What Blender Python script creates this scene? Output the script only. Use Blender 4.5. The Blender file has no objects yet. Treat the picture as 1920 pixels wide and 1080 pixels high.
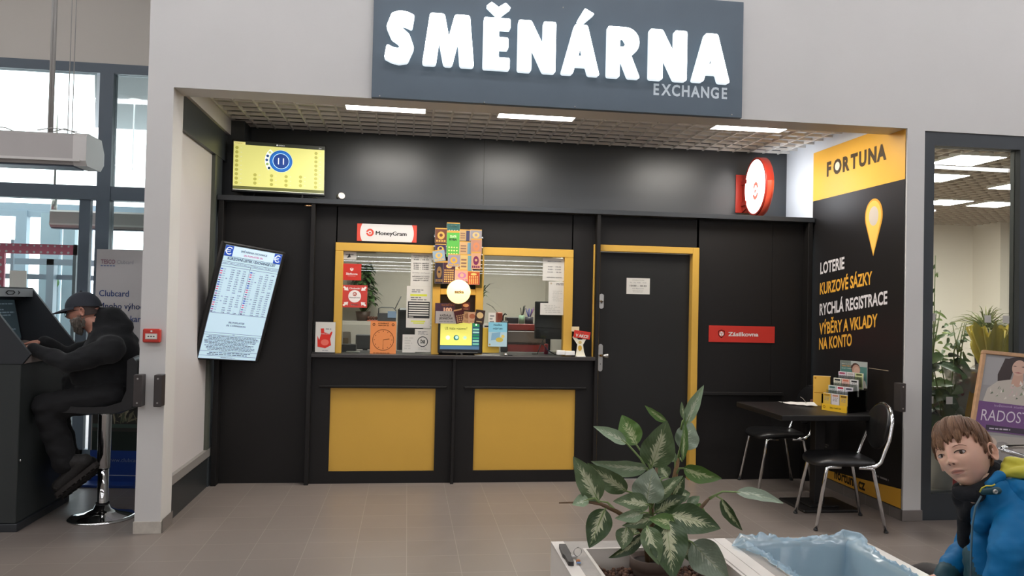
import bpy, math, random
import numpy as np
from mathutils import Vector, Matrix, Quaternion, noise
PI = math.pi
rnd = random.Random(7)
SC = bpy.context.scene
COL = SC.collection
# ---------------------------------------------------------------- camera model (solved from the room's own lines)
FPX = 1458.8
yaw, pit, rol = .13314, .01963, .0222
_fw = Vector((math.sin(yaw)*math.cos(pit), math.cos(yaw)*math.cos(pit), math.sin(pit)))
_rt = Vector((math.cos(yaw), -math.sin(yaw), 0)); _up = _rt.cross(_fw)
RT = math.cos(rol)*_rt + math.sin(rol)*_up
UP = -math.sin(rol)*_rt + math.cos(rol)*_up
EYE = Vector((0, 0, 1.5))
cam_d = bpy.data.cameras.new('camera'); cam = bpy.data.objects.new('camera', cam_d); COL.objects.link(cam)
cam_d.sensor_width = 36; cam_d.lens = FPX/1920*36; cam_d.clip_start = .05; cam_d.clip_end = 300
cam.matrix_world = Matrix(((RT.x, UP.x, -_fw.x, 0), (RT.y, UP.y, -_fw.y, 0), (RT.z, UP.z, -_fw.z, 1.5), (0, 0, 0, 1)))
SC.camera = cam
def ray(px, py): return RT*((px-960)/FPX) + UP*((540-py)/FPX) + _fw
def on(px, py, ax, val):
    r = ray(px, py); t = (val-EYE[ax])/r[ax]; return EYE + r*t
def at(px, py, d): return EYE + ray(px, py)*d
# ---------------------------------------------------------------- materials
def lin(c):
    if isinstance(c, str):
        c = tuple(int(c[i:i+2], 16)/255 for i in (0, 2, 4))
    return tuple(x/12.92 if x <= .04045 else ((x+.055)/1.055)**2.4 for x in c)
MATS = {}
def mat(name, col, rough=.5, metal=0, emit=0, spec=.5, var=0, vscale=8, bump=0, bscale=60, alpha=1, trans=0, coat=0, sheen=0, ecol=None, sss=0):
    if name in MATS: return MATS[name]
    m = bpy.data.materials.new(name); m.use_nodes = True; MATS[name] = m
    nt = m.node_tree; b = nt.nodes['Principled BSDF']; c = lin(col)
    b.inputs['Base Color'].default_value = (*c, 1); b.inputs['Roughness'].default_value = rough
    b.inputs['Metallic'].default_value = metal; b.inputs['Specular IOR Level'].default_value = spec
    b.inputs['Alpha'].default_value = alpha; b.inputs['Transmission Weight'].default_value = trans
    b.inputs['Coat Weight'].default_value = coat; b.inputs['Sheen Weight'].default_value = sheen
    if sss:
        b.inputs['Subsurface Weight'].default_value = sss; b.inputs['Subsurface Radius'].default_value = (.012, .005, .003); b.inputs['Subsurface Scale'].default_value = 1
    if emit:
        b.inputs['Emission Color'].default_value = (*(lin(ecol) if ecol else c), 1); b.inputs['Emission Strength'].default_value = emit
    if var or bump:
        tc = nt.nodes.new('ShaderNodeTexCoord')
    if var:
        n = nt.nodes.new('ShaderNodeTexNoise'); n.inputs['Scale'].default_value = vscale; n.inputs['Detail'].default_value = 5
        nt.links.new(tc.outputs['Object'], n.inputs['Vector'])
        r = nt.nodes.new('ShaderNodeMapRange'); r.inputs['From Min'].default_value = .3; r.inputs['From Max'].default_value = .7
        r.inputs['To Min'].default_value = 1-var; r.inputs['To Max'].default_value = 1+var
        mx = nt.nodes.new('ShaderNodeVectorMath'); mx.operation = 'SCALE'; mx.inputs[0].default_value = c
        nt.links.new(n.outputs['Fac'], r.inputs['Value']); nt.links.new(r.outputs['Result'], mx.inputs['Scale'])
        nt.links.new(mx.outputs['Vector'], b.inputs['Base Color'])
    if bump:
        n2 = nt.nodes.new('ShaderNodeTexNoise'); n2.inputs['Scale'].default_value = bscale; n2.inputs['Detail'].default_value = 4
        nt.links.new(tc.outputs['Object'], n2.inputs['Vector'])
        bp = nt.nodes.new('ShaderNodeBump'); bp.inputs['Strength'].default_value = bump; bp.inputs['Distance'].default_value = .01
        nt.links.new(n2.outputs['Fac'], bp.inputs['Height']); nt.links.new(bp.outputs['Normal'], b.inputs['Normal'])
    return m
def flat(hexc, rough=.55, **k):                                # printed ink / paper colours
    return mat('ink_'+hexc+('_%g' % rough if rough != .55 else ''), hexc, rough, spec=.3, **k)
def glow(hexc, s):
    return mat('glow_%s_%g' % (hexc, s), hexc, .4, emit=s)
def glass_mat(name, tint='ffffff', k=.93, ior=1.5, rough=0):
    m = bpy.data.materials.new(name); m.use_nodes = True; nt = m.node_tree; nt.nodes.clear()
    o = nt.nodes.new('ShaderNodeOutputMaterial'); t = nt.nodes.new('ShaderNodeBsdfTransparent'); g = nt.nodes.new('ShaderNodeBsdfGlossy')
    t.inputs[0].default_value = (*[x*k for x in lin(tint)], 1); g.inputs['Roughness'].default_value = rough
    f = nt.nodes.new('ShaderNodeFresnel'); f.inputs[0].default_value = ior; mx = nt.nodes.new('ShaderNodeMixShader')
    nt.links.new(f.outputs[0], mx.inputs[0]); nt.links.new(t.outputs[0], mx.inputs[1]); nt.links.new(g.outputs[0], mx.inputs[2])
    nt.links.new(mx.outputs[0], o.inputs[0]); MATS[name] = m; return m
# ---------------------------------------------------------------- mesh builder
_tc = {}
def text_geo(s, bold=0.):
    k = (s, bold)
    if k in _tc: return _tc[k]
    if bold and any(c in s for c in 'MWmw'):               # these glyphs fold over when fattened: overlay shifted copies instead
        v0, f0 = text_geo(s, 0.); V = []; F_ = []
        for d in (-bold, -bold/3, bold/3, bold):
            F_ += [tuple(i+len(V)*len(v0) for i in q) for q in f0]; V.append(v0+np.array((d, 0, 0)))
        _tc[k] = (np.concatenate(V) if len(v0) else v0, F_); return _tc[k]
    cu = bpy.data.curves.new('t', 'FONT'); cu.body = s; cu.size = 1; cu.fill_mode = 'FRONT'; cu.resolution_u = 3; cu.offset = bold
    ob = bpy.data.objects.new('t', cu); me = ob.to_mesh()
    v = np.array([tuple(x.co) for x in me.vertices]) if len(me.vertices) else np.zeros((0, 3))
    f = [tuple(p.vertices) for p in me.polygons]
    # faces must look towards +z
    ff = []
    for p in f:
        a, b, c = v[p[0]], v[p[1]], v[p[2]]
        ff.append(p if (b[0]-a[0])*(c[1]-a[1])-(b[1]-a[1])*(c[0]-a[0]) > 0 else tuple(reversed(p)))
    ob.to_mesh_clear(); bpy.data.objects.remove(ob); bpy.data.curves.remove(cu)
    _tc[k] = (v, ff); return _tc[k]
class MB:
    def __init__(s, M=None): s.v = []; s.f = []; s.m = []; s.sm = []; s.mats = []; s.M = M or Matrix(); s.uv = None
    def mi(s, m):
        if m not in s.mats: s.mats.append(m)
        return s.mats.index(m)
    def add(s, vs, fs, m, smooth=False, M=None):
        b = len(s.v); T = s.M @ M if M is not None else s.M
        s.v += [tuple(T @ Vector(p)) for p in vs]; i = s.mi(m)
        for f in fs: s.f.append(tuple(b+k for k in f)); s.m.append(i); s.sm.append(smooth)
        return s
    def box(s, x0, x1, y0, y1, z0, z1, m, bev=0, M=None):
        x0, x1 = sorted((x0, x1)); y0, y1 = sorted((y0, y1)); z0, z1 = sorted((z0, z1))
        b = min(bev, (x1-x0)*.45, (y1-y0)*.45, (z1-z0)*.45)
        if b <= 0:
            v = [(x, y, z) for z in (z0, z1) for x, y in ((x0, y0), (x1, y0), (x1, y1), (x0, y1))]
            return s.add(v, [(3, 2, 1, 0), (4, 5, 6, 7), (0, 1, 5, 4), (1, 2, 6, 5), (2, 3, 7, 6), (3, 0, 4, 7)], m, M=M)
        v = []; f = []; idx = {}
        X = (x0, x1); Y = (y0, y1); Z = (z0, z1); sg = (1, -1)
        for i in (0, 1):
            for j in (0, 1):
                for k in (0, 1):
                    cx, cy, cz = X[i], Y[j], Z[k]; a, c, d = sg[i]*b, sg[j]*b, sg[k]*b
                    for t, p in enumerate(((cx, cy+c, cz+d), (cx+a, cy, cz+d), (cx+a, cy+c, cz))): idx[i, j, k, t] = len(v); v.append(p)
        q = idx
        def face(*l):
            f.append(tuple(l))
        for i in (0, 1):
            l = [q[i, 0, 0, 0], q[i, 1, 0, 0], q[i, 1, 1, 0], q[i, 0, 1, 0]]; face(*(l if i else l[::-1]))
            l = [q[0, i, 0, 1], q[1, i, 0, 1], q[1, i, 1, 1], q[0, i, 1, 1]]; face(*(l[::-1] if i else l))
            l = [q[0, 0, i, 2], q[1, 0, i, 2], q[1, 1, i, 2], q[0, 1, i, 2]]; face(*(l if i else l[::-1]))
        for i in (0, 1):
            for j in (0, 1):
                l = [q[i, j, 0, 0], q[i, j, 0, 1], q[i, j, 1, 1], q[i, j, 1, 0]]; face(*(l if (i+j) % 2 else l[::-1]))
                l = [q[i, 0, j, 0], q[i, 0, j, 2], q[i, 1, j, 2], q[i, 1, j, 0]]; face(*(l[::-1] if (i+j) % 2 else l))
                l = [q[0, i, j, 1], q[0, i, j, 2], q[1, i, j, 2], q[1, i, j, 1]]; face(*(l if (i+j) % 2 else l[::-1]))
                for k in (0, 1):
                    l = [q[i, j, k, 0], q[i, j, k, 1], q[i, j, k, 2]]; face(*(l if (i+j+k) % 2 else l[::-1]))
        return s.add(v, f, m, M=M)
    def rect(s, x0, y0, x1, y1, m, z=0):                         # in the local xy plane facing +z
        return s.add([(x0, y0, z), (x1, y0, z), (x1, y1, z), (x0, y1, z)], [(0, 1, 2, 3)], m)
    def poly(s, pts, m, z=0): return s.add([(x, y, z) for x, y in pts], [tuple(range(len(pts)))], m)
    def disc(s, x, y, r, m, z=0, n=28, ry=None, r0=0):
        ry = ry or r; o = [(x+r*math.cos(a), y+ry*math.sin(a), z) for a in [2*PI*i/n for i in range(n)]]
        if not r0: return s.add(o, [tuple(range(n))], m)
        k = r0/r; o += [(x+(p[0]-x)*k, y+(p[1]-y)*k, z) for p in o]
        return s.add(o, [(i, (i+1) % n, n+(i+1) % n, n+i) for i in range(n)], m)
    def text(s, t, x, y, h, m, z=.0006, w=None, bold=.02, align='l', sx=1.):
        """cap height h; w: fit the width"""
        v, f = text_geo(t, bold)
        if not len(v): return s
        k = h/.727; x0, x1 = v[:, 0].min(), v[:, 0].max(); kx = (w/(x1-x0)) if w else k*sx; W = (x1-x0)*kx
        ox = x - x0*kx - (0 if align == 'l' else W/2 if align == 'c' else W)
        return s.add([(ox+p[0]*kx, y+p[1]*k, z) for p in v], f, m)
    def prism(s, pts, d0, d1, m, ax='y', M=None, smooth=False):   # outline extruded; ax = extrusion axis
        n = len(pts); A = sum(pts[i][0]*pts[(i+1) % n][1]-pts[(i+1) % n][0]*pts[i][1] for i in range(n))
        if A < 0: pts = pts[::-1]
        P = {'z': lambda a, b, d: (a, b, d), 'y': lambda a, b, d: (a, d, b), 'x': lambda a, b, d: (d, a, b)}[ax]
        v = [P(a, b, d0) for a, b in pts]+[P(a, b, d1) for a, b in pts]
        f = [tuple(range(n))[::-1], tuple(range(n, 2*n))]+[(i, (i+1) % n, n+(i+1) % n, n+i) for i in range(n)]
        if (d1 < d0) != (ax == 'y'): f = [t[::-1] for t in f]
        return s.add(v, f, m, M=M, smooth=smooth)
    def tube(s, pts, r, m, n=10, closed=False, cap=True, smooth=True, flatk=1.):
        P = [Vector(p) for p in pts]; R = r if isinstance(r, (list, tuple)) else [r]*len(P)
        N = len(P); T = []
        for i in range(N):
            a = P[(i-1) % N] if closed or i else P[0]; b = P[(i+1) % N] if closed or i < N-1 else P[-1]
            t = (b-a); T.append(t.normalized() if t.length > 1e-9 else Vector((0, 0, 1)))
        u = T[0].orthogonal().normalized(); v = []; 
        for i in range(N):
            u = (u - T[i]*u.dot(T[i])); u = u.normalized() if u.length > 1e-6 else T[i].orthogonal().normalized(); w = T[i].cross(u)
            for k in range(n):
                a = 2*PI*k/n; v.append(tuple(P[i]+(u*math.cos(a)+w*math.sin(a)*flatk)*R[i]))
        f = []
        for i in range(N if closed else N-1):
            for k in range(n):
                j = (i+1) % N; f.append((i*n+k, i*n+(k+1) % n, j*n+(k+1) % n, j*n+k))
        if cap and not closed: f += [tuple(range(n))[::-1], tuple((N-1)*n+k for k in range(n))]
        return s.add(v, f, m, smooth)
    def lathe(s, prof, m, n=32, M=None, smooth=True, cap=False):     # (r, z) profile around z, top downwards or up
        v = []; f = []
        for r, z in prof:
            for k in range(n): v.append((r*math.cos(2*PI*k/n), r*math.sin(2*PI*k/n), z))
        for i in range(len(prof)-1):
            for k in range(n): f.append((i*n+k, i*n+(k+1) % n, (i+1)*n+(k+1) % n, (i+1)*n+k))
        if cap: f += [tuple(range(n))[::-1], tuple((len(prof)-1)*n+k for k in range(n))]
        return s.add(v, f, m, smooth, M)
    def ball(s, c, r, m, n=16, M=None):
        rx, ry, rz = r if isinstance(r, (tuple, list)) else (r, r, r); v = [(c[0], c[1], c[2]-rz)]; h = n//2
        for i in range(1, h):
            a = -PI/2+PI*i/h
            for k in range(n): v.append((c[0]+rx*math.cos(a)*math.cos(2*PI*k/n), c[1]+ry*math.cos(a)*math.sin(2*PI*k/n), c[2]+rz*math.sin(a)))
        v.append((c[0], c[1], c[2]+rz)); f = [(0, 1+(k+1) % n, 1+k) for k in range(n)]
        for i in range(h-2):
            for k in range(n): f.append((1+i*n+k, 1+i*n+(k+1) % n, 1+(i+1)*n+(k+1) % n, 1+(i+1)*n+k))
        b = 1+(h-2)*n; L = len(v)-1; f += [(b+k, b+(k+1) % n, L) for k in range(n)]
        return s.add(v, f, m, True, M)
    def grid(s, fn, nu, nv, m, smooth=True, closed_u=False):
        v = [tuple(fn(i/(nu if closed_u else nu-1), j/(nv-1))) for j in range(nv) for i in range(nu)]
        f = []
        for j in range(nv-1):
            for i in range(nu if closed_u else nu-1):
                k = (i+1) % nu; f.append((j*nu+i, j*nu+k, (j+1)*nu+k, (j+1)*nu+i))
        return s.add(v, f, m, smooth)
    def build(s, name, parent=None, origin=None, **props):
        me = bpy.data.meshes.new(name); o = Vector(origin) if origin is not None else Vector((0, 0, 0))
        if parent is not None and origin is None: o = parent.matrix_world.translation.copy()
        me.from_pydata([(a-o.x, b-o.y, c-o.z) for a, b, c in s.v], [], s.f)
        for m in s.mats: me.materials.append(m)
        me.polygons.foreach_set('material_index', s.m); me.polygons.foreach_set('use_smooth', s.sm); me.update()
        ob = bpy.data.objects.new(name, me); COL.objects.link(ob)
        if parent is not None:
            ob.parent = parent; ob.location = o-parent.matrix_world.translation
        else: ob.location = o
        ob.matrix_world = Matrix.Translation(o)
        for k, x in props.items(): ob[k] = x
        return ob
def tag(o, label, cat, group=None, kind=None):
    if label: o['label'] = label
    if cat: o['category'] = cat
    if group: o['group'] = group
    if kind: o['kind'] = kind
    return o
def thing(name, loc, label, cat, group=None):
    o = bpy.data.objects.new(name, None); COL.objects.link(o); o.empty_display_size = .05
    o.location = loc; o.matrix_world = Matrix.Translation(Vector(loc)); return tag(o, label, cat, group)
def single(name, mb, label, cat, group=None, origin=None):
    if origin is None:
        a = np.array(mb.v); origin = ((a[:, 0].min()+a[:, 0].max())/2, (a[:, 1].min()+a[:, 1].max())/2, a[:, 2].min())
    return tag(mb.build(name, origin=origin), label, cat, group)
def struct(name, mb):
    o = mb.build(name); o['kind'] = 'structure'; return o
def frame(o, u, n):                                            # local x = u (right), y = up along the surface, z = n (outwards)
    u = Vector(u).normalized(); n = Vector(n).normalized(); v = n.cross(u).normalized(); u = v.cross(n); o = Vector(o)
    return Matrix(((u.x, v.x, n.x, o.x), (u.y, v.y, n.y, o.y), (u.z, v.z, n.z, o.z), (0, 0, 0, 1)))
def front(px0, py0, px1, py1, Y):                              # rectangle on a wall plane y = Y from two of its corners: frame at lower left, width, height
    a = on(px0, py0, 1, Y); b = on(px1, py1, 1, Y)
    # py given at left-top and right-bottom
    return frame((a.x, Y, b.z), (1, 0, 0), (0, -1, 0)), b.x-a.x, a.z-b.z
def lines(mb, x0, x1, y0, y1, n, m, z=.0006, seed=1, th=.45, gaps=True, mn=.6):
    """rows of tiny print"""
    r = random.Random(seed); st = (y1-y0)/n
    for i in range(n):
        y = y1-(i+.5)*st; x = x0+(0 if not gaps else r.uniform(0, .1)*(x1-x0)); e = x0+(x1-x0)*r.uniform(mn, 1)
        while x < e:
            w = min(e-x, r.uniform(1.2, 4)*st*.8); mb.rect(x, y-st*th/2, x+w, y+st*th/2, m, z); x += w+st*.4
WHITE = mat('white_paint', 'd2d0cc', .6, var=.02, vscale=2, bump=.02, bscale=150)
BLACK = mat('black_laminate', '171514', .5, spec=.3, var=.06, vscale=3, bump=.012, bscale=200)
BLACKW = mat('black_wall_board', '3a3d40', .33, spec=.6, var=.06, vscale=2)
YEL = mat('yellow_laminate', 'c99e42', .42, spec=.4, var=.02, vscale=3)
DGREY = mat('anthracite_aluminium', '34393d', .45, spec=.5, var=.04)
DGREY2 = mat('blue_grey_aluminium', '4c5964', .4, spec=.5)
CHROME = mat('chrome', 'd8d8d8', .08, metal=1)
STEEL = mat('brushed_steel', 'b9b7b2', .32, metal=1)
BPLAS = mat('black_plastic', '151617', .4, spec=.5)
GPLAS = mat('grey_plastic', '55585a', .5)
WPLAS = mat('white_plastic', 'e4e2de', .35)
LEATH = mat('black_leatherette', '121213', .38, spec=.6, bump=.05, bscale=220)
PAPER = mat('white_paper', 'cdcac3', .75, spec=.2)
INK = flat('2a2a2c'); INKG = flat('77777a')
RED = mat('red_print', 'c2352b', .45, spec=.3)
GLASS = glass_mat('clear_glass', 'f4f8f6', .95, 1.42)
# ================================================================ setting
FY, BY, UY, XL, XR = 5.185, 6.535, 7.0, -1.52, 3.56
TX, TY = .303, .295
def tile_mat(name, col, grout, tx, ty, ox, oy, rough=.33, axis='xy'):
    m = bpy.data.materials.new(name); m.use_nodes = True; nt = m.node_tree; b = nt.nodes['Principled BSDF']; L = nt.links.new
    def N(t, **k):
        n = nt.nodes.new(t)
        for a, x in k.items(): setattr(n, a, x)
        return n
    def M(op, a, b_=None, c=None):
        n = N('ShaderNodeMath', operation=op)
        for i, x in enumerate((a, b_, c)):
            if x is None: continue
            if isinstance(x, (int, float)): n.inputs[i].default_value = x
            else: L(x, n.inputs[i])
        return n.outputs[0]
    g = N('ShaderNodeNewGeometry'); sp = N('ShaderNodeSeparateXYZ'); L(g.outputs['Position'], sp.inputs[0])
    a, c = sp.outputs['XYZ'.index(axis[0].upper())], sp.outputs['XYZ'.index(axis[1].upper())]
    u = M('DIVIDE', M('SUBTRACT', a, ox), tx); v = M('DIVIDE', M('SUBTRACT', c, oy), ty)
    du = M('MULTIPLY', M('MINIMUM', M('FRACT', u), M('SUBTRACT', 1, M('FRACT', u))), tx)
    dv = M('MULTIPLY', M('MINIMUM', M('FRACT', v), M('SUBTRACT', 1, M('FRACT', v))), ty)
    gr = M('LESS_THAN', M('MINIMUM', du, dv), .0018)
    cv = N('ShaderNodeCombineXYZ'); L(M('FLOOR', u), cv.inputs[0]); L(M('FLOOR', v), cv.inputs[1])
    wn = N('ShaderNodeTexWhiteNoise', noise_dimensions='2D'); L(cv.outputs[0], wn.inputs['Vector'])
    no = N('ShaderNodeTexNoise'); no.inputs['Scale'].default_value = 7; no.inputs['Detail'].default_value = 6; L(g.outputs['Position'], no.inputs['Vector'])
    k = M('ADD', M('MULTIPLY', M('SUBTRACT', wn.outputs['Value'], .5), .07), M('ADD', .93, M('MULTIPLY', no.outputs['Fac'], .14)))
    sc = N('ShaderNodeVectorMath', operation='SCALE'); sc.inputs[0].default_value = lin(col); L(k, sc.inputs['Scale'])
    mx = N('ShaderNodeMix', data_type='RGBA'); L(gr, mx.inputs[0]); L(sc.outputs['Vector'], mx.inputs[6]); mx.inputs[7].default_value = (*lin(grout), 1)
    L(mx.outputs[2], b.inputs['Base Color']); L(M('ADD', rough, M('MULTIPLY', no.outputs['Fac'], .12)), b.inputs['Roughness'])
    b.inputs['Specular IOR Level'].default_value = .5
    bp = N('ShaderNodeBump'); bp.inputs['Strength'].default_value = .25; bp.inputs['Distance'].default_value = .002; L(M('SUBTRACT', 1, gr), bp.inputs['Height']); L(bp.outputs[0], b.inputs['Normal'])
    MATS[name] = m; return m
TILE = tile_mat('porcelain_floor_tiles', '7d736c', '958c83', TX, TY, -1.18, 6.115-TY*20)
PLN = tile_mat('plinth_tiles', '77706b', '9a9389', 60, .303, 0, 5.02, axis='zy')
PLNX = mat('plinth_tile', '77706b', .45, var=.05)
HALL_W = mat('hall_white', 'd8d4ce', .7)
fl = MB(); fl.rect(-14, -92, 20, 20, TILE, 0); struct('floor', fl)
# facade with the opening and the florist's window
f = MB(); T = .22
f.box(-1.667, -1.51, FY, FY+T, 0, 5, WHITE)                            # left pier
f.box(-1.51, XR, FY, FY+T, 2.83, 5, WHITE)                             # lintel
f.box(XR, 3.697, FY, FY+T, 0, 5, WHITE)                                # right pier
f.box(3.697, 14, FY, FY+T, 2.82, 5, WHITE)
struct('wall_front', f)
b = MB(); b.box(-1.672, -1.503, FY-.006, FY+T+.004, 0, .075, mat('plinth_cream_worn', 'beb7ab', .5, var=.1, vscale=25)); b.box(-1.5, -1.499, FY, FY+T, 0, .085, PLNX); struct('baseboard_left', b)
b = MB(); b.box(XR-.012, 3.705, FY-.012, FY+.01, 0, .078, PLNX, .002); b.box(XR-.012, XR, FY, BY, 0, .078, PLN); struct('baseboard_right', b)
# side wall on the right of the recess, back and upper wall
b = MB(); b.box(XR, XR+.1, FY+T, UY+.1, 0, 3.4, mat('white_side_wall', 'd9dde2', .55, var=.02)); struct('wall_right', b)
b = MB()
b.box(XL, .655, UY, UY+.04, 2.2, 3.12, BLACKW); b.box(.66, XR, UY, UY+.04, 2.2, 3.12, BLACKW)
b.box(.651, .664, UY+.002, UY+.03, 2.2, 3.12, BPLAS); struct('wall_back_upper', b)
b = MB(); b.box(XL-.02, -1.385, 6.73, 6.998, 2.32, 2.975, BLACKW); struct('trim_1', b)
# left side of the recess: a dark framed glazed partition with a white board behind
DF = mat('dark_partition_frame', '3c4144', .4, spec=.5)
b = MB(); Y0, Y1 = FY+T, 6.60
b.box(XL-.05, XL, Y0, Y1, .24, .30, mat('sill_grey', '8d8984', .4)); b.box(XL-.06, XL-.012, Y0, Y1, 0, .24, mat('dark_base_board', '2c2f30', .4))
b.box(XL-.055, XL, Y0, Y0+.02, .0, 2.85, DF); b.box(XL-.055, XL, Y0, Y1+.2, 2.62, 2.85, DF); b.box(XL-.055, XL-.005, 6.42, Y1, .0, 2.62, DF)
b.box(XL-.1, XL-.03, Y0, 6.42, .30, 2.62, mat('white_partition_board', 'cdc8c6', .5)); b.box(XL-.055, XL-.004, 6.36, 6.42, .30, 2.62, mat('greenish_strip', '50534a', .45))
struct('wall_left', b)
b = MB(); b.box(XL-.06, XL+.025, FY+T, 6.74, 2.85, 3.10, WHITE); b.box(XL-.06, XL, 6.74, UY+.04, 2.3, 3.12, BLACKW); struct('trim_2', b)
# open cell ceiling of the recess
LAT = mat('lattice_grey', 'e2dfda', .5)
b = MB(); z0, z1 = 2.975, 2.998
x = XL+.03
while x < XR: b.box(x, x+.014, FY+T, UY, z0, z1, LAT); x += .15
y = FY+T+.04
while y < UY: b.box(XL, XR, y, y+.012, z0, z1, LAT); y += .15
b.box(XL, XR, FY+T, UY, 3.08, 3.10, mat('void_grey', 'd6d3ce', .8)); struct('ceiling', b)
# three square panels in the lattice
def ceil_panel(name, x0, y0, s, z, label, group, power):
    t = thing(name, (x0+s/2, y0+s/2, z), label, 'ceiling light', group)
    m = MB(); x1, y1, e = x0+s, y0+s, .012; [m.box(*q, z-.004, z+.03, WPLAS) for q in ((x0-e, x1+e, y0-e, y0), (x0-e, x1+e, y1, y1+e), (x0-e, x0, y0, y1), (x1, x1+e, y0, y1))]; m.box(x0-e, x1+e, y0-e, y1+e, z+.03, z+.045, WPLAS); m.build('frame', t)
    m = MB(); m.rect(x0, y0, x1, y1, glow('fffaf2', power), z); m.f = [q[::-1] for q in m.f]; m.build('diffuser', t)
LP = (('left', -.50), ('middle', .67), ('right', 2.43))
for w_, x in LP: ceil_panel('ceiling_panel_light', x, 5.50, .6, z0-.004, 'square white panel light in the open grid ceiling, %s of three behind the lintel' % w_, 'panel lights over the booth', 24)
# ---------------------------------------------------------------- left: entrance glazing
WY = 7.66
b = MB(); b.box(-9, -1.667, WY-.02, WY+.25, 3.64, 5, mat('upper_wall_grey', 'd5cec4', .6)); b.box(-1.667, -1.57, FY+T, WY+.25, 0, 5, WHITE); struct('wall_entrance', b)
b = MB(); FR = DGREY2
b.box(-9, -1.667, WY-.04, WY+.06, 3.55, 3.64, FR); b.box(-9, -1.667, WY-.04, WY+.06, 2.37, 2.50, FR)
b.box(-2.87, -2.75, WY-.05, WY+.06, 0, 3.56, FR); b.box(-9, -1.667, WY-.03, WY+.05, 0, .07, FR)
b.box(-3.02, -2.925, WY-.03, WY+.03, 0, 2.37, FR); b.box(-4.3, -4.2, WY-.03, WY+.03, 0, 2.37, FR)
b.build('window_frame')['kind'] = 'structure'
g = MB(); g.box(-9, -2.92, WY, WY+.01, .07, 3.55, GLASS); g.box(-2.75, -1.667, WY, WY+.01, .07, 3.55, GLASS); struct('window_1', g)
# vestibule beyond: outer glazing, its ceiling
VW = mat('vestibule_grey', 'a9acad', .7)
b = MB(); b.prism([(-3.05, 7.95), (-1.9, 7.95), (-1.9, 10.9), (-4.15, 10.9)], 3.70, 3.75, VW, 'z'); b.box(-1.95, -1.9, 7.9, 11, 0, 3.7, VW); struct('ceiling_vestibule', b)
b = MB(); OY = 11.2; OF = mat('outer_frame', '8fa0ad', .5)
b.box(-12, -1.9, OY, OY+.08, 2.52, 2.70, OF); b.box(-12, -1.9, OY, OY+.08, 0, .1, OF)
for x in (-4.35, -5.15, -6.6): b.box(x-.07, x+.07, OY-.02, OY+.08, 0, 2.6, OF)
b.box(-4.25, -4.1, OY+.3, OY+.32, 0, 2.5, mat('pale_blue_post', 'c7dde6', .5)); struct('window_2', b)
b = MB(); b.rect(-30, 11.3, 4, 60, mat('outdoor_paving', 'c9cbcc', .8), .003); struct('floor_outdoors', b)
# hall around and behind the viewer
b = MB(); b.box(-14, 20, -92, FY, 5.0, 5.05, HALL_W); b.box(-9.1, -1.6, FY, WY+.2, 5.0, 5.05, HALL_W); struct('ceiling_hall', b)
b = MB(); b.box(-14.1, -14, -92, 12, 0, 5, HALL_W); b.box(-14, -9, WY, WY+.2, 0, 5, HALL_W); struct('wall_hall_left', b)
b = MB(); b.box(20, 20.1, -92, FY, 0, 5, HALL_W); struct('wall_hall_right', b)
b = MB(); b.box(-14, 20, -92.1, -92, 0, 5, HALL_W); struct('wall_hall_far', b)
# rows of strip lights down the hall (their reflections are the pale lines in both shop windows)
STRIP = glow('f6f6fc', 17)
for i in range(13):
    y = 1.2-7*i if i < 12 else 3.5  # the last row, nearest the facade, is added to brighten it
    for s, (xa, xb) in enumerate(((-11, 2.8), (3.2, 17))):
        m = MB(); m.box(xa, xb, y-.055, y+.055, 4.80, 4.86, STRIP); m.box(xa, xb, y-.11, y+.11, 4.86, 4.92, WPLAS)
        single('strip_light', m, 'long white strip light under the hall ceiling, out of view', 'ceiling light', 'hall strip lights')
# ---------------------------------------------------------------- right: florist's shop
b = MB(); WX0 = 3.697
b.box(WX0, WX0+.085, FY+.01, FY+.11, 0, 2.82, DGREY); b.box(WX0+.085, 14, FY+.01, FY+.11, 2.72, 2.82, DGREY); b.box(WX0+.085, 14, FY+.01, FY+.11, 0, .19, DGREY)
b.box(4.475, 4.60, FY+.011, FY+.109, .19, 2.72, DGREY); b.build('window_frame')['kind'] = 'structure'
g = MB(); g.box(WX0+.085, 4.475, FY+.06, FY+.07, .19, 2.72, GLASS); g.box(4.6, 9, FY+.06, FY+.07, .19, 2.72, GLASS); struct('window_3', g)
SW = mat('shop_white', 'ddd6cb', .6)
b = MB(); b.box(XR+.1, 16, 15.6, 15.7, 0, 3.5, SW); b.box(12.3, 16, 14.8, 15.6, 0, 3.5, SW); struct('wall_shop_back', b)
b = MB(); b.box(XR+.1, XR+.14, FY+T, 15.6, 0, 3.5, SW); struct('wall_shop_left', b)
b = MB(); b.box(16, 16.1, FY+T, 15.7, 0, 3.5, SW); struct('wall_shop_right', b)
LT2 = mat('lattice_taupe', 'c4b9ac', .55)
b = MB(); x = XR+.2
while x < 15.9: b.box(x, x+.02, FY+T, 15.6, 3.42, 3.46, LT2); x += .2
y = FY+T+.1
while y < 15.6: b.box(XR+.15, 16, y, y+.02, 3.42, 3.46, LT2); y += .2
b.box(XR+.1, 16, FY+T, 15.7, 3.62, 3.64, mat('void_taupe', '857b70', .8)); struct('ceiling_shop', b)
for x, y, w_ in ((6.54, 8.50, 'largest, nearest the glass'), (7.03, 9.75, 'small sliver at the left frame'), (8.67, 10.1, 'at the right mullion, upper'), (8.83, 11.95, 'lower left, farther back'), (9.75, 11.95, 'lower right, farther back'), (3.95, 5.65, 'added unseen inside the window to light plants'), (5.2, 5.65, 'added unseen past the mullion to light plants')):  # the last two panels are unseen, added to light the window plants
    ceil_panel('shop_panel_light', x, y, .6, 3.40, 'square white ceiling panel in the flower shop, '+w_, 'flower shop panel lights', 150 if y > 6 else 40)
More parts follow.
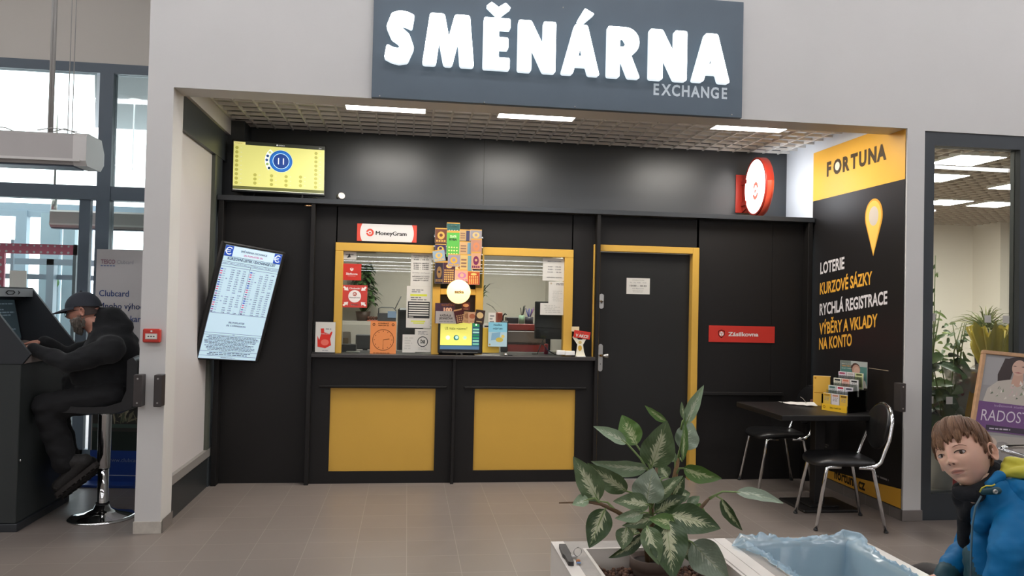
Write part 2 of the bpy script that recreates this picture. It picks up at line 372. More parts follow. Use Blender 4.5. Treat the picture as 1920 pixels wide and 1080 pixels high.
m = MB(); p = on(1882, 278, 2, 3.4); m.lathe([(.09, 3.40), (.1, 3.385), (.07, 3.375), (0, 3.375)], WPLAS, M=Matrix.Translation((p.x, p.y, 0))); single('smoke_detector', m, 'small round white detector on the flower shop ceiling', 'detector')
# ---------------------------------------------------------------- office behind the counter windows
OW = mat('office_wall', 'bdb7ac', .65)
b = MB(); b.box(-.80, 1.56, 8.6, 8.65, 0, 2.2, OW); b.box(-.80, -.76, 6.60, 8.6, 0, 2.2, OW); b.box(1.53, 1.57, 6.60, 8.6, 0, 2.2, OW); struct('wall_office', b)
b = MB(); b.box(-.8, 1.6, 6.58, 8.6, 2.2, 2.24, mat('office_ceiling', '9a958d', .7)); struct('ceiling_office', b)
for x_ in (-.4, .9): ceil_panel('office_panel_light', x_, 7.25, .5, 2.185, 'flat panel light over the office desk, %s window' % ('left' if x_ < 0 else 'right'), 'office lights', 26)
m = MB(); a = on(705, 478, 1, 8.55); m.box(-.62, -.35, 8.54, 8.6, 2.02, 2.18, BPLAS); m.box(-.30, .62, 8.54, 8.6, 2.03, 2.18, BPLAS); single('dark_wall_panel', m, 'dark panel along the top of the office back wall behind left window', 'panel')
# ================================================================ the booth
def xz(px, py, Y=BY): p = on(px, py, 1, Y); return p.x, p.z
# board front with openings: left window, right window and the door
m = MB(); D = .03
wl, wr, wt, wb = -.595, 1.395, 1.967, 1.05
ox0, ox1, ox2, ox3, oz = -.53, .205, .63, 1.32, 1.90
m.box(-1.52, -.78, BY, BY+D, 0, 2.27, BLACK)                        # far left board
m.box(-.78, wl+.01, BY, BY+D, 0, 2.27, BLACK); m.box(wl, wr, BY, BY+D, wt-.01, 2.27, BLACK); m.box(wr-.01, 1.60, BY, BY+D, 0, 2.27, BLACK)
m.box(wl, wr, BY, BY+D, 0, 1.05, BLACK)
m.box(1.60, 2.52, BY, BY+D, 2.02, 2.27, BLACK)
m.box(2.50, 3.20, BY, BY+D, 0, 2.27, BLACK); m.box(3.203, 3.54, BY, BY+D, 0, 2.27, BLACK); m.box(3.19, 3.215, BY+.004, BY+D, 0, 2.27, BPLAS)
struct('wall_booth', m)
t = thing('partition_frame', (1.0, 6.48, 0), 'black upright boards and long top shelf framing the booth front', 'shelf frame')
m = MB(); m.box(-1.52, 3.54, 6.43, UY, 2.272, 2.312, mat('black_shelf', '33363a', .4, spec=.5), .002); m.build('top_shelf', t)
for x0, x1, z0, z1 in ((-1.51, -1.47, 0, 2.272), (-.79, -.757, 0, 2.272), (1.583, 1.613, 0, 2.272), (3.49, 3.53, 0, 2.272), (.385, .41, 0, 1.03)):
    m = MB(); m.box(x0, x1, 6.44, BY, z0, z1, BLACK, .002); m.build('upright', t)
m = MB(); m.box(2.53, 3.3, BY-.05, BY, .74, .765, BLACK, .002); single('wall_ledge', m, 'narrow black ledge low on the wall right of the door', 'ledge')
# counter with worktop and two yellow panels
t = thing('service_counter', (.4, BY-.03, 0), 'black service counter with two large yellow front panels under the windows', 'counter')
m = MB(); m.box(-.757, 1.583, 6.415, 6.95, 1.03, 1.06, mat('black_worktop', '302d2c', .35, spec=.5), .003); m.build('worktop', t)
for (x0, x1) in ((-.615, .26), (.565, 1.445)):
    m = MB(); xa, xb = (-.757, .385) if x0 < 0 else (.41, 1.583)
    z0, z1 = .098, .778
    m.box(xa, xb, BY-.04, BY-.001, z1, 1.03, BLACK); m.box(xa, xb, BY-.04, BY-.001, 0, z0, BLACK)
    m.box(xa, x0+.01, BY-.04, BY-.001, z0, z1, BLACK); m.box(x1-.01, xb, BY-.04, BY-.001, z0, z1, BLACK)
    m.box(x0-.08, x1+.08, BY-.062, BY-.04, z1+.006, z1+.022, BLACK, .003); m.build('front_frame', t)
    m = MB(); m.box(x0+.01, x1-.01, BY-.022, BY-.002, z0, z1, YEL); m.build('yellow_panel', t, label='yellow front panel')
# yellow window surround
t = thing('window_surround', (.4, BY, 1.06), 'yellow laminate frame around the two glazed serving windows', 'window frame')
m = MB(); y0, y1 = BY-.035, BY+.05
m.box(wl, wr, y0, y1, oz, wt, YEL, .003); m.box(wl, ox0, y0, y1, 1.06, oz, YEL, .003); m.box(ox3, wr, y0, y1, 1.06, oz, YEL, .003)
m.box(ox1, ox1+.065, y0, y1, 1.06, oz, YEL, .003); m.box(ox2-.065, ox2, y0, y1, 1.06, oz, YEL, .003); m.box(ox1+.065, ox2-.065, y0, y1, 1.56, 1.61, YEL, .003)
m.build('frame', t)
for a_, b_ in ((ox0, ox1), (ox2, ox3)):
    m = MB(); m.box(a_, b_, BY-.002, BY+.004, 1.06, oz, GLASS); m.build('pane', t)
m = MB(); m.box(ox1+.065, ox2-.065, BY+.02, BY+.03, 1.06, 1.56, mat('dark_brown_back', '2a1a10', .6)); m.box(ox1+.065, ox2-.065, BY+.02, BY+.03, 1.61, oz, BLACK); m.build('back_board', t)
# door
m = MB(); m.box(1.575, 1.630, BY-.03, BY+.09, 0, 2.02, YEL, .003); m.box(2.455, 2.515, BY-.03, BY+.09, 0, 2.02, YEL, .003); m.box(1.630, 2.455, BY-.03, BY+.09, 1.965, 2.02, YEL, .003); o = m.build('door_frame', origin=(2.04, BY, 0)); o['kind'] = 'structure'
m = MB(); m.box(1.635, 2.452, BY+.035, BY+.075, .005, 1.962, mat('black_door', '191918', .5, spec=.35, var=.04), .003); d = m.build('door_1', origin=(2.04, BY+.05, 0)); d['kind'] = 'structure'
HX = 1.662; DY = BY+.035
def plate(z0, z1, nm):
    m = MB(frame((HX, DY, (z0+z1)/2), (1, 0, 0), (0, -1, 0))); h = (z1-z0)/2; r = .020; pts = []
    for i in range(24):
        a = 2*PI*i/24; pts.append((r*math.cos(a), (h-r)*(1 if math.sin(a) >= 0 else -1)+r*math.sin(a)))
    m.prism(pts, 0, .008, STEEL, 'z')
    return m
m = plate(1.47, 1.60, 0); m.tube([(0, 0, .004), (0, 0, .02)], .012, STEEL, 16); m.box(-.003, .003, -.02, .005, .02, .026, BPLAS); m.build('security_lock', d)
m = plate(.93, 1.165, 0); m.disc(0, -.055, .009, STEEL, .0095); m.box(-.002, .002, -.062, -.048, .0095, .0105, BPLAS)
m.tube([(0, .02, .005), (0, .02, .045)], .009, mat('brass', 'a57c45', .3, metal=1), 14)
m.tube([(0, .02, .05), (.012, .02, .055), (.03, .02, .055), (.052, .02, .055), (.06, .02, .055)], [.008, .010, .018, .021, .014], STEEL, 16); m.build('door_handle', d)
M_, w_, h_ = front(1175, 521, 1218, 552, DY-.0005)
def sheet(name, q, Y, label, draw, cat='notice', group=None, th=.0012, paper=PAPER, rot=0, parent=None):
    M, w, h = front(*q, Y)
    if rot: M = M @ Matrix.Translation((w/2, h/2, 0)) @ Matrix.Rotation(rot, 4, 'Z') @ Matrix.Translation((-w/2, -h/2, 0))
    m = MB(M); m.box(0, w, 0, h, 0, th, paper)
    m.M = M @ Matrix.Translation((0, 0, th)); draw(m, w, h)
    return single(name, m, label, cat, group)
def d_door(m, w, h):
    m.text('OTEVÍRACÍ DOBA', w*.5, h*.84, h*.07, flat('8a8a7c'), align='c', bold=0)
    m.text('Po - Ne  9:00 - 19:00', w*.5, h*.68, h*.07, INKG, align='c', bold=0, w=w*.7); m.text('10:00 - 18:30', w*.5, h*.47, h*.11, flat('4a4643'), align='c', w=w*.72)
    m.text('BEZ PŘESTÁVKY', w*.5, h*.31, h*.07, INKG, align='c', bold=0, w=w*.5); lines(m, w*.25, w*.75, h*.1, h*.25, 2, flat('aaa9a0'))
sheet('hours_notice', (1175, 521, 1218, 552), DY, 'white opening hours sheet taped to the black door', d_door)
# wall signs
def mg_logo(m, x, y, r, red, white, z=.0006):
    m.disc(x, y, r, red, z); m.disc(x-.02*r, y-.02*r, r*.50, white, z+.0004, r0=r*.28)
    m.poly([(x-r*.55, y+r*.1), (x+r*.1, y+r*.62), (x+r*.1, y+r*.18)], white, z+.0006)
    m.rect(x-r*1.0, y-r*.1, x-r*.35, y+r*.12, white, z+.0005)
def d_mg(m, w, h):
    m.rect(0, 0, w, h, flat('c8493a'), .0003); n = 12; L_ = []
    for i in range(n+1): a = -1+2*i/n; L_.append((w*.085-w*.035*(1-a*a), h/2+a*h/2))
    R_ = [(w-x, y) for x, y in L_[::-1]]
    m.poly([(x, y) for x, y in L_[::-1]]+[(x, y) for x, y in R_[::-1]], flat('cfccca'), .0007)
    mg_logo(m, w*.215, h*.5, h*.22, flat('c8493a'), flat('cfccca'), .001)
    m.text('MoneyGram', w*.31, h*.37, h*.24, INK, .0012, w=w*.52, bold=.03)
sheet('money_transfer_sign', (670, 419, 781, 455), BY-.004, 'white and red money transfer sign on the black wall above left window', d_mg, 'sign', th=.004)
def d_zas(m, w, h):
    x, y, r = w*.19, h*.5, h*.26; W_ = flat('d7d3cf')
    def hexa(k): return [(x+k*r*c, y+k*r*s) for c, s in ((-.8, .62), (0, 1), (.8, .62), (.8, -.25), (0, -1), (-.8, -.25))]
    m.poly(hexa(1), W_); m.poly(hexa(.82), RED, .001); m.poly([(x-r*.5, y+r*.35), (x, y+r*.6), (x+r*.5, y+r*.35), (x, y+r*.1)], W_, .0014)
    m.poly([(x-r*.5, y+r*.24), (x-r*.06, y), (x-r*.06, y-r*.55), (x-r*.5, y-r*.25)], W_, .0014); m.poly([(x+r*.5, y+r*.24), (x+r*.5, y-r*.25), (x+r*.06, y-r*.55), (x+r*.06, y)], W_, .0014)
    m.text('Zásilkovna', w*.29, h*.38, h*.25, W_, w=w*.46, bold=.03)
sheet('parcel_sign', (1329, 610, 1452, 643), BY-.003, 'long red parcel service sign with white lettering right of the door', d_zas, 'sign', th=.003, paper=RED)
# ---- the big fascia sign
SB = mat('sign_board_slate', '55636e', .45, spec=.5, var=.02)
a = on(697, 186, 1, FY); b_ = on(1386, 222, 1, FY)
t = thing('fascia_sign', (1.0, FY-.03, 2.825), 'slate blue exchange office sign board with glowing white capitals over the opening', 'sign')
SY = FY-.045; sx0, sx1 = a.x, b_.x
m = MB(); m.box(sx0, sx1, SY, FY-.001, 2.826, 3.64, SB, .002); m.build('board', t)
for px, py in ((712, 180), (908, 192), (1078, 200), (1372, 215), (1056, 14)):
    p = on(px, py, 1, SY); m = MB(frame((p.x, SY, p.z), (1, 0, 0), (0, -1, 0))); m.lathe([(.005, 0), (.005, .002), (0, .003)], STEEL, 10); m.build('screw', t)
LIT = glow('f4fbff', 6.5); LSID = mat('letter_side', 'd7e2e8', .4, emit=1.1)
def rnd_poly(pts, r=.03, n=4):
    out = []
    for i in range(len(pts)):
        p0, p, p1 = Vector(pts[i-1]), Vector(pts[i]), Vector(pts[(i+1) % len(pts)])
        a, b = (p0-p), (p1-p); k = min(r, a.length*.45, b.length*.45); a = p+a.normalized()*k; b = p+b.normalized()*k
        for j in range(n+1): s = j/n; q = a*(1-s)**2+p*2*s*(1-s)+b*s*s; out.append((q.x, q.y))
    return out
def glyph(name, outs, holes, x0, x1, y0, y1, depth=.04):
    """outline in a unit box -> a solid letter via a filled curve"""
    cu = bpy.data.curves.new('g', 'CURVE'); cu.dimensions = '2D'; cu.fill_mode = 'BOTH'; cu.extrude = depth/2; cu.bevel_depth = .004; cu.bevel_resolution = 2
    for pts, hole in [(o, 0) for o in outs]+[(o, 1) for o in holes]:
        pts = rnd_poly(pts, .045 if not hole else .02); sp = cu.splines.new('POLY'); sp.points.add(len(pts)-1); sp.use_cyclic_u = True
        for q, (x, y) in zip(sp.points, pts): q.co = (x0+x*(x1-x0), y0+y*(y1-y0), 0, 1)
    ob = bpy.data.objects.new('g', cu); me = ob.to_mesh(); v = [tuple(q.co) for q in me.vertices]; fc = [(tuple(p.vertices), p.normal.z) for p in me.polygons]
    ob.to_mesh_clear(); bpy.data.objects.remove(ob); bpy.data.curves.remove(cu)
    m = MB(frame((0, SY-.012-depth/2, 0), (1, 0, 0), (0, -1, 0))); zz = max(q[2] for q in v)
    m.add(v, [p for p, nz in fc if nz > .3], LIT); m.add(v, [p for p, nz in fc if nz <= .3], LSID)
    return m.build(name, t)
def arc(cx, cy, rx, ry, a0, a1, n=10): return [(cx+rx*math.cos(math.radians(a0+(a1-a0)*i/n)), cy+ry*math.sin(math.radians(a0+(a1-a0)*i/n))) for i in range(n+1)]
# S as a fat stroke
def stroke(pts, w):
    L_, R_ = [], []
    for i, p in enumerate(pts):
        a, b = Vector(pts[max(0, i-1)]), Vector(pts[min(len(pts)-1, i+1)]); d = (b-a).normalized(); n = Vector((-d.y, d.x)); k = w[i] if isinstance(w, list) else w
        L_.append(tuple(Vector(p)+n*k)); R_.append(tuple(Vector(p)-n*k))
    return L_+R_[::-1]
S_ = [(.92, .80), (.72, .85), (.50, .865), (.32, .82), (.26, .70), (.34, .60), (.52, .52), (.68, .43), (.76, .30), (.68, .175), (.48, .135), (.28, .15), (.06, .21)]
LET = {'S': ([stroke(S_, [.13]*3+[.15, .19, .17, .15, .17, .2, .17, .14, .13, .13])], []),
       'M': ([[(0, 0), (.13, 1), (.40, 1), (.50, .52), (.62, 1), (.90, 1), (1, 0), (.74, 0), (.69, .52), (.57, 0), (.42, 0), (.31, .52), (.25, 0)]], []),
       'E': ([[(0, 0), (0, 1), (1, 1), (1, .80), (.56, .80), (.56, .62), (.93, .62), (.93, .40), (.56, .40), (.56, .22), (1, .22), (1, 0)]], []),
       'N': ([[(0, 0), (0, 1), (.33, 1), (.68, .50), (.68, 1), (1, 1), (1, 0), (.68, 0), (.34, .52), (.34, 0)]], []),
       'A': ([[(0, 0), (.34, 1), (.66, 1), (1, 0), (.72, 0), (.66, .17), (.34, .17), (.28, 0)]], [[(.42, .36), (.58, .36), (.5, .63)]]),
       'R': ([[(0, 0), (0, 1), (.55, 1)]+arc(.55, .72, .42, .28, 75, -60, 8)+[(.72, .44), (1, 0), (.66, 0), (.42, .38), (.36, .38), (.36, 0)]], [[(.36, .80), (.50, .80), (.60, .70), (.50, .60), (.36, .60)]])}
def lp(px, py): p = on(px, py, 1, SY-.07); return p.x, p.z
for ch, xa, xb, top, bot, tx in (('S', 722, 777, 16, 118, 0), ('M', 795, 888, 22, 124, 0), ('E', 909, 955, 31, 129, 0), ('N', 974, 1041, 36, 135, 0), ('A', 1056, 1124, 43, 140, 0),
                         ('R', 1142, 1200, 48, 145, 0), ('N', 1221, 1288, 53, 150, 0), ('A', 1302, 1369, 60, 154, 0)):
    x0, zt = lp(xa, top); x1, zb = lp(xb, bot); glyph('letter', *LET[ch], x0, x1, zb, zt)
x0, zt = lp(914, 2); x1, zb = lp(957, 29); glyph('caron', [[(0, .70), (.2, 1), (.5, .62), (.8, 1), (1, .66), (.56, 0), (.44, 0)]], [], x0, x1, zb, zt)
x0, zt = lp(1085, 14); x1, zb = lp(1114, 41); glyph('acute', [[(0, .06), (.45, 1), (1, .66), (.34, -.06)]], [], x0, x1, zb, zt)
p0 = on(1221, 177, 1, SY); p1 = on(1367, 183, 1, SY)
m = MB(frame((p0.x, SY-.001, p0.z), (1, 0, 0), (0, -1, 0))); W = p1.x-p0.x; FM = m.M
for i, ch in enumerate('EXCHANGE'): MB(FM).text(ch, W*(i+.5)/8, 0, .078, mat('sign_white', 'd3dde2', .45), .001, bold=.03, align='c', sx=.80).build('small_letter', t)

# ================================================================ screens and signs of the booth
def disp_frame(c, n, rollv=(0, 0, 1)):
    n = Vector(n).normalized(); u = Vector(rollv).cross(n).normalized()
    return frame(c, u, n)
# lottery television on the shelf
t = thing('television', (-1.09, 6.72, 2.312), 'black flat television on the shelf showing a yellow lottery draw with number 11', 'television')
F = disp_frame((-1.083, 6.66, 2.585), (.17, -.98, .07), (-.02, .07, 1)); TW, TH = .725, .405
m = MB(F); m.box(-TW/2-.012, TW/2+.012, -TH/2-.018, TH/2+.012, -.035, 0, BPLAS, .006); m.box(-TW/2+.1, TW/2-.1, -TH/2+.03, TH/2-.05, -.07, -.034, BPLAS, .01); m.build('casing', t)
m = MB(); m.box(-1.3, -1.27, 6.60, 6.80, 2.312, 2.32, BPLAS, .002); m.box(-.91, -.88, 6.62, 6.82, 2.312, 2.32, BPLAS, .002)
m.box(-1.29, -1.28, 6.68, 6.71, 2.318, 2.42, BPLAS); m.box(-.90, -.89, 6.68, 6.71, 2.318, 2.42, BPLAS); m.build('stand', t)
E1 = .85
m = MB(F @ Matrix.Translation((-TW/2, -TH/2, .001))); G = lambda c, k=E1: glow(c, k)
m.rect(0, 0, TW, TH, G('23261c')); m.rect(0, TH*.075, TW, TH*.93, G('cdca78'), .0005); m.rect(0, .002, TW, TH*.07, G('5a5c2a'), .0005); m.rect(0, 0, TW, .004, G('e6e8d0'), .001)
m.rect(.0, TH*.93, TW*.125, TH*.985, G('e3d98a'), .001); m.text('EUROJACKPOT', TW*.015, TH*.945, TH*.02, G('6a6320'), .0015, w=TW*.09)
m.disc(TW*.47, TH*.965, TH*.014, G('e4e4e4'), .001); m.text('SAZKA', TW*.485, TH*.953, TH*.022, G('bbbbbb'), .001, w=TW*.07); m.text('Živě', TW*.95, TH*.95, TH*.02, G('aaaaaa'), .001, align='c')
DOT = G('a3a04c'); PALE = G('dcdc9e')
def dots(x, y0, y1, n):
    for i in range(n):
        y = y0+(y1-y0)*i/(n-1); m.disc(TW*x, TH*y, TH*.034, DOT, .001, 16); m.rect(TW*x+TH*.07, TH*y-.003, TW*x+TH*.10, TH*y+.003, PALE, .001)
dots(.035, .86, .14, 9); dots(.905, .85, .135, 9); dots(.235, .32, .15, 3); dots(.415, .32, .14, 3); dots(.575, .32, .14, 3); dots(.735, .33, .15, 3)
cx, cy, r = TW*.515, TH*.635, TH*.225
m.disc(cx, cy, r*1.03, G('9fd0e0'), .001, 40); m.disc(cx, cy, r, G('1a4f9e'), .0013, 40); m.disc(cx, cy, r*.92, G('1c66b4'), .0016, 40, r0=r*.74); m.disc(cx, cy, r*.73, G('bfe6f2'), .002, 40, r0=r*.68); m.disc(cx, cy, r*.66, G('173a80'), .0022, 40)
m.text('11', cx, cy-r*.3, r*.62, G('f2f6f8'), .0026, align='c', bold=0)
ring = [(cx+r*1.24*math.cos(a), cy+r*1.24*math.sin(a)) for a in [math.radians(q) for q in (142, 160, 178, 196, 214)]]
m.poly(stroke([(cx+r*1.24*math.cos(math.radians(q)), cy+r*1.24*math.sin(math.radians(q))) for q in range(132, 226, 8)], r*.17), G('e6eef0'), .0012)
for (x, y), c in zip(ring, ('b9c27a', '24406e', '24406e', '88a060', '16304a')): m.disc(x, y, r*.13, G(c), .0016, 14)
m.build('screen', t)
# portrait exchange rate screen
t = thing('rate_display', (-1.27, 6.23, 1.44), 'tilted portrait screen with the currency exchange list on the left of booth', 'screen')
n = Vector((.66, -.71, -.24)); F = frame((-1.27, 6.23, 1.442), Vector((.23, -.11, .97)).cross(n), n); RW, RH = .50, .885
m = MB(F); m.box(-RW/2-.022, RW/2+.03, -RH/2-.012, RH/2+.018, -.045, -.001, BPLAS, .008); m.box(-RW/2+.02, RW/2-.1, -RH/2+.1, RH/2-.15, -.075, -.044, BPLAS, .01); m.build('casing', t)
m = MB(F); m.box(-.06, .06, -.1, .1, -.12, -.07, GPLAS, .004); m.build('wall_bracket', t)
a = F @ Vector((0, 0, -.1)); m = MB(); m.tube([a, (-1.40, 6.45, 1.5), (-1.42, BY-.002, 1.5)], .016, BPLAS, 8); m.build('mount_arm', t)
m = MB(F @ Matrix.Translation((-RW/2, -RH/2, .0))); K = .80; B0, NV = G('9fb6c4', K), G('1d2f48', K); W, H = RW, RH
m.rect(0, 0, W, H, G('54606a', K), .0004); e = .004; m.rect(e, e, W-e, H-e, G('a9c1cf', K), .0008); z = .0012
m.rect(.14*W, .905*H, .86*W, H-e, G('b6cbd8', K), z)
BL = G('20439c', K); EW = G('dfe8ee', K)
for x in (.005, .855):
    m.rect(x*W+e*.4, .905*H, (x+.14)*W-e*.4, H-e*1.2, BL, z); qx, qy, qr = (x+.075)*W, .951*H, .026
    m.poly(stroke([(qx+qr*math.cos(math.radians(k)), qy+qr*math.sin(math.radians(k))) for k in range(45, 320, 15)], .0036), EW, .0016)
    for dy in (.006, -.006): m.rect(qx-qr*1.35, qy+dy-.0022, qx+qr*.4, qy+dy+.0022, EW, .0016)
m.text('SMĚNÁRNA EXCHANGE', W/2, .953*H, .016, NV, .0016, w=W*.46, align='c', bold=.03); m.text('0% POPLATEK 0%', W/2, .922*H, .014, G('a02060', K), .0016, w=W*.33, align='c', bold=.02)
m.text('KURZOVNÍ LÍSTEK / EXCHANGE LIST', W/2, .876*H, .02, NV, .0016, w=W*.84, align='c', bold=.03)
for y in (.905, .858, .835, .815, .408, .234, .215, .07, .03): m.rect(e, y*H-.0012, W-e, y*H+.0012, NV, .0016)
m.rect(W*.495, .408*H, W*.50, .858*H, NV, .0016)
for x0, x1 in ((.02, .48), (.52, .98)): m.text('NÁKUP VALUT / WE BUY VALUTA', x0*W, .842*H, .007, NV, .0016, w=(x1-x0)*W, bold=.02)
r = random.Random(3); cn = [G(c, K) for c in ('2c4a9a', 'b04a78', 'c0506a', '4a5a8a', '9a5a8a', '3a3a5a', '20409a')]
CC = 'EUR USD GBP CHF PLN HUF DKK NOK SEK CAD AUD JPY HRK BGN RON RUB TRY CNY ISK UAH'.split()
for i in range(20):
    y = (.805-.0197*(i+.9))*H
    for h_ in (0, .5):
        m.rect((h_+.012)*W, y, (h_+.05)*W, y+.0085, cn[i % 7], .0016); m.text(CC[i], (h_+.06)*W, y, .0075, NV, .0016, bold=0, w=.04*W)
        for cx_ in (.19, .29, .39): m.text('%.3f' % r.uniform(1, 28) if r.random() > .08 else '-', (h_+cx_)*W, y, .0078, NV, .0016, bold=.03)
        if i in (4, 12, 14): m.text('100', (h_+.125)*W, y, .0078, NV, .0016, bold=.02)
m.text('0% POPLATEK', W/2, .325*H, .014, NV, .0016, align='c', w=W*.28); m.text('0% COMMISSION', W/2, .298*H, .014, NV, .0016, align='c', w=W*.33)
m.text('INFO', W/2, .221*H, .006, NV, .0016, align='c'); lines(m, .03*W, .97*W, .078*H, .21*H, 11, NV, .0016, 5, .42, mn=.8); lines(m, .1*W, .9*W, .035*H, .066*H, 2, NV, .0016, 6, .4, mn=.8); m.text('SMĚNÁRNA EXCHANGE s.r.o.', W/2, .013*H, .007, NV, .0016, align='c')
m.build('screen', t)
# round lightbox sign on a red bracket
c = on(1416, 350, 1, 6.66); cx, cz = c.x, c.z; R_ = .262
t = thing('round_lightbox', (cx, 6.66, cz), 'round glowing white sign with red rim and swirl projecting from upper wall', 'sign')
n = Vector((-1, .06, 0)).normalized(); F = frame((cx, 6.66, cz), (-n).cross(Vector((0, 0, 1)))*-1, n)
RR = mat('red_metal', 'c03a2c', .35, spec=.5)
m = MB(F); m.lathe([(R_, .0), (R_, -.065), (R_*.97, -.07), (0, -.07)], RR, 56); m.lathe([(R_*1.0, 0), (R_*1.0, .006), (R_*.93, .006), (R_*.93, -.004)], RR, 56); m.build('rim', t)
m = MB(F); a_ = [i*PI/20 for i in range(-3, 15)]; prof = []
m.grid(lambda u, v: F.inverted() @ (F @ Vector(((R_+.004+.018*math.sin(PI*v))*math.cos(PI*(1.02-u*.99)), (R_+.004+.018*math.sin(PI*v))*math.sin(PI*(1.02-u*.99)), -.005-.06*v))), 30, 6, mat('red_hood', 'e2553c', .3, spec=.6)); m.build('weather_hood', t)
m = MB(F); m.lathe([(R_*.93, .002), (0, .004)], glow('fff8f4', 3.2), 56); m.build('light_face', t)
m = MB(F); m.lathe([(R_*.93, -.072), (0, -.074)], glow('f4f8ff', 5), 56); m.build('light_face', t)
m = MB(F); sw = glow('e06a5c', 1.6); zz = .006; m.poly(stroke([(-.02+.05*math.cos(math.radians(k)), .05+.055*math.sin(math.radians(k))) for k in range(20, 175, 12)], .016), sw, zz); m.poly(stroke([(-.025+.045*math.cos(math.radians(k)), .035+.06*math.sin(math.radians(k))) for k in range(-20, -165, -12)], .015), sw, zz); m.poly([(-.05, .035), (.0, .07), (.0, .03)], sw, zz); m.build('swirl_mark', t)
m = MB(); yb = UY-.003; bx = cx+.03
m.box(bx-.02, bx+.02, 6.86, yb, cz+.06, cz+.10, RR, .003); m.box(bx-.02, bx+.02, 6.86, yb, cz-.14, cz-.10, RR, .003)
m.prism([(6.90, cz-.17), (7.0-.006, cz-.2), (6.994, cz+.16), (6.90, cz+.13), (6.93, cz+.03), (6.93, cz-.07)], bx-.006, bx+.006, RR, 'x'); m.box(bx-.07, bx+.07, yb-.008, yb, cz-.2, cz+.16, RR, .002); m.build('bracket', t)
# small white spotlight lamp on the shelf with its cable
p = on(641, 368, 1, 6.55); t = thing('spot_lamp', (p.x, 6.6, 2.312), 'small white spot lamp lying on the shelf right of the television', 'lamp')
F = frame((p.x, 6.53, p.z+.002), (.9, -.3, .2), (.35, -.9, .25)); m = MB(F); m.lathe([(0, -.05), (.02, -.05), (.022, -.045), (.028, 0), (.026, .002), (.022, -.003), (0, -.004)], mat('lamp_white', 'ded6cc', .3), 24); m.build('lamp_head', t)
m = MB(F); m.lathe([(.03, -.052), (.034, -.04), (.030, -.03)], BPLAS, 20); m.build('ring', t)
m = MB(); m.tube([(p.x-.02, 6.59, 2.33), (p.x-.07, 6.6, 2.318), (p.x-.16, 6.55, 2.317), (p.x-.22, 6.6, 2.34), (p.x-.27, 6.58, 2.318), (p.x-.33, 6.62, 2.33), (p.x-.36, 6.7, 2.35)], .004, BPLAS, 6); m.build('cable', t)
p = on(578, 386, 1, 6.445); m = MB(frame((p.x, 6.438, p.z), (1, 0, 0), (0, -1, 0))); BR = mat('worn_brass', 'b08a66', .3, metal=1); m.tube([(-.03, 0, 0), (-.012, 0, 0), (-.01, 0, 0), (.008, 0, 0), (.012, 0, 0), (.03, 0, 0)], [.002, .006, .004, .007, .005, .002], BR, 10); single('clip', m, 'small shiny brass clip under the shelf above the rate screen', 'clip')
# betting shop poster on the right wall (reads away from the wall, far edge on the left)
t = thing('wall_poster', (XR, 5.85, 1.5), 'tall black and yellow betting poster with pin symbol on the side wall', 'poster')
PF = frame((XR-.004, 6.49, 0), (0, -1, 0), (-1, 0, 0)); PW = 6.49-5.20
def pp(px, py): q = on(px, py, 0, XR-.004); return 6.49-q.y, q.z
PB = mat('poster_black', '1d1b1b', .40, spec=.45); PY = mat('poster_yellow', 'eeb443', .42, spec=.4)
m = MB(PF); m.box(0, PW, .08, 2.465, 0, .003, PB); m.prism([(0, 2.465), (PW, 2.465), (PW, 2.895), (0, 2.895)], 0, .003, PY, 'z'); m.prism([(0, .085), (PW, .085), (PW, .225), (0, .125)], .003, .0036, PY, 'z'); m.box(-.006, 0, .08, 2.895, -.002, .004, WPLAS)
m.build('panel', t)
m = MB(PF); z = .0042; DK = flat('4a3a22'); WH = flat('d8d3d3'); YT = flat('e2a63e')
def ptext(s, a, b, h, mt, bold=.03):
    x0, y0 = pp(*a); x1, y1 = pp(*b); m.text(s, x0, (y0+y1)/2 if abs(y0-y1) < .05 else y0, h, mt, z, w=x1-x0, bold=bold)
x0, y0 = pp(1550, 337); x1, y1 = pp(1659, 312); fh = .19
for i, ch in enumerate('FORTUNA'): m.text(ch, x0+(x1-x0)*(.05, .21, .37, .51, .655, .81, .955)[i], y0+.03, .118, DK, z, align='c', bold=.05, sx=.92)
m.disc(x0+(x1-x0)*.21, y0+.088, .036, flat('efe3c8'), z+.0006, 20)
m.build('lettering', t); m = MB(PF)
cx, cy = pp(1639, 416); k = .175
pin = [(cx+.115*math.cos(math.radians(q)), cy+.045+.135*math.sin(math.radians(q))) for q in range(-20, 201, 10)]+[(cx, cy-.265)]
m.poly(pin, flat('d99a35'), z); pin2 = [(cx-.004+.1*math.cos(math.radians(q)), cy+.045+.12*math.sin(math.radians(q))) for q in range(-20, 201, 10)]+[(cx, cy-.25)]
m.poly(pin2, flat('ecc05c'), z+.0003); m.disc(cx, cy+.045, .062, flat('c9bcae'), z+.0006, 30, ry=.075)
m.build('pin_symbol', t)
hh = pp(1538.5, 490.5)[1]-pp(1538.8, 513.7)[1]
for s, a, b, mt in (('LOTERIE', (1538.8, 513.7), (1584, 503.3), WH), ('KURZOVÉ SÁZKY', (1538, 552), (1636, 532), YT), ('RYCHLÁ REGISTRACE', (1537.5, 591), (1664.5, 569.4), WH), ('VÝBĚRY A VKLADY', (1537, 627), (1646, 612), YT), ('NA KONTO', (1536.6, 655), (1598, 647.7), YT)):
    x0, y0 = pp(*a); x1, y1 = pp(*b); k = (y1-y0)/(x1-x0); m = MB(PF @ Matrix(((1, 0, 0, 0), (k, 1, 0, -k*x0), (0, 0, 1, 0), (0, 0, 0, 1)))); m.text(s, x0, y0, hh*.92, mt, z, w=x1-x0, bold=.028); m.build('text_line', t)
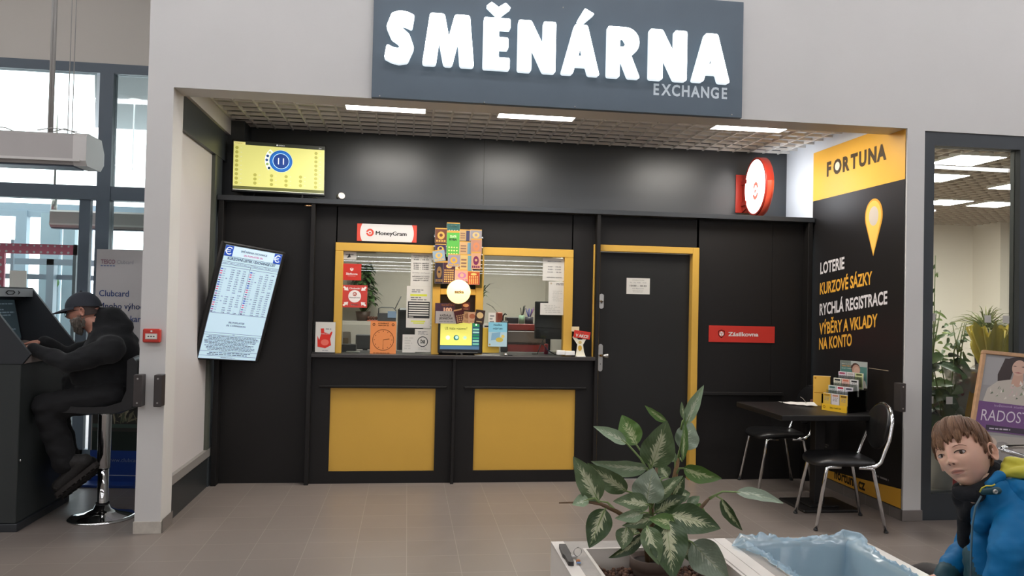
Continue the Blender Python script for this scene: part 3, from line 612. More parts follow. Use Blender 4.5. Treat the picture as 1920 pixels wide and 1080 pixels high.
m = MB(PF); x0, y0 = pp(1565, 911); x1, y1 = pp(1621, 922); m.text('ifortuna.cz', x0, .108, .085, flat('2b2014'), z, w=(x1-x0)*1.03, bold=.03)
m.build('text_line', t); m = MB(PF); x0, y0 = pp(1630, 690); x1, y1 = pp(1667, 689); m.rect(x0, y0-.002, x1, y0+.002, flat('b8a58c'), z)
x0, y0 = pp(1532, 785); m.text('PODPORA', x0, y0, .018, flat('cfcac2'), z, w=.13); lines(m, .12, .36, .33, .37, 2, flat('6a6662'), z, 3); lines(m, .98, 1.2, .24, .27, 1, flat('9a9692'), z, 9)
m.build('small_print', t)
# fire alarm call point and dark brackets on the piers
F, w_, h_ = front(271, 616, 303, 642, FY); t = thing('fire_call_point', (on(287, 630, 1, FY).x, FY, 1.3), 'red fire alarm call point on the white left pier', 'alarm')
m = MB(F); m.box(0, w_, 0, h_, .001, .035, mat('alarm_red', 'c23a2e', .35), .006); m.build('housing', t)
m = MB(F); m.box(w_*.16, w_*.84, h_*.25, h_*.66, .035, .038, PAPER, .001); m.rect(w_*.22, h_*.30, w_*.78, h_*.6, flat('e6e2d8'), .0384)
for x in (.34, .5, .66): m.disc(w_*x, h_*.45, .0045, INK, .039, 10)
m.rect(w_*.3, h_*.44, w_*.7, h_*.46, INK, .0388); m.disc(w_*.5, h_*.83, .006, WPLAS, .0355, 10); m.build('press_plate', t)
for q, l, sx in (((258, 701, 272, 760), 'dark metal door bracket on the outer edge of left pier', -.0), ((296, 701, 309, 760), 'dark metal door bracket on the opening edge of left pier', 0), ((1676, 717, 1685, 770), 'dark metal door bracket on the right pier', 0)):
    F, w_, h_ = front(*q, FY); w_ = max(w_, .045); t = thing('pier_bracket', (F.translation.x+w_/2, FY, F.translation.z), l, 'bracket', 'dark pier brackets')
    BM = mat('bracket_brown', '3b3634', .4, spec=.5)
    m = MB(F); m.box(0, w_, 0, h_, .0, .075, BM, .003); m.build('body', t)
    [MB(F).disc(w_*.5, h_*k, .006, STEEL, .0755, 10).build('screw', t) for k in (.12, .88)]
# ================================================================ table, chairs and leaflets under the poster
TBK = mat('table_black', '181615', .42, spec=.4)
tx0, tx1, ty0, ty1 = 2.66, 3.50, 5.24, 6.02
t = thing('cafe_table', (3.08, 5.63, 0), 'black square pedestal table standing against the betting poster', 'table')
m = MB(); m.box(tx0, tx1, ty0, ty1, .705, .745, TBK, .004); m.build('tabletop', t)
c = Vector((on(1509, 940, 2, 0).x+.02, 5.62)); m = MB(); m.box(c.x-.04, c.x+.04, c.y-.04, c.y+.04, .03, .705, TBK, .004); m.build('pedestal', t)
m = MB(); m.box(c.x-.21, c.x+.25, c.y-.20, c.y+.2, 0, .02, TBK, .008); m.box(c.x-.12, c.x+.12, c.y-.12, c.y+.12, .02, .032, TBK, .01); m.build('base_plate', t)
def chair(loc, ang, label):
    """stacking chair facing local +y"""
    t = thing('visitor_chair', loc, label, 'chair', 'black chairs with chrome legs at the table'); M = Matrix.Translation(loc) @ Matrix.Rotation(ang, 4, 'Z')
    hw, hd, sh = .19, .19, .44
    for s in (-1, 1):
        for fr in (1, -1):
            ft = Vector((s*(hw+.03), fr*(hd+.045), 0)); top = Vector((s*hw, fr*(hd-.035), sh-.02))
            pts = [ft, ft.lerp(top, .9), top, top+Vector((0, -fr*.02, .008)), Vector((s*hw, fr*.06, sh-.01))]
            m = MB(M); m.tube(pts, .0125, CHROME, 12); m.build('leg', t)
            m = MB(M); m.tube([ft, ft.lerp(top, .03)], .0155, BPLAS, 10); m.build('foot_cap', [x for x in t.children][-1])
    m = MB(M)
    bk = [(hw, -.1, sh-.008), (hw, -.17, sh), (hw+.004, -.205, sh+.03), (hw+.004, -.225, sh+.09), (hw, -.26, .62), (hw-.005, -.275, .70)]
    n = 12; top = [((hw-.005)*math.cos(PI*i/n), -.275-.03*math.sin(PI*i/n), .70+.15*math.sin(PI*i/n)) for i in range(1, n)]
    path = bk+top+[(-x, y, z) for x, y, z in bk[::-1]]
    m.tube(path, .0125, CHROME, 12); m.tube([(hw, .1, sh-.01), (-hw, .1, sh-.01)], .008, CHROME, 8); m.tube([(hw, -.1, sh-.01), (-hw, -.1, sh-.01)], .008, CHROME, 8); m.build('back_frame', t)
    m = MB(M)
    def seat(u, v):
        a = 2*PI*u; k = [.0, .9, 1, 1.0, .94, .0][min(5, int(v*5+.01))]; zz = [.0, 0, .012, .028, .042, .048][min(5, int(v*5+.01))]
        e = 4.; cx, sy = math.cos(a), math.sin(a); r = (abs(cx)**e+abs(sy)**e)**(-1/e)
        y = .215*r*sy*k; return (.205*r*cx*k*(1+.04*(sy > 0)), y+.012, sh-.005+zz-(.028*max(0, (y-.13)/.1)**1.5)-.006*(1-abs(cx*k)))
    m.grid(seat, 40, 6, LEATH, closed_u=True); m.build('seat', t)
    m = MB(M)
    def back(u, v):
        a = 2*PI*u; i = min(5, int(v*5+.01)); k = [0, .93, 1, 1, .93, 0][i]; d = [.0, .0, .008, .026, .034, .04][i]
        x = math.cos(a)*.178*k; z = math.sin(a)*k; zz = .715+(.13 if z > 0 else .185)*z; x *= (1 if z > 0 else 1+.05*z)
        return (x, -.232-.055*(zz-.53)/.3-.02*(1-(x/.18)**2)+.02*0+d-.012, zz)
    m.grid(back, 40, 6, LEATH, closed_u=True); m.build('backrest', t)
    return t
ang = math.atan2(.48, .09)        # local +y turned to face the table side (-x)
chair((3.06, 5.17, 0), math.radians(79.5), 'black padded chair with chrome legs in front of the table, nearest the pier')
chair((3.13, 6.27, 0), math.radians(86), 'black padded chair with chrome legs behind the table by the black wall')
# leaflets on the table
TZ = .745
def spot(px, py, z=TZ): q = on(px, py, 2, z); return q
p = on(1566, 770, 2, TZ)
t = thing('leaflet_stand', (3.12, 5.40, TZ), 'stepped clear leaflet stand full of brochures with a portrait card on top', 'stand')
u = Vector((.88, -.47, 0)).normalized(); n = Vector((-.47, -.88, 0)).normalized()      # stand's right and its front
A = on(1541, 768, 2, TZ); B = on(1588, 775, 2, TZ); A.y -= .0
u = (B-A); u.z = 0; LW = u.length; u.normalize(); n = Vector((u.y, -u.x, 0)); F = Matrix(((u.x, 0, n.x, A.x), (u.y, 0, n.y, A.y), (0, 1, 0, TZ), (0, 0, 0, 1)))   # x right, y up, z to the front
CL = glass_mat('clear_acrylic', 'eef2f0', .93, 1.45)
m = MB(F); W = LW
for k in range(4): d = -.055*k; h = .02+.055*k; m.box(-.004, W+.004, h, h+.075 if k else .05, d-.003, d, CL)
m.box(-.004, W+.012, 0, .30, -.225, -.222, CL); m.box(-.005, -.003, 0, .12, -.2, 0, CL); m.box(W+.005, W+.007, 0, .16, -.22, 0, CL); m.build('holder', t)
m = MB(F); m.box(0, W, .0, .05, .001, .003, mat('stand_yellow', 'edbd2c', .4)); m.text('Sázka v hodně akcí', W*.33, .02, .012, flat('5a3a08'), .0034, w=W*.45); m.disc(W*.1, .026, .011, flat('7a4a10'), .0034, 14, r0=.007); m.build('front_strip', t)
r = random.Random(11)
def leaf(x, w, h, y0, z, c, deco):
    m = MB(F); m.box(x, x+w, y0, y0+h, z-.010, z, PAPER, .001); m.M = F @ Matrix.Translation((x, y0, z)); m.rect(.001, .001, w-.001, h-.001, flat(c), .0004)
    deco(m, w, h); return m
def dz(c2):
    def f(m, w, h): m.rect(w*.15, h*.84, w*.85, h*.95, flat(c2), .0008); lines(m, w*.15, w*.85, h*.55, h*.8, 3, flat('8a8684'), .0008, 2)
    return f
rows = [(.004, .125, -.010, [('d9b24a', 'b08020'), ('d8cfd0', 'c08a70'), ('e0b545', '705010')]), (.06, .125, -.065, [('b9c4c0', '4c6a66'), ('dcd8dc', 'b03048'), ('d6d2da', '555560')]),
        (.115, .125, -.12, [('d9d6c0', '3a3a3c'), ('dcb2a4', 'c0705a'), ('dcdad8', '2e2e30')]), (.168, .12, -.172, [('d0c4cc', 'a04860'), ('cfc8c8', 'b0a8a0'), ('c5cd96', '4a5230')])]
wv = W/3
names = ['front row', 'second row', 'third row', 'back row']; sides = ['left', 'middle', 'right']
for ri, (y0, h, z, cs) in enumerate(rows):
    for ci, (c1, c2) in enumerate(cs):
        m = leaf(ci*wv+.002+.004*ri, wv-.004, h, y0, z, c1, dz(c2)); single('brochure', m, 'small brochure in the clear stand, %s, %s pocket' % (names[ri], sides[ci]), 'brochure', 'brochures in the leaflet stand')
def portrait(m, w, h):
    m.rect(0, 0, w, h, flat('4f7a72'), .0004); m.rect(0, h*.75, w*.4, h, flat('6b746c'), .0006); m.rect(w*.4, h*.8, w, h, flat('a5aaa4'), .0005)
    m.poly([(w*.1, 0), (w*.2, h*.28), (w*.45, h*.42), (w*.75, h*.42), (w*.95, h*.25), (w, 0)], flat('c6c0b4'), .0008); m.disc(w*.6, h*.66, w*.15, flat('b08a78'), .001, 20, ry=h*.21); m.disc(w*.57, h*.74, w*.17, flat('4a3228'), .0009, 20, ry=h*.19)
    m.disc(w*.62, h*.63, w*.11, flat('c09c88'), .0012, 18, ry=h*.16)
    m.text('Jsme tu pro vás', w*.05, h*.86, h*.035, flat('d8d8d4'), .0014, w=w*.42); m.text('2022 TIPY', w*.07, h*.77, h*.04, flat('d89a40'), .0014, w=w*.33); m.text('HRAJTE S NÁMI', w*.05, h*.68, h*.035, flat('d8d8d4'), .0014, w=w*.38)
m = MB(F); m.box(-.004, W+.012, .175, .372, -.221, -.219, PAPER); m.M = F @ Matrix.Translation((-.002, .175, -.219)); portrait(m, W+.012, .197); single('portrait_card', m, 'glossy card with a portrait in the back of the leaflet stand', 'card')
a = on(1532, 762, 2, TZ); F2 = frame((a.x, a.y+.06, TZ), (.85, -.42, 0), (-.42, -.85, .12)); m = MB(F2); w, h = .125, .235
m.box(0, w, 0, h, -.03, 0, mat('pamphlet_yellow', 'd9a83c', .45), .002); m.rect(.006, h*.42, w*.8, h*.45, flat('b5811e'), .0005); m.disc(w*.12, h*.93, .008, flat('a87414'), .0005, 12); m.box(.002, w+.004, h-.004, h+.002, -.028, -.002, PAPER); single('pamphlet_box', m, 'upright yellow pamphlet box behind the leaflet stand on the table', 'box')
# crumpled paper and the brown pouch
a = on(1470, 757, 2, TZ); b_ = on(1528, 763, 2, TZ)
m = MB(); L = (b_-a)
def pap(u, v):
    q = a+L*u; return (q.x+.0*v, q.y+.16*(v-.35)*(1-.25*u), TZ+.003+.03*u*(1-abs(v-.5)*1.6)+.010*noise.noise(Vector((u*4, v*5, 1))) + .004)
m.grid(pap, 16, 12, PAPER)
single('crumpled_paper', m, 'crumpled white paper lying on the left end of the table', 'paper')
a = on(1520, 755, 2, TZ); b_ = on(1548, 758, 2, TZ); m = MB(); m.tube([a+Vector((0, 0, .016)), a.lerp(b_, .3)+Vector((0, 0, .018)), b_+Vector((.03, 0, .018))], [.013, .017, .016], mat('brown_pouch', '6b4a3c', .5), 12, flatk=.8); m.tube([a.lerp(b_, .45)+Vector((0, 0, .018)), a.lerp(b_, .55)+Vector((0, 0, .018))], .0185, BPLAS, 12, flatk=.85); single('pouch', m, 'small brown rolled pouch between the paper and the leaflet stand', 'pouch')
a = on(1510, 752, 2, TZ+.04); m = MB(); m.tube([a+Vector((.01, 0, -.035)), a+Vector((0, 0, -.005)), a+Vector((-.02, 0, .02)), a+Vector((-.04, 0, .032))], [.0012, .0016, .0014, .0008], WPLAS, 6); m.tube([a+Vector((.01, 0, -.035)), a+Vector((.02, -.0, -.040))], .001, WPLAS, 5); single('cable_tie', m, 'thin pale strand sticking up from the crumpled paper', 'strand')
# ================================================================ left side: air curtains, kiosk, stool, banner
def air(x0, x1, y0, y1, z0, z1, label, endright=True, cap=.09):
    t = thing('air_curtain', ((x0+x1)/2, (y0+y1)/2, z0), label, 'air curtain', 'air curtains of the entrance')
    AG = mat('air_grey', 'b3aeaa', .45, spec=.5, var=.02); AW = mat('air_white', 'd3cfca', .4)
    yb = y0; d = y1-y0; h = z1-z0
    m = MB(); m.prism([(yb, z0+.03), (yb, z1-.02), (yb+.02, z1), (yb+d-.06, z1), (yb+d, z1-.09), (yb+d, z0+.06), (yb+d-.05, z0), (yb+.02, z0)], x0, x1-cap, AG, 'x'); m.build('body', t)
    m = MB(); m.prism([(yb-.005, z0+.03), (yb-.005, z1-.02), (yb+.02, z1+.004), (yb+d-.05, z1+.004), (yb+d+.01, z1-.09), (yb+d+.01, z0+.05), (yb+d-.05, z0-.005), (yb+.02, z0-.005)], x1-cap, x1, AW, 'x'); m.build('end_cap', t)
    m = MB(); m.box(x0, x1-.1, yb+.04, yb+d-.1, z0-.012, z0+.01, mat('grille_blue_grey', '5c6675', .4)); m.box(x0, x1-.04, yb-.012, yb+.005, z0+.022, z0+.04, AW); m.build('outlet_grille', t)
    return t
t = air(-4.6, -2.30, 5.9, 6.22, 2.42, 2.645, 'long white air curtain unit hanging on cables, nearest at top left')
for px, r_ in ((92, .011), (97, .011), (127, .0035), (135, .0035)):
    q = on(px, 245, 1, 6.05); m = MB(); m.tube([(q.x, 6.05, 2.64), (q.x, 6.05, 5.0)], r_, mat('cable_grey', 'aaa7a2', .4), 8); m.build('suspension_rod' if r_ > .01 else 'suspension_wire', t)
for pts in (((70, 244), (95, 240), (120, 243), (145, 248)), ((100, 247), (122, 241), (140, 249)), ((0, 238), (12, 240), (28, 247))):
    m = MB(); m.tube([on(x, y, 1, 6.02) for x, y in pts], .004, mat('cable_grey', 'aaa7a2', .4), 6); m.build('loose_cable', t)
air(-3.69, -1.95, 8.6, 8.85, 2.185, 2.365, 'smaller grey air curtain seen through the entrance glazing', cap=.0)
a = on(100, 380, 1, 8.7); m = MB(); m.tube([(a.x, 8.72, 2.366), (a.x, 8.72, 3.69)], .012, STEEL, 8); m.tube([(a.x, 8.72, 2.366), (a.x, 8.72, 2.50)], .03, STEEL, 10); single('hanger', m, 'steel hanger above the smaller air curtain behind the glass', 'hanger')
# pendant lamps of the vestibule
q = on(254, 191, 1, 9.2); t = thing('vestibule_light', (q.x, 9.2, 3.6), 'round white ceiling light behind the upper right entrance pane', 'ceiling light'); m = MB(); m.lathe([(0, 3.69), (.07, 3.69), (.06, 3.66), (0, 3.66)], glow('f4f8fa', 1.6), 24, M=Matrix.Translation((q.x, 9.2, 0))); m.build('lamp_disc', t)
m = MB(); m.tube([(q.x-.01, 9.2, 3.66), (q.x-.01, 9.2, 2.9)], .008, glow('e8f0f4', 1.0), 8); m.build('hanging_rod', t)
# red perforated band and posts beyond the glass
RP = mat('red_perforated', 'e8738a', .5); DT = mat('white_dots', 'f4e8ea', .5)
t = thing('perforated_gate', (-3.7, 8.3, 0), 'red board gate with rows of white dots beyond the entrance glass', 'gate')
m = MB(); y = 8.30; m.box(-5.6, -3.30, y, y+.03, 1.885, 1.985, RP); m.build('top_board', t)
m = MB(); m.box(-4.04, -3.965, y, y+.03, 0, 1.885, RP); m.build('side_board', t)
m = MB(frame((0, y, 0), (1, 0, 0), (0, -1, 0))); x = -5.55
while x < -3.31:
    m.disc(x, 1.905, .012, DT, .0008, 10); m.disc(x, 1.968, .010, DT, .0008, 10); x += .064
z = 1.84
while z > .1: m.disc(-4.0, z, .014, DT, .0008, 10); z -= .07
m.build('dots', t)
m = MB(); [m.box(-3.33+dx, -3.30+dx, y+.0, y+.05, 0, 1.99, mat('grey_post', '8e959c', .5)) for dx in (0,)]; m.build('edge_post', t)
m = MB(); q0 = on(18, 507, 1, 9.5); q1 = on(48, 545, 1, 9.5); m.box(q0.x, q1.x, 9.5, 9.52, q1.z, q0.z, mat('pale_paper', 'b9b7b0', .7)); m.box(q0.x-.01, q0.x+.02, 9.53, 9.56, 0, 2.1, OF); single('outdoor_notice', m, 'pale grey notice board standing beyond the entrance glass', 'notice')
for px, l in ((92, 'wide'), (128, 'slim')):
    q = on(px, 480, 1, 10.4); m = MB(); w2 = .11 if l == 'wide' else .07; m.box(q.x-w2, q.x+w2, 10.4, 10.5, 0, 2.5, mat('pale_blue_frame', 'a3b8c2', .5)); 
    single('door_post', m, l+' pale blue sliding door post behind the entrance glass', 'post', 'outer door posts')
m = MB(frame((on(100, 530, 1, 10.35).x, 10.35, on(100, 530, 1, 10.35).z), (1, 0, 0), (0, -1, 0))); m.lathe([(.07, 0), (.07, .01), (0, .01)], mat('green_sticker', '86b277', .5), 20); single('door_sticker', m, 'round green sticker on a sliding door post outside', 'sticker')
m = MB(); m.box(-4.9, -3.5, 9.8, 9.86, 1.83, 1.90, OF); m.box(-4.9, -3.6, 9.9, 9.96, 1.66, 1.72, OF); m.box(-4.22, -4.14, 9.8, 9.9, 0, 1.9, OF); single('railing', m, 'blue grey rails of the entrance door beyond the glass', 'railing')
# betting kiosk
KD = mat('kiosk_dark', '2b2e31', .42, spec=.5, var=.03); KD2 = mat('kiosk_side', '303433', .45, spec=.45, var=.03)
t = thing('betting_kiosk', (-2.8, 5.63, 0), 'dark sit-down betting terminal with hooded screen at the left edge', 'kiosk')
y0, y1 = 5.27, 6.0
m = MB(); m.box(-3.2, -2.40, y0+.0, y1, .05, 1.05, KD2, .004); m.box(-3.2, -2.385, y0-.012, y1+.02, 0, .05, KD, .003); m.box(-3.19, -2.6, y0-.004, y0, .12, .86, mat('kiosk_door', '252829', .5)); m.build('cabinet', t)
side = [(-2.39, 1.05), (-2.345, 1.11), (-2.667, 1.53), (-3.2, 1.53), (-3.2, 1.05)]
for ya, yb in ((y0-.005, y0+.02), (y1-.02, y1+.005)): m = MB(); m.prism(side, ya, yb, KD, 'y'); m.build('side_panel', t)
m = MB(); m.prism([(-2.66, 1.50), (-2.66, 1.535), (-3.2, 1.535), (-3.2, 1.40), (-2.73, 1.45)], y0+.02, y1-.02, KD, 'y'); m.build('hood', t)
m = MB(frame((-2.662, y0+.02, 1.47), (0, 1, 0), (1, 0, 0))); m.box(0, .68, 0, .055, 0, .006, mat('marquee_grey', 'a3a9ab', .3)); m.tube([(.30, .028, .008), (.33, .04, .008), (.40, .04, .008), (.42, .028, .008), (.39, .016, .008), (.33, .016, .008)], .004, BPLAS, 6, closed=True); m.poly([(.46, .01), (.5, .028), (.46, .046), (.475, .028)], INK, .0066); m.build('marquee', t)
m = MB(); m.prism([(-2.39, 1.05), (-2.39, 1.10), (-2.70, 1.16), (-2.80, 1.16), (-2.80, 1.05)], y0+.02, y1-.02, mat('console_beige', '8f837c', .45), 'y'); m.build('console', t)
n = Vector((.97, 0, .2)); F = frame((-2.745, (y0+y1)/2, 1.31), (0, 1, 0), n)
m = MB(F); m.box(-.34, .34, -.16, .16, -.03, 0, BPLAS, .004); m.box(-.32, .32, -.14, .14, 0, .002, mat('touch_screen', '3a464c', .12, emit=.12, ecol='566a72'), 0); lines(m, -.30, .30, -.12, .12, 12, glow('5f6f78', .35), .003, 8); m.build('touch_screen', t)
m = MB(frame((-2.398, 5.30, .44), (0, 1, 0), (1, 0, 0))); m.lathe([(.01, 0), (.01, .006), (0, .007)], CHROME, 12); m.build('lock', t)
# bar stool
sx, sy = -2.0, 5.58
t = thing('bar_stool', (sx, sy, 0), 'black bar stool with chrome post and round foot under the seated man', 'stool')
m = MB(); T0 = Matrix.Translation((sx, sy, 0)); m.lathe([(0, 0), (.21, 0), (.212, .008), (.19, .018), (.11, .035), (.055, .06), (.04, .095), (0, .1)], CHROME, 48, M=T0); m.build('base', t)
m = MB(); m.lathe([(.034, .09), (.034, .33), (.0, .33)], CHROME, 24, M=T0); m.lathe([(.044, .10), (.044, .09), (.036, .085)], BPLAS, 24, M=T0); m.build('post', t)
m = MB(); m.lathe([(.036, .33), (.042, .335), (.042, .69), (.05, .70), (0, .7)], CHROME, 24, M=T0); m.build('sleeve', t)
m = MB()
def st(u, v):      # padded shell, side profile in x-z swept across y
    P = [(-2.23, .735), (-2.20, .775), (-2.08, .765), (-1.92, .77), (-1.83, .80), (-1.80, .88), (-1.80, 1.08), (-1.765, 1.10), (-1.735, 1.06), (-1.74, .86), (-1.765, .755), (-1.86, .715), (-2.05, .71), (-2.2, .72)]
    k = int(u*14+.001) % 14; x, z = P[k]; e = abs(v-.5)*2; y = sy+(v-.5)*.42; s = (1-e**6*.25)
    return (-1.98+(x+1.98)*(.97+.03*s), y, .77+(z-.77)*(s if z < .8 else .9+.1*s))
m.grid(st, 14, 11, LEATH, closed_u=True)
for v in (0, 1): m.add([st(i/14, v) for i in range(14)], [tuple(range(14))], LEATH)
m.build('seat', t)
# clubcard banner stand
t = thing('banner_stand', (-2.2, 6.55, 0), 'grey and blue loyalty card banner stand partly hidden behind the left pier', 'banner')
F = frame((-2.47, 6.60, 0), (.97, -.12, 0), (-.12, -.97, 0)); BW, BH = .66, 1.86
CB = mat('banner_blue', '1d3f8a', .45)
m = MB(F); m.box(0, BW, .06, BH, -.02, 0, mat('banner_grey', 'b4b0ae', .55)); m.box(0, BW, .06, .26, 0, .001, CB); m.rect(.01, .26, BW, .64, mat('banner_photo_dark', '33302c', .5), .0012)
r = random.Random(4)
for i in range(26):
    x, y = r.uniform(.16, .45), r.uniform(.45, .6); a_ = r.uniform(.2, 2.9); m.poly([(x, y), (x+.05*math.cos(a_)-.01, y+.09*math.sin(a_)), (x+.1*math.cos(a_), y+.15*math.sin(a_)*.8), (x+.05*math.cos(a_)+.01, y+.06*math.sin(a_))], flat(r.choice(['7b7560', '5c6350', 'a39a80', '4c4438'])), .0015+.0001*i)
m.rect(.01, .44, BW, .47, flat('4a5a52'), .0018); m.rect(.01, .26, BW, .41, flat('26302a'), .0019)
m.build('banner', t)
m = MB(F); m.box(-.06, BW, 0, .02, -.05, .16, CB, .003); m.box(0, BW, .015, .062, -.01, .02, CB); m.box(.0, BW, .058, .066, .001, .004, PAPER); m.build('foot', t)
m = MB(F); NB = flat('2b4070'); z = .0022
m.text('TESCO', .035, BH-.115, .034, flat('8a6a74'), z, w=.115, bold=.03)
for i in range(5): m.rect(.035+.024*i, BH-.135, .053+.024*i, BH-.128, flat('5a6a90'), z)
m.build('text_line', t); m = MB(F); m.text('Clubcard', .165, BH-.115, .032, flat('8f8d94'), z, w=.13, bold=0)
for s, y, x in (('Clubcard', 1.485, .03), ('Mnoho výhod', 1.385, .03), ('jediné kartě', 1.285, .105)): m.build('text_line', t); m = MB(F); m.text(s, x, y, .05, NB, z, sx=.95, bold=.01)
m.build('text_line', t); m = MB(F); m.text('využijte', .25, 1.07, .028, NB, z, bold=0); m.build('text_line', t); m = MB(F); m.text('www.clubcard.cz', .135, .17, .032, flat('9aa8cc'), z, sx=1.05, bold=.01); m.build('text_line', t)
# ================================================================ papers and stickers on the glass
GY = BY-.003
def d_plain(n, seed=1, yel=None, c=INKG):
    def f(m, w, h):
        lines(m, w*.15, w*.85, h*.15, h*.88, n, c, .0006, seed)
        if yel: [m.rect(w*.12, h*y, w*.85, h*(y+.05), flat('cdd24a'), .0009) for y in yel]
    return f
sheet('note', (643, 472, 668, 487), GY, 'small white note in the top left corner of the left window', lambda m, w, h: (m.poly([(w*.3, h*.2), (w*.5, h*.8), (w*.6, h*.3)], INK, .0005), m.rect(w*.2, h*.6, w*.8, h*.68, INK, .0005)))
def d_red1(m, w, h):
    W_ = flat('e6dcd8'); x, y, r = w*.5, h*.66, h*.1; m.poly([(x-r, y+r*.7), (x, y+r), (x+r, y+r*.7), (x+r*.9, y-r*.4), (x, y-r*1.1), (x-r*.9, y-r*.4)], W_, .0005); m.poly([(x-r*.6, y+r*.4), (x, y+r*.7), (x+r*.6, y+r*.4), (x, y)], RED, .0008)
    m.text('Zásilkovna', w*.5, h*.34, h*.11, W_, .0005, w=w*.62, align='c', bold=.04); m.rect(w*.3, h*.24, w*.7, h*.27, flat('d09088'), .0005)
sheet('parcel_sticker', (642, 494, 677, 526), GY-.0005, 'plain red parcel service sticker, upper one on the left window', d_red1, 'sticker', paper=RED)
def d_red2(m, w, h):
    W_ = flat('ece4e0'); m.disc(w*.5, h*.5, h*.28, W_, .0005, 30); mg_logo(m, w*.5, h*.6, h*.09, flat('a8402c'), W_, .0008); m.text('MoneyGram', w*.5, h*.42, h*.055, flat('553a38'), .0009, align='c', w=w*.42)
    m.text('Obchodní', w*.5, h*.82, h*.075, W_, .0005, w=w*.44, align='c'); m.text('Místo', w*.5, h*.09, h*.075, W_, .0005, w=w*.26, align='c')
    for sx in (-1, 1):
        for sy in (-1, 1):
            P = lambda a, b: (w*.5+sx*a*w, h*.5+sy*b*h); d = lambda L: L if sx*sy > 0 else L[::-1]
            m.poly(d([P(.25, .25), P(.44, .27), P(.40, .31), P(.47, .40), P(.42, .45), P(.33, .37), P(.28, .42)]), W_, .0005)
sheet('agent_sticker', (642, 534, 688, 577), GY-.001, 'red square sticker with four white arrows around a white disc', d_red2, 'sticker', paper=mat('red_sticker', 'c23a30', .4))
def d_hours(m, w, h):
    for i, (s, b) in enumerate((('OTEVÍRACÍ DOBA', .02), ('Po - Pá', 0), ('9:00 - 18:30', .02), ('', 0), ('SOBOTA NEDĚLE', .03), ('9:00 - 18:00', .03), ('9:00 - 19:00', .03), ('9:00 - 12:00', .03), ('', 0), ('(svátky zavřeno)', 0), ('', 0), ('SMĚNÁRNA EXCHANGE', .03), ('+ VÝHODNÝ KURZ', .02), ('NEJLEPŠÍ CENA', .03))):
        if s: m.text(s, w*.5, h*(.90-.057*i), h*.03, INK, .0006, align='c', bold=b, w=w*(.5+.02*len(s)) if len(s) < 18 else w*.8)
    m.rect(w*.15, h*.33, w*.9, h*.336, INKG, .0006)
sheet('hours_sheet', (771, 474, 808, 537), GY, 'tall white opening hours sheet at the top right of the left window', d_hours)
def d_table(m, w, h):
    m.rect(w*.15, h*.76, w*.85, h*.81, flat('cdd24a'), .0005); lines(m, w*.2, w*.8, h*.84, h*.93, 2, INKG, .0005, 3); lines(m, w*.15, w*.85, h*.65, h*.75, 2, INKG, .0007, 4)
    m.rect(w*.06, h*.23, w*.97, h*.63, INK, .0006); [m.rect(w*.1, h*(.57-.056*i), w*.93, h*(.598-.056*i), PAPER, .0009) for i in range(6)]; m.rect(w*.1, h*.245, w*.3, h*.265, PAPER, .0009)
    m.rect(w*.2, h*.14, w*.8, h*.17, flat('cdd24a'), .0005); m.rect(w*.3, h*.1, w*.75, h*.125, flat('cdd24a'), .0005)
sheet('price_sheet', (763, 536, 806, 615), GY-.0015, 'white sheet with a black framed table and yellow highlighted lines', d_table)
def d_stamp(m, w, h):
    m.disc(w*.5, h*.45, w*.33, INK, .0005, 30, r0=w*.28); m.text('ČNB', w*.5, h*.38, h*.14, INK, .0005, align='c', w=w*.3, bold=.05); lines(m, w*.15, w*.85, h*.75, h*.92, 3, INKG, .0005, 5); lines(m, w*.2, w*.8, h*.08, h*.2, 2, flat('aaa8a2'), .0005, 5)
sheet('stamp_sheet', (778, 617, 807, 660), GY-.0025, 'white sheet with a round black emblem below the price sheet', d_stamp)
sheet('blank_sheet', (755, 627, 778, 661), GY-.003, 'small faint sheet left of the round emblem sheet', d_plain(5, 8, c=flat('b9b7b0')))
OR = mat('orange_paper', 'e08a4e', .55)
def d_clock(m, w, h):
    BRN = flat('5a3418'); m.disc(w*.5, h*.43, w*.415, BRN, .0005, 40, r0=w*.395); x, y = w*.5, h*.43
    for i in range(12):
        a = i*PI/6; m.disc(x+w*.34*math.cos(a), y+w*.34*math.sin(a), w*.018, BRN, .0005, 8)
    m.poly([(x-.001, y), (x+.001, y), (x+.0015, y-w*.36), (x-.0015, y-w*.36)][::-1], BRN, .0007); m.poly([(x, y-.002), (x+w*.24, y+.006), (x+w*.24, y+.011), (x, y+.003)], BRN, .0007)
    for xx in (.13, .87): m.disc(w*xx, h*.9, w*.055, BRN, .0005, 16, r0=w*.03)
    m.text('OTEVÍRACÍ', w*.5, h*.92, h*.035, BRN, .0005, align='c', w=w*.42, bold=.04); m.text('VRÁTÍM SE', w*.5, h*.855, h*.035, BRN, .0005, align='c', w=w*.42, bold=.03); m.text('v', w*.5, h*.81, h*.02, BRN, .0005, align='c'); lines(m, w*.1, w*.9, h*.01, h*.05, 1, BRN, .0005, 3)
sheet('clock_notice', (695, 602, 742, 664), GY-.001, 'orange notice with a printed clock face at the bottom of left window', d_clock, paper=OR)
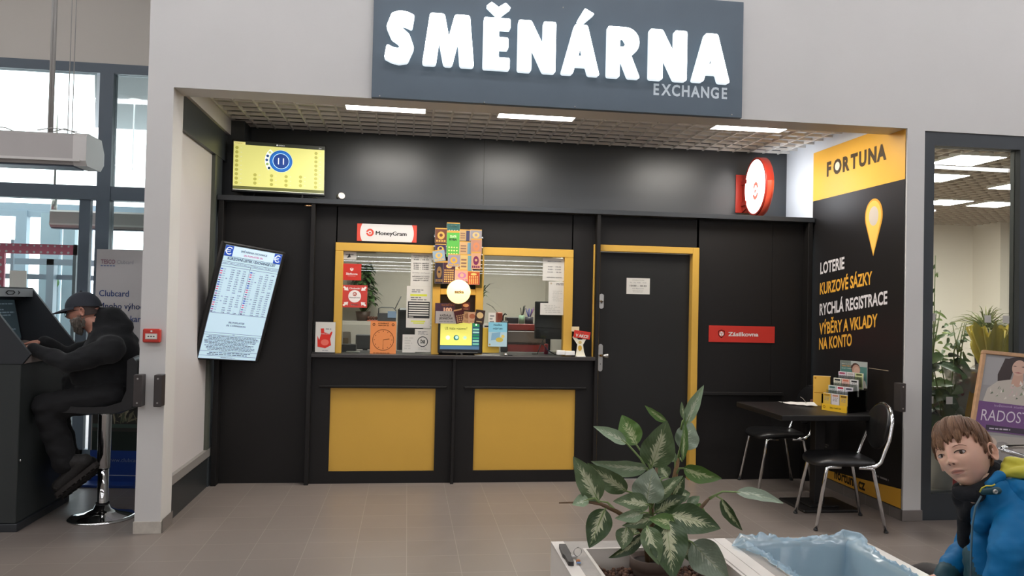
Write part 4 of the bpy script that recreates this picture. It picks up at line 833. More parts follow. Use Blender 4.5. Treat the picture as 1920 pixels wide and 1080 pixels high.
# right window
def d_rh(m, w, h):
    for i, s in enumerate(('PROVOZNÍ DOBA', '', '9:00 - 18:30', '9:00 - 12:00', '12:30 - 18:30', '', 'SMĚNÁRNA TELEFON')):
        if s: m.text(s, w*.5, h*(.84-.12*i), h*.05, INKG, .0006, align='c', bold=.03, w=w*(.3+.022*len(s)))
sheet('hours_sheet', (1018, 484, 1061, 527), GY, 'white opening hours sheet at the top right of the right window', d_rh)
def d_cert(m, w, h): m.disc(w*.14, h*.92, w*.05, flat('8a7030'), .0005, 12, r0=w*.03); lines(m, w*.4, w*.95, h*.84, h*.95, 2, INK, .0005, 5); lines(m, w*.2, w*.85, h*.1, h*.6, 9, flat('b4b2ab'), .0005, 5)
sheet('certificate', (1029, 528, 1060, 570), GY-.0005, 'white certificate sheet with a tiny emblem in the right window', d_cert)
sheet('notice_sheet', (1013, 568, 1059, 591), GY-.001, 'low wide white sheet over the monitor in the right window', d_plain(5, 4, c=flat('b4b2ab')))
# ================================================================ centre post: scratch card display, globe lamp, lottery terminal
DYF = BY-.05
t = thing('card_display', (.42, DYF, 1.62), 'clear display panel for scratch cards above the globe lamp', 'display')
F, w_, h_ = front(814, 428, 904, 540, BY-.042); m = MB(F); m.box(0, w_, 0, h_, 0, .004, CL); m.build('panel', t)
cards = [((838, 417, 862, 441), '35605c', 'a8c0b0', 'dark teal scratch card standing highest in the display'), ((816, 427, 838, 456), '6a4030', 'c8a050', 'brown scratch card at the top left of display'), ((838, 432, 861, 482), '5cae4c', 'e8e890', 'tall green scratch card under the teal one'),
 ((862, 430, 882, 452), 'b89868', '40405c', 'tan scratch card with a dark blue stripe, top centre right'), ((882, 430, 903, 452), '8e8a90', 'd8b070', 'grey scratch card at the top right corner'), ((883, 447, 903, 478), 'b0806c', 'c88058', 'pinkish brown scratch card at the right edge, upper'),
 ((816, 457, 836, 476), '3c3050', 'c8a850', 'dark purple scratch card at the left edge'), ((862, 452, 886, 478), 'c8a070', '6a90a0', 'sand scratch card with a blue side band'), ((812, 468, 834, 490), '8ca0b0', 'd8b060', 'pale blue tilted scratch card at the left edge'),
 ((840, 476, 862, 500), '9890a0', 'd8a840', 'lilac grey scratch card with a yellow ball'), ((863, 476, 886, 508), 'd0b070', '70989c', 'light sand scratch card with a teal band, centre right'), ((884, 472, 901, 505), 'c89878', '702850', 'peach scratch card with dark pink lips at the right edge'),
 ((816, 489, 831, 532), '2e2634', '8a6a40', 'black scratch card with a gold coin at lower left'), ((831, 489, 853, 532), '4c2c38', 'e8b868', 'dark red scratch card with a number grid at lower left'), ((854, 496, 877, 508), 'e0c080', 'a06a30', 'small yellow scratch card at the centre of display'),
 ((853, 505, 879, 528), 'd8a088', 'b070a0', 'pink scratch card just above the globe lamp'), ((877, 508, 899, 534), 'b04a2c', 'f0c070', 'red orange scratch card with a number grid at lower right')]
r = random.Random(5)
for i, (q, c1, c2, l) in enumerate(cards):
    def dr(m, w, h, c1=c1, c2=c2, i=i):
        m.rect(.001, .001, w-.001, h-.001, flat(c1), .0004); m.rect(0, h*.92, w, h, flat('c89a48'), .0007); k = i % 4
        if 'grid' in l:
            for a in range(5):
                for b in range(6): m.rect(w*(.12+.16*a), h*(.06+.1*b), w*(.22+.16*a), h*(.12+.1*b), flat(c2), .0008)
            m.disc(w*.5, h*.77, w*.25, flat(c2), .0008, 16, ry=h*.09)
        elif 'stripe' in l or 'band' in l: m.rect(w*.6, 0, w*.92, h*.9, flat(c2), .0007); [m.rect(w*.08, h*(.2+.2*j), w*.5, h*(.3+.2*j), flat('8a6a58'), .0007) for j in range(3)]
        elif 'green' in l or 'teal' in l:
            m.text('ZLATÁ' if 'green' in l else 'MEGA', w*.5, h*.74, h*.08, flat('f0eed0'), .0008, align='c', w=w*.5); m.text('RYBA' if 'green' in l else 'CASH', w*.5, h*.62, h*.08, flat('2a3a28'), .0008, align='c', w=w*.6, bold=.05)
            [m.disc(w*(.2+.2*a), h*(.12+.12*b), w*.06, flat(c2), .0008, 8) for a in range(4) for b in range(3)]
        else:
            m.disc(w*.5, h*.5, w*.3, flat(c2), .0007, 18, ry=h*.26); [m.rect(w*(.1+.21*a), h*.08, w*(.25+.21*a), h*.2, flat(c2), .0008) for a in range(4)]; m.disc(w*.5, h*.52, w*.14, flat(c1), .0009, 12)
    sheet('scratch_card', q, DYF-.003-.0022*(i % 6)-.0004*i, l, dr, 'scratch card', 'scratch cards in the display', rot=(.16 if 'tilted' in l else 0))
# globe lamp
c = on(860, 547, 1, BY-.16); cz = c.z; R_ = .098; t = thing('globe_lamp', (c.x, BY-.16, cz-R_), 'glowing round globe lamp with lottery lettering in front of yellow post', 'lamp')
m = MB(); m.ball((c.x, BY-.16, cz), R_, glow('ffd894', 1.9), 32); m.build('globe', t)
m = MB(); m.tube([(c.x, BY-.06, cz-.02), (c.x, BY-.045, cz-.02)], .03, BPLAS, 16); m.tube([(c.x, BY-.08, cz-.02), (c.x, BY-.04, cz-.02)], .012, BPLAS, 10); m.build('mount', t)
m = MB(); v, f = text_geo('sazka', .04); k = .075/(v[:, 0].max()-v[:, 0].min()); pts = []
for q in v:
    x = (q[0]-v[:, 0].mean())*k; z_ = (q[1]-.3)*k*1.05-.003; y = -math.sqrt(max(.0001, (R_+.0012)**2-x*x-z_*z_)); pts.append((c.x+x-.004, BY-.16+y, cz+z_))
m.add(pts, f, mat('globe_text', '6a4a1c', .5, emit=.5)); m.build('lettering', t)
li = bpy.data.lights.new('globe_light', 'POINT'); li.energy = 20; li.color = (1, .62, .22); li.shadow_soft_size = R_+.005; lo = bpy.data.objects.new('globe_light', li); COL.objects.link(lo); lo.location = (c.x, BY-.16, cz); lo.parent = t; lo.location = (0, 0, R_)
# terminal with its header board and leaflets
WT = 1.06
t = thing('lottery_terminal', (.40, 6.47, WT), 'black lottery terminal showing a yellow question screen on the counter', 'terminal')
F, w_, h_ = front(822, 601, 904, 663, 6.46); m = MB(F); m.box(0, w_, .0, h_, -.03, 0, BPLAS, .005); m.box(w_*.1, w_*.9, 0, .012, -.05, .03, BPLAS, .003); m.build('casing', t)
m = MB(F @ Matrix.Translation((0, 0, .0008))); k = .8
m.rect(w_*.05, h_*.12, w_*.93, h_*.95, glow('1f4c5c', k)); m.rect(w_*.05, h_*.25, w_*.76, h_*.95, glow('d8d264', k), .0004); m.rect(w_*.05, h_*.12, w_*.93, h_*.22, glow('41607c', k), .0004)
m.text('Už máte vsazeno?', w_*.4, h_*.73, h_*.09, glow('4a5420', k), .0008, align='c', w=w_*.5, bold=.01)
for x, c1, rr in ((.22, 'e6e8c0', .05), (.41, '1e6a60', .062), (.60, 'c8d490', .05)): m.disc(w_*x, h_*.48, w_*rr, glow(c1, k), .0008, 20); m.disc(w_*(x+.008), h_*.49, w_*rr*.6, glow('a8ccc0' if x != .22 else 'f0f0dc', k), .0012, 16)
m.rect(w_*.78, h_*.83, w_*.92, h_*.95, glow('2a8a50', k), .0008)
for i, c1 in enumerate(('7ab49a', '9ac4b4', '1e7a4a', '3a9a6a', '88b8a4', '6aa890')): m.rect(w_*.78, h_*(.72-.09*i), w_*.92, h_*(.77-.09*i), glow(c1, k), .0008)
m.disc(w_*.85, h_*.89, h_*.03, glow('e8f4ec', k), .0012, 12); m.build('screen', t)
def d_head(m, w, h):
    m.rect(0, 0, w, h, flat('4c3444'), .0003); m.text('MILIONŮ SLA', w*.30, h*.86, h*.10, flat('f2a070'), .0008, w=w*.62, bold=.04); m.text('100', w*.42, h*.58, h*.2, flat('efc0a0'), .0008, w=w*.42, bold=.06); m.rect(0, .0, w, h*.02, INK, .0005)
sheet('header_board', (816, 568, 853, 607), 6.43, 'dark purple header board with orange 100 above the terminal', d_head, 'board', th=.004)
def d_kaz(m, w, h): m.text('KAŽDÁ JE', w*.45, h*.58, h*.15, flat('4a4844'), .0006, w=w*.5, align='c', bold=.03); m.text('JEDINEČNÁ', w*.47, h*.34, h*.16, flat('4a4844'), .0006, w=w*.62, align='c', bold=.03); lines(m, w*.15, w*.85, h*.1, h*.22, 1, INKG, .0006)
sheet('grey_flyer', (817, 583, 858, 607), 6.424, 'light grey flyer standing on top of the terminal', d_kaz, 'flyer', paper=mat('grey_paper', 'b3aca8', .7))
t_r = [((853, 579, 872, 606), '5a2c30', 'd8a878', .22, 'dark red ticket with number grid leaning on the terminal'), ((869, 584, 882, 606), 'c89c70', 'a07050', -.12, 'tan ticket in the middle on top of the terminal'), ((878, 585, 893, 606), 'd4a684', 'b06848', .05, 'peach ticket on top of the terminal'), ((891, 581, 908, 608), '3c2a24', 'd8b884', -.12, 'dark brown ticket with a pale coin above the terminal'), ((866, 567, 881, 582), '5c2a26', 'e0a070', 0, 'small brown ticket just under the globe lamp')]
for i, (q, c1, c2, ro, l) in enumerate(t_r):
    def dr(m, w, h, c1=c1, c2=c2, l=l):
        m.rect(0, 0, w, h, flat(c1), .0003)
        if 'grid' in l: [m.rect(w*(.14+.2*a), h*(.08+.14*b), w*(.26+.2*a), h*(.16+.14*b), flat(c2), .0006) for a in range(4) for b in range(4)]; m.rect(0, h*.9, w, h, flat(c2), .0006)
        else: m.disc(w*.5, h*.62, w*.36, flat(c2), .0006, 16, ry=h*.22); m.rect(w*.2, h*.15, w*.8, h*.2, flat(c2), .0006)
    sheet('ticket', q, 6.418-.003*i, l, dr, 'ticket', 'tickets above the terminal', rot=ro)
F, w_, h_ = front(904, 614, 934, 661, 6.52); t = thing('yellow_box', (F.translation.x, 6.52, WT), 'yellow leaflet box right of the terminal', 'box'); m = MB(F); m.box(0, w_, .0, h_, -.0, .06, mat('box_yellow', 'd8b440', .45), .003); m.build('body', t); m = MB(F); m.box(.0, w_*.6, h_, h_+.03, .0, .055, PAPER, .001); m.rect(w_*.1, h_+.004, w_*.5, h_+.018, INK, .0555); m.build('papers', t)
def d_blue(m, w, h):
    m.rect(0, h*.6, w, h, flat('86c4d8'), .0003); m.rect(0, 0, w, h*.6, flat('b0ccd4'), .0003); m.text('POUČKA', w*.5, h*.86, h*.06, flat('1f3f52'), .0006, w=w*.45, align='c', bold=.03); m.text('KAŽDÝ DEN', w*.5, h*.71, h*.06, flat('1f3f52'), .0006, w=w*.5, align='c', bold=.03)
    m.poly([(w*.15, h*.25), (w*.18, h*.55), (w*.65, h*.6), (w*.6, h*.3)], flat('7fa8c0'), .0006); m.disc(w*.6, h*.28, w*.2, flat('c8b450'), .0008, 14, ry=h*.1); m.disc(w*.78, h*.42, w*.09, flat('d8c46c'), .001, 12); m.disc(w*.08, h*.08, w*.05, flat('b09a50'), .0006, 10)
sheet('blue_leaflet', (916, 604, 950, 650), 6.44, 'light blue leaflet with a yellow drawing in front of yellow box', d_blue, 'leaflet', th=.004)
sheet('ticket_stack', (916, 586, 929, 616), 6.50, 'narrow pale printed card standing behind the blue leaflet', d_plain(4, 6), 'card')
F, w_, h_ = front(936, 588, 942, 604, 6.47)
# red lucky standee, phone leaflet holder, cable boxes on the counter
F, w_, h_ = front(1072, 615, 1103, 669, 6.47); t = thing('promo_figure', (F.translation.x+w_/2, 6.47, WT), 'small white cardboard figure holding a red offer sign at right end of counter', 'figure')
m = MB(F); m.prism([(w_*.25, 0), (w_*.85, 0), (w_*.75, h_*.16), (w_*.68, h_*.42), (w_*.95, h_*.72), (w_*.85, h_*.76), (w_*.62, h_*.6), (w_*.4, h_*.6), (w_*.15, h_*.74), (w_*.06, h_*.68), (w_*.35, h_*.42), (w_*.3, h_*.15)], -.006, 0, mat('figure_cream', 'e2dcc8', .5), 'z'); m.disc(w_*.5, h_*.3, w_*.12, flat('c8a040'), .0008, 14, ry=h_*.1); m.disc(w_*.5, h_*.5, w_*.1, flat('c8b070'), .0012, 12); m.build('body', t)
m = MB(F @ Matrix.Rotation(-.12, 4, 'Z')); m.box(w_*-.03, w_*.93, h_*.68, h_*.94, .001, .005, RED); m.text('V AKCI!', w_*.45, h_*.72, h_*.1, PAPER, .0056, align='c', w=w_*.75, bold=.04); m.text('jsme', w_*.45, h_*.86, h_*.045, PAPER, .0056, align='c'); m.build('offer_sign', t)
m = MB(F); m.box(-.0, w_*.45, h_*.88, h_*1.05, -.012, -.007, mat('cream_card', 'd6c8a2', .6)); m.build('back_card', t)
m = MB(F); m.box(w_*.3, w_*.8, 0, .006, -.03, .03, WPLAS); m.build('foot', t)
F, w_, h_ = front(592, 603, 628, 662, 6.47); t = thing('phone_leaflet_holder', (F.translation.x+w_/2, 6.47, WT), 'clear upright holder with a red telephone leaflet at left end of counter', 'leaflet holder')
m = MB(F); m.box(-.02, w_, 0, h_, -.008, -.005, CL); m.box(-.022, -.018, 0, h_, -.03, .0, CL); m.box(-.02, w_, 0, .006, -.04, .02, BPLAS); m.build('holder', t)
m = MB(F); m.box(0, w_-.002, .006, h_-.002, -.004, 0, PAPER); z = .0006; RD = flat('cc3226')
m.poly([(w_*.12, h_*.2), (w_*.1, h_*.55), (w_*.2, h_*.42), (w_*.28, h_*.6), (w_*.26, h_*.78), (w_*.42, h_*.79), (w_*.44, h_*.66), (w_*.7, h_*.62), (w_*.82, h_*.7), (w_*.85, h_*.66), (w_*.74, h_*.45), (w_*.8, h_*.25), (w_*.5, h_*.15)], RD, z); m.disc(w_*.48, h_*.34, w_*.2, flat('dd6a5c'), .001, 18, ry=h_*.1); m.text('Pošlete peníze', w_*.3, h_*.6, h_*.03, PAPER, .0012, w=w_*.42); lines(m, w_*.5, w_*.85, h_*.74, h_*.8, 1, INKG, z, 3); lines(m, w_*.35, w_*.75, h_*.06, h_*.1, 1, INKG, z, 3); m.build('leaflet', t)
for q, l in (((1044, 657, 1060, 665), 'small white connector box on the counter, left one'), ((1060, 658, 1078, 666), 'small white connector box on the counter, right one')):
    F, w_, h_ = front(*q, 6.46); m = MB(F); m.box(0, w_, -.004, h_, -.03, .0, WPLAS, .004); single('connector_box', m, l, 'box')
p = on(862, 661, 1, 6.44); m = MB(); m.tube([(p.x-.03, 6.44, WT+.008), (p.x-.02, 6.44, WT+.018), (p.x, 6.44, WT+.02), (p.x+.012, 6.445, WT+.01)], .006, STEEL, 8); m.ball((p.x+.016, 6.445, WT+.012), .011, STEEL, 10); single('pen_holder', m, 'small grey chained pen holder lying before the terminal', 'pen holder')
p = on(915, 660, 1, 6.43); m = MB(); m.tube([(p.x-.11, 6.43, WT+.004), (p.x-.03, 6.43, WT+.006), (p.x+.10, 6.44, WT+.004)], [.002, .004, .003], PAPER, 6); single('pen', m, 'white pen lying on the counter below the yellow box', 'pen')
p = on(950, 661, 1, 6.44); m = MB(); m.ball((p.x-.005, 6.45, WT+.011), (.018, .014, .011), CHROME, 14); m.tube([(p.x+.01, 6.45, WT+.006), (p.x+.05, 6.45, WT+.006)], .005, BPLAS, 8); single('counter_bell', m, 'small shiny metal knob with a black tail on the counter', 'knob')
# ================================================================ inside the office
t = thing('office_desk', (.4, 7.3, 0), 'grey desk behind the serving windows', 'desk')
m = MB(); m.box(-.72, 1.5, 6.96, 7.5, 1.0, 1.03, mat('desk_grey', '8c8a86', .4)); m.build('desktop', t)
for x in (-.70, .4, 1.46): m = MB(); m.box(x, x+.03, 7.0, 7.45, 0, 1.0, mat('desk_grey', '8c8a86', .4)); m.build('leg', t)
DZ = 1.03
def inx(px, py, Y): p = on(px, py, 1, Y); return p.x, p.z
def sidebox(name, q, Y0, d, mt, label, cat, extra=None, bev=.004):
    x0, z1 = inx(q[0], q[1], Y0); x1, z0 = inx(q[2], q[3], Y0); t = thing(name, ((x0+x1)/2, Y0, z0), label, cat)
    m = MB(); m.box(x0, x1, Y0, Y0+d, z0, z1, mt, bev); m.build('body', t)
    if extra: extra(t, x0, x1, z0, z1, Y0)
    return t
# shelf cabinet at the back with things standing on it
t = thing('shelf_cabinet', (-.1, 8.3, 0), 'low white cabinet against the office back wall', 'cabinet')
m = MB(); m.box(-.74, 1.5, 8.2, 8.58, 0, 1.28, mat('cabinet_white', 'b5b0a8', .5), .003); m.build('body', t)
for i in range(4): m = MB(); m.box(-.73+.56*i, -.19+.56*i, 8.18, 8.2, .05, 1.25, mat('cabinet_door', 'aaa59d', .5), .003); m.build('door', t)
def leafy(name, base, label, n, h, spread, lw, ll, cols, seed=1, droop=.6, pot=None, group=None, lean=(0, 0)):
    r = random.Random(seed); t = thing(name, base, label, 'plant', group); b = Vector(base)
    if pot:
        m = MB(); m.lathe([(0, 0), (pot[0]*.75, 0), (pot[0], pot[1]), (pot[0]*.9, pot[1]), (pot[0]*.85, pot[1]*.85), (0, pot[1]*.85)], pot[2], 20, M=Matrix.Translation(b)); m.build('pot', t)
    ms = MB(); stem = mat('stem_green', '5c6a38', .6); m = MB(); ph = pot[1] if pot else 0
    for i in range(n):
        a = r.uniform(0, 2*PI); k = r.uniform(.15, 1)**.7; z = ph+h*r.uniform(.1, 1)**.8; rad = spread*k*(.5+.5*math.sin(PI*min(1, z/h)))
        p = b+Vector((math.cos(a)*rad+lean[0]*z, math.sin(a)*rad+lean[1]*z, z)); d = Vector((math.cos(a), math.sin(a), r.uniform(-.2, 1-droop))).normalized()
        L = ll*r.uniform(.7, 1.2); W = lw*r.uniform(.7, 1.2); sd = d.cross(Vector((r.uniform(-.3, .3), r.uniform(-.3, .3), 1))).normalized(); nn = sd.cross(d)
        pts = []
        for q, (u, wd) in enumerate(((0, .1), (.25, .8), (.5, 1), (.75, .7), (1, .02))):
            c = p+d*L*u-Vector((0, 0, 1))*L*droop*u*u; pts += [c-sd*W*.5*wd+nn*W*.12*wd, c, c+sd*W*.5*wd+nn*W*.12*wd]
        f = [(3*j+e, 3*j+e+1, 3*j+e+4, 3*j+e+3) for j in range(4) for e in (0, 1)]
        m.add(pts, f, mat('leaf_'+r.choice(cols), '000000') if False else flat(r.choice(cols), .4), True)
        if i % 4 == 0: ms.tube([b+Vector((0, 0, ph*.8)), b.lerp(p, .5)+Vector((0, 0, z*.1)), p], [.006, .004, .002], stem, 5)
    ms.build('stem', t); m.build('foliage', t); return t
GR = ['2f4226', '3a4f2c', '47603a', '2a3822']
x, z = inx(672, 605, 8.1)
leafy('office_plant', (x+.03, 8.36, 1.28), 'bushy green plant behind the red stickers in the left window', 220, .50, .13, .05, .075, GR, 3, pot=(.08, .10, mat('brown_pot', '4a382e', .5)))
def orange_top(t, x0, x1, z0, z1, Y): 
    for i in range(5): m = MB(); m.ball((x0+(x1-x0)*(.1+.2*i), Y+.05, z1+.02), (.016, .016, .02), flat('5a3a2c'), 10); m.build('small_pot', t)
sidebox('orange_tray', (688, 600, 712, 611), 8.22, .1, mat('orange_red', 'a8503a', .5), 'orange red tray with small dark pots on the office cabinet', 'tray', orange_top)
def basket(t, x0, x1, z0, z1, Y):
    m = MB(); m.tube([(x0+.01, Y, z1), (x0+.01, Y, z1+.05), (x0+.04, Y, z1+.06), (x1-.03, Y, z1+.06), (x1, Y, z1+.03), (x1, Y, z1)], .006, GPLAS, 6); m.tube([(x1-.01, Y, z1+.05), (x1+.05, Y, z1+.18)], .005, GPLAS, 6); m.build('handle', t)
    m = MB(frame((x0+(x1-x0)*.55, Y-.001, z0+.05), (1, 0, 0), (0, -1, 0))); m.box(0, .09, 0, .07, 0, .004, mat('photo_blue', '7a8ea8', .4)); m.build('card', t)
sidebox('wire_basket', (708, 587, 742, 605), 8.22, .2, mat('dark_basket', '3a3a3c', .5), 'dark wire basket with papers on the office cabinet', 'basket', basket)
# office chair
x0, z1 = inx(746, 577, 7.75); x1, z0 = inx(766, 645, 7.75); t = thing('office_chair', ((x0+x1)/2, 7.7, 0), 'black office chair back seen through the left window', 'chair')
m = MB(); m.box(x0, x1+.14, 7.74, 7.80, .95, z1, LEATH, .02); m.build('backrest', t); m = MB(); m.box(x0-.04, x1+.18, 7.5, 7.98, .5, .58, LEATH, .02); m.build('seat', t)
m = MB(); m.tube([((x0+x1)/2+.06, 7.75, .06), ((x0+x1)/2+.06, 7.75, .5)], .025, BPLAS, 12); m.box((x0+x1)/2+.02, (x0+x1)/2+.1, 7.79, 7.81, .55, 1.0, BPLAS); m.build('column', t)
for i in range(5): a = i*2*PI/5; m = MB(); m.tube([((x0+x1)/2+.06, 7.75, .08), ((x0+x1)/2+.06+.28*math.cos(a), 7.75+.28*math.sin(a), .03)], .018, BPLAS, 8); m.build('leg', t)
# desk items left window
x0, z1 = inx(642, 621, 7.0); x1, z0 = inx(660, 648, 7.0); F = frame((x0, 7.0, DZ), (1, 0, 0), (0, -1, .2)); w_ = x1-x0; t = thing('photo_frame', (x0+w_/2, 7.0, DZ), 'small standing white photo frame at the lower left of left window', 'photo frame')
m = MB(F); m.prism([(0, 0), (w_, 0), (w_*.8, z1-DZ), (0, z1-DZ)], -.01, 0, PAPER, 'z'); m.rect(w_*.05, .02, w_*.6, (z1-DZ)*.7, flat('9a8c74'), .001); m.build('frame', t); m = MB(F); m.box(w_*.3, w_*.5, 0, .1, -.06, -.01, PAPER); m.build('strut', t)
sidebox('card_reader', (640, 646, 667, 660), 6.72, .12, BPLAS, 'black box device at the lower left corner behind the glass', 'device')
x0, z1 = inx(667, 627, 7.1); x1, z0 = inx(702, 655, 7.1); t = thing('desk_monitor', ((x0+x1)/2, 7.12, DZ), 'dark grey monitor back behind the orange clock notice', 'monitor')
m = MB(); m.box(x0, x1+.10, 7.1, 7.14, z0, z1, mat('monitor_grey', '53565a', .4), .008); m.build('screen_back', t); m = MB(); m.box((x0+x1)/2-.02, (x0+x1)/2+.02, 7.13, 7.17, DZ, z1-.05, BPLAS); m.box((x0+x1)/2-.09, (x0+x1)/2+.09, 7.06, 7.22, DZ, DZ+.012, BPLAS, .004); m.build('stand', t)
m = MB(); x0, z = inx(650, 659, 6.7); m.box(x0, x0+.11, 6.66, 6.72, 1.06, 1.066, PAPER); single('paper_slip', m, 'white paper slip on the worktop inside left window', 'paper')
# right window: dracaena, cash cabinet, cups, monitor
x, z = inx(903, 590, 7.6); t = thing('spiky_plant', (x-.02, 7.6, 1.03), 'spiky long-leaved plant at the left edge of right window', 'plant'); b = Vector((x-.02, 7.6, 1.03)); m = MB(); m.lathe([(0, 0), (.07, 0), (.09, .16), (.08, .16), (0, .14)], mat('dark_pot', '3a3836', .5), 18, M=Matrix.Translation(b)); m.build('pot', t)
m = MB(); m.tube([b+Vector((0, 0, .14)), b+Vector((.01, 0, .52))], .014, mat('trunk_brown', '5c4a36', .7), 8); m.build('stem', t); r = random.Random(8); m = MB()
for i in range(34):
    a = r.uniform(0, 2*PI); el = r.uniform(-.1, 1.2); d = Vector((math.cos(a)*math.cos(el), math.sin(a)*math.cos(el), math.sin(el))); p = b+Vector((.01, 0, r.uniform(.46, .56))); sd = d.cross(Vector((0, 0, 1))).normalized(); L = r.uniform(.2, .36)
    pts = []
    for u in (0, .3, .6, 1): cc = p+d*L*u-Vector((0, 0, .16))*u*u; w2 = .012*(1-u)**.6+.0005; pts += [cc-sd*w2, cc+sd*w2]
    m.add(pts, [(2*j, 2*j+1, 2*j+3, 2*j+2) for j in range(3)], flat(r.choice(GR), .4), True)
m.build('foliage', t)
RC = mat('cabinet_red', '9c3a34', .45)
x0, z1 = inx(948, 607, 7.52); x1, z0 = inx(1010, 655, 7.52)
t = thing('red_cabinet', ((x0+x1)/2, 7.52, 1.03), 'red and grey desktop drawer cabinet in the right window', 'cabinet'); x1 += .1
m = MB(); m.box(x0, x1, 7.52, 7.80, 1.03, z1, mat('drawer_dark', '5a4c48', .5)); m.box(x0, x1, 7.505, 7.52, z1-.06, z1, RC, .003); m.box(x0, x1, 7.505, 7.52, 1.03, 1.10, RC, .003); m.build('body', t)
m = MB(); m.box(x0+.02, x1-.02, 7.50, 7.53, 1.12, z1-.07, mat('drawer_grey', '7a6c66', .35), .004); m.build('drawer', t)
CT = z1
def cup(px, pw, top, c, label, pens, seed):
    x, _ = inx(px, 600, 7.6); r = random.Random(seed); w2 = pw/2*7.6/FPX; _, zt = inx(px, top, 7.6)
    t = thing('pen_cup', (x, 7.6, CT), label, 'cup'); m = MB(); m.lathe([(0, 0), (w2, 0), (w2, zt-CT), (w2*.92, zt-CT), (w2*.9, .01), (0, .01)], c, 20, M=Matrix.Translation((x, 7.6, CT))); m.build('cup', t)
    for i in range(len(pens)):
        a = r.uniform(0, 6.3); q = Vector((x, 7.6, CT+.01)); tp = q+Vector((math.cos(a)*w2*1.1, math.sin(a)*w2*.6, zt-CT+.05+r.uniform(0, .04))); m = MB(); m.tube([q+Vector((math.cos(a+3)*w2*.4, 0, 0)), tp], .0045, flat(pens[i]), 7); single('pen', m, 'upright pen standing in the '+label.split(' pen')[0]+' pen cup', 'pen', 'pens in the '+label.split(' pen')[0]+' pen cup')
cup(978, 11, 591, mat('cup_green', '8fae94', .5), 'pale green pen cup on the red cabinet', ('2a2a2a', '3a3a34', '222222', '4a4438'), 2)
cup(992, 16, 594, mat('cup_dark', '35323c', .4), 'dark violet pen cup on the red cabinet', ('3a3a7a', '4a2a5a', '2a3a8a', '5a3a6a', '2a2a5a', '6a3a50', '303070'), 3)
sidebox('dark_box', (950, 595, 972, 607), 7.6, .15, mat('dark_binder', '2e2c30', .5), 'low dark box on the red cabinet left of the cups', 'box')
sidebox('orange_folder', (933, 586, 942, 606), 7.5, .15, mat('folder_orange', 'b0503c', .5), 'orange red folder standing in right window', 'folder')
x, z = inx(947, 592, 7.45); m = MB(); m.tube([(x-.02, 7.45, z-.05), (x-.018, 7.45, z), (x, 7.45, z+.02), (x+.014, 7.45, z+.01)], .007, BPLAS, 8); m.box(x-.035, x+.03, 7.43, 7.5, DZ, z-.05, BPLAS, .005); single('tape_dispenser', m, 'black curved desk device right of the orange folder', 'device')
x0, z1 = inx(1003, 567, 7.0); x1, z0 = inx(1058, 638, 7.0); t = thing('office_monitor', (x0+.15, 7.05, 1.03), 'large dark monitor seen from behind in the right window', 'monitor')
F = frame((x0, 7.0, z0+.01), (.985, -.17, 0), (-.17, -.985, 0)); m = MB(F); m.box(0, x1-x0+.02, 0, z1-z0, -.03, 0, mat('monitor_back', '38393b', .3), .006); m.box(.01, x1-x0+.01, 0, (z1-z0)*.3, .0, .012, mat('monitor_black', '1c1d1f', .35), .004); m.rect(.09, (z1-z0)*.18, .13, (z1-z0)*.2, GPLAS, .013); m.build('screen_back', t)
m = MB(); xc = x0+.13; m.box(xc-.02, xc+.02, 7.0, 7.03, 1.03, z0+.05, BPLAS); m.box(xc-.1, xc+.1, 6.97, 7.12, 1.03, 1.042, BPLAS, .004); m.build('stand', t)
p = on(1024, 648, 1, 6.75); m = MB(); m.lathe([(0, 0), (.018, 0), (.018, .085), (.014, .09), (0, .09)], mat('can_red', 'b03a34', .3), 18, M=Matrix.Translation((p.x, 6.75, 1.06))); single('red_can', m, 'slim red can on the worktop inside the right window', 'can')
p = on(1043, 652, 1, 6.72); m = MB(); m.box(p.x-.06, p.x+.07, 6.7, 6.78, 1.06, 1.09, WPLAS, .006); single('white_phone', m, 'flat white device beside the red can behind the glass', 'device')
p = on(1020, 655, 1, 6.6); m = MB(); m.tube([(p.x-.09, 6.68, 1.064), (p.x-.05, 6.65, 1.066), (p.x-.02, 6.7, 1.12), (p.x+.01, 6.68, 1.2)], .004, BPLAS, 6); m.tube([(p.x, 6.7, 1.16), (p.x+.04, 6.66, 1.10), (p.x+.10, 6.62, 1.066), (p.x+.16, 6.62, 1.066)], .004, BPLAS, 6); single('cables', m, 'tangle of black cables under the monitor in right window', 'cable')
# ================================================================ people
def capsule(mb, a, b, ra, rb, m=None, n=20, sq=(1, 1)):
    a, b = Vector(a), Vector(b); ax = b-a; L = ax.length; ax = ax.normalized() if L > 1e-6 else Vector((0, 0, 1)); pts = []; rs = []
    for k in range(6): t_ = PI/2*(1-k/6); pts.append(a-ax*ra*math.sin(t_)); rs.append(max(.0008, ra*math.cos(t_)))
    for k in range(7): t_ = PI/2*k/6; pts.append(b+ax*rb*math.sin(t_)); rs.append(max(.0008, rb*math.cos(t_)))
    mb.tube(pts, rs, m, n)
def remesh(mb, vox, sm=6, fac=.5):
    me = bpy.data.meshes.new('r'); me.from_pydata(mb.v, [], mb.f); o = bpy.data.objects.new('r', me); COL.objects.link(o)
    r = o.modifiers.new('r', 'REMESH'); r.mode = 'VOXEL'; r.voxel_size = vox; s = o.modifiers.new('s', 'SMOOTH'); s.factor = fac; s.iterations = sm
    dg = bpy.context.evaluated_depsgraph_get(); ev = o.evaluated_get(dg); m2 = ev.to_mesh(); v = np.array([tuple(q.co) for q in m2.vertices]); f = [tuple(p.vertices) for p in m2.polygons]
    nm = np.array([tuple(q.normal) for q in m2.vertices]); ev.to_mesh_clear(); bpy.data.objects.remove(o); return v, f, nm
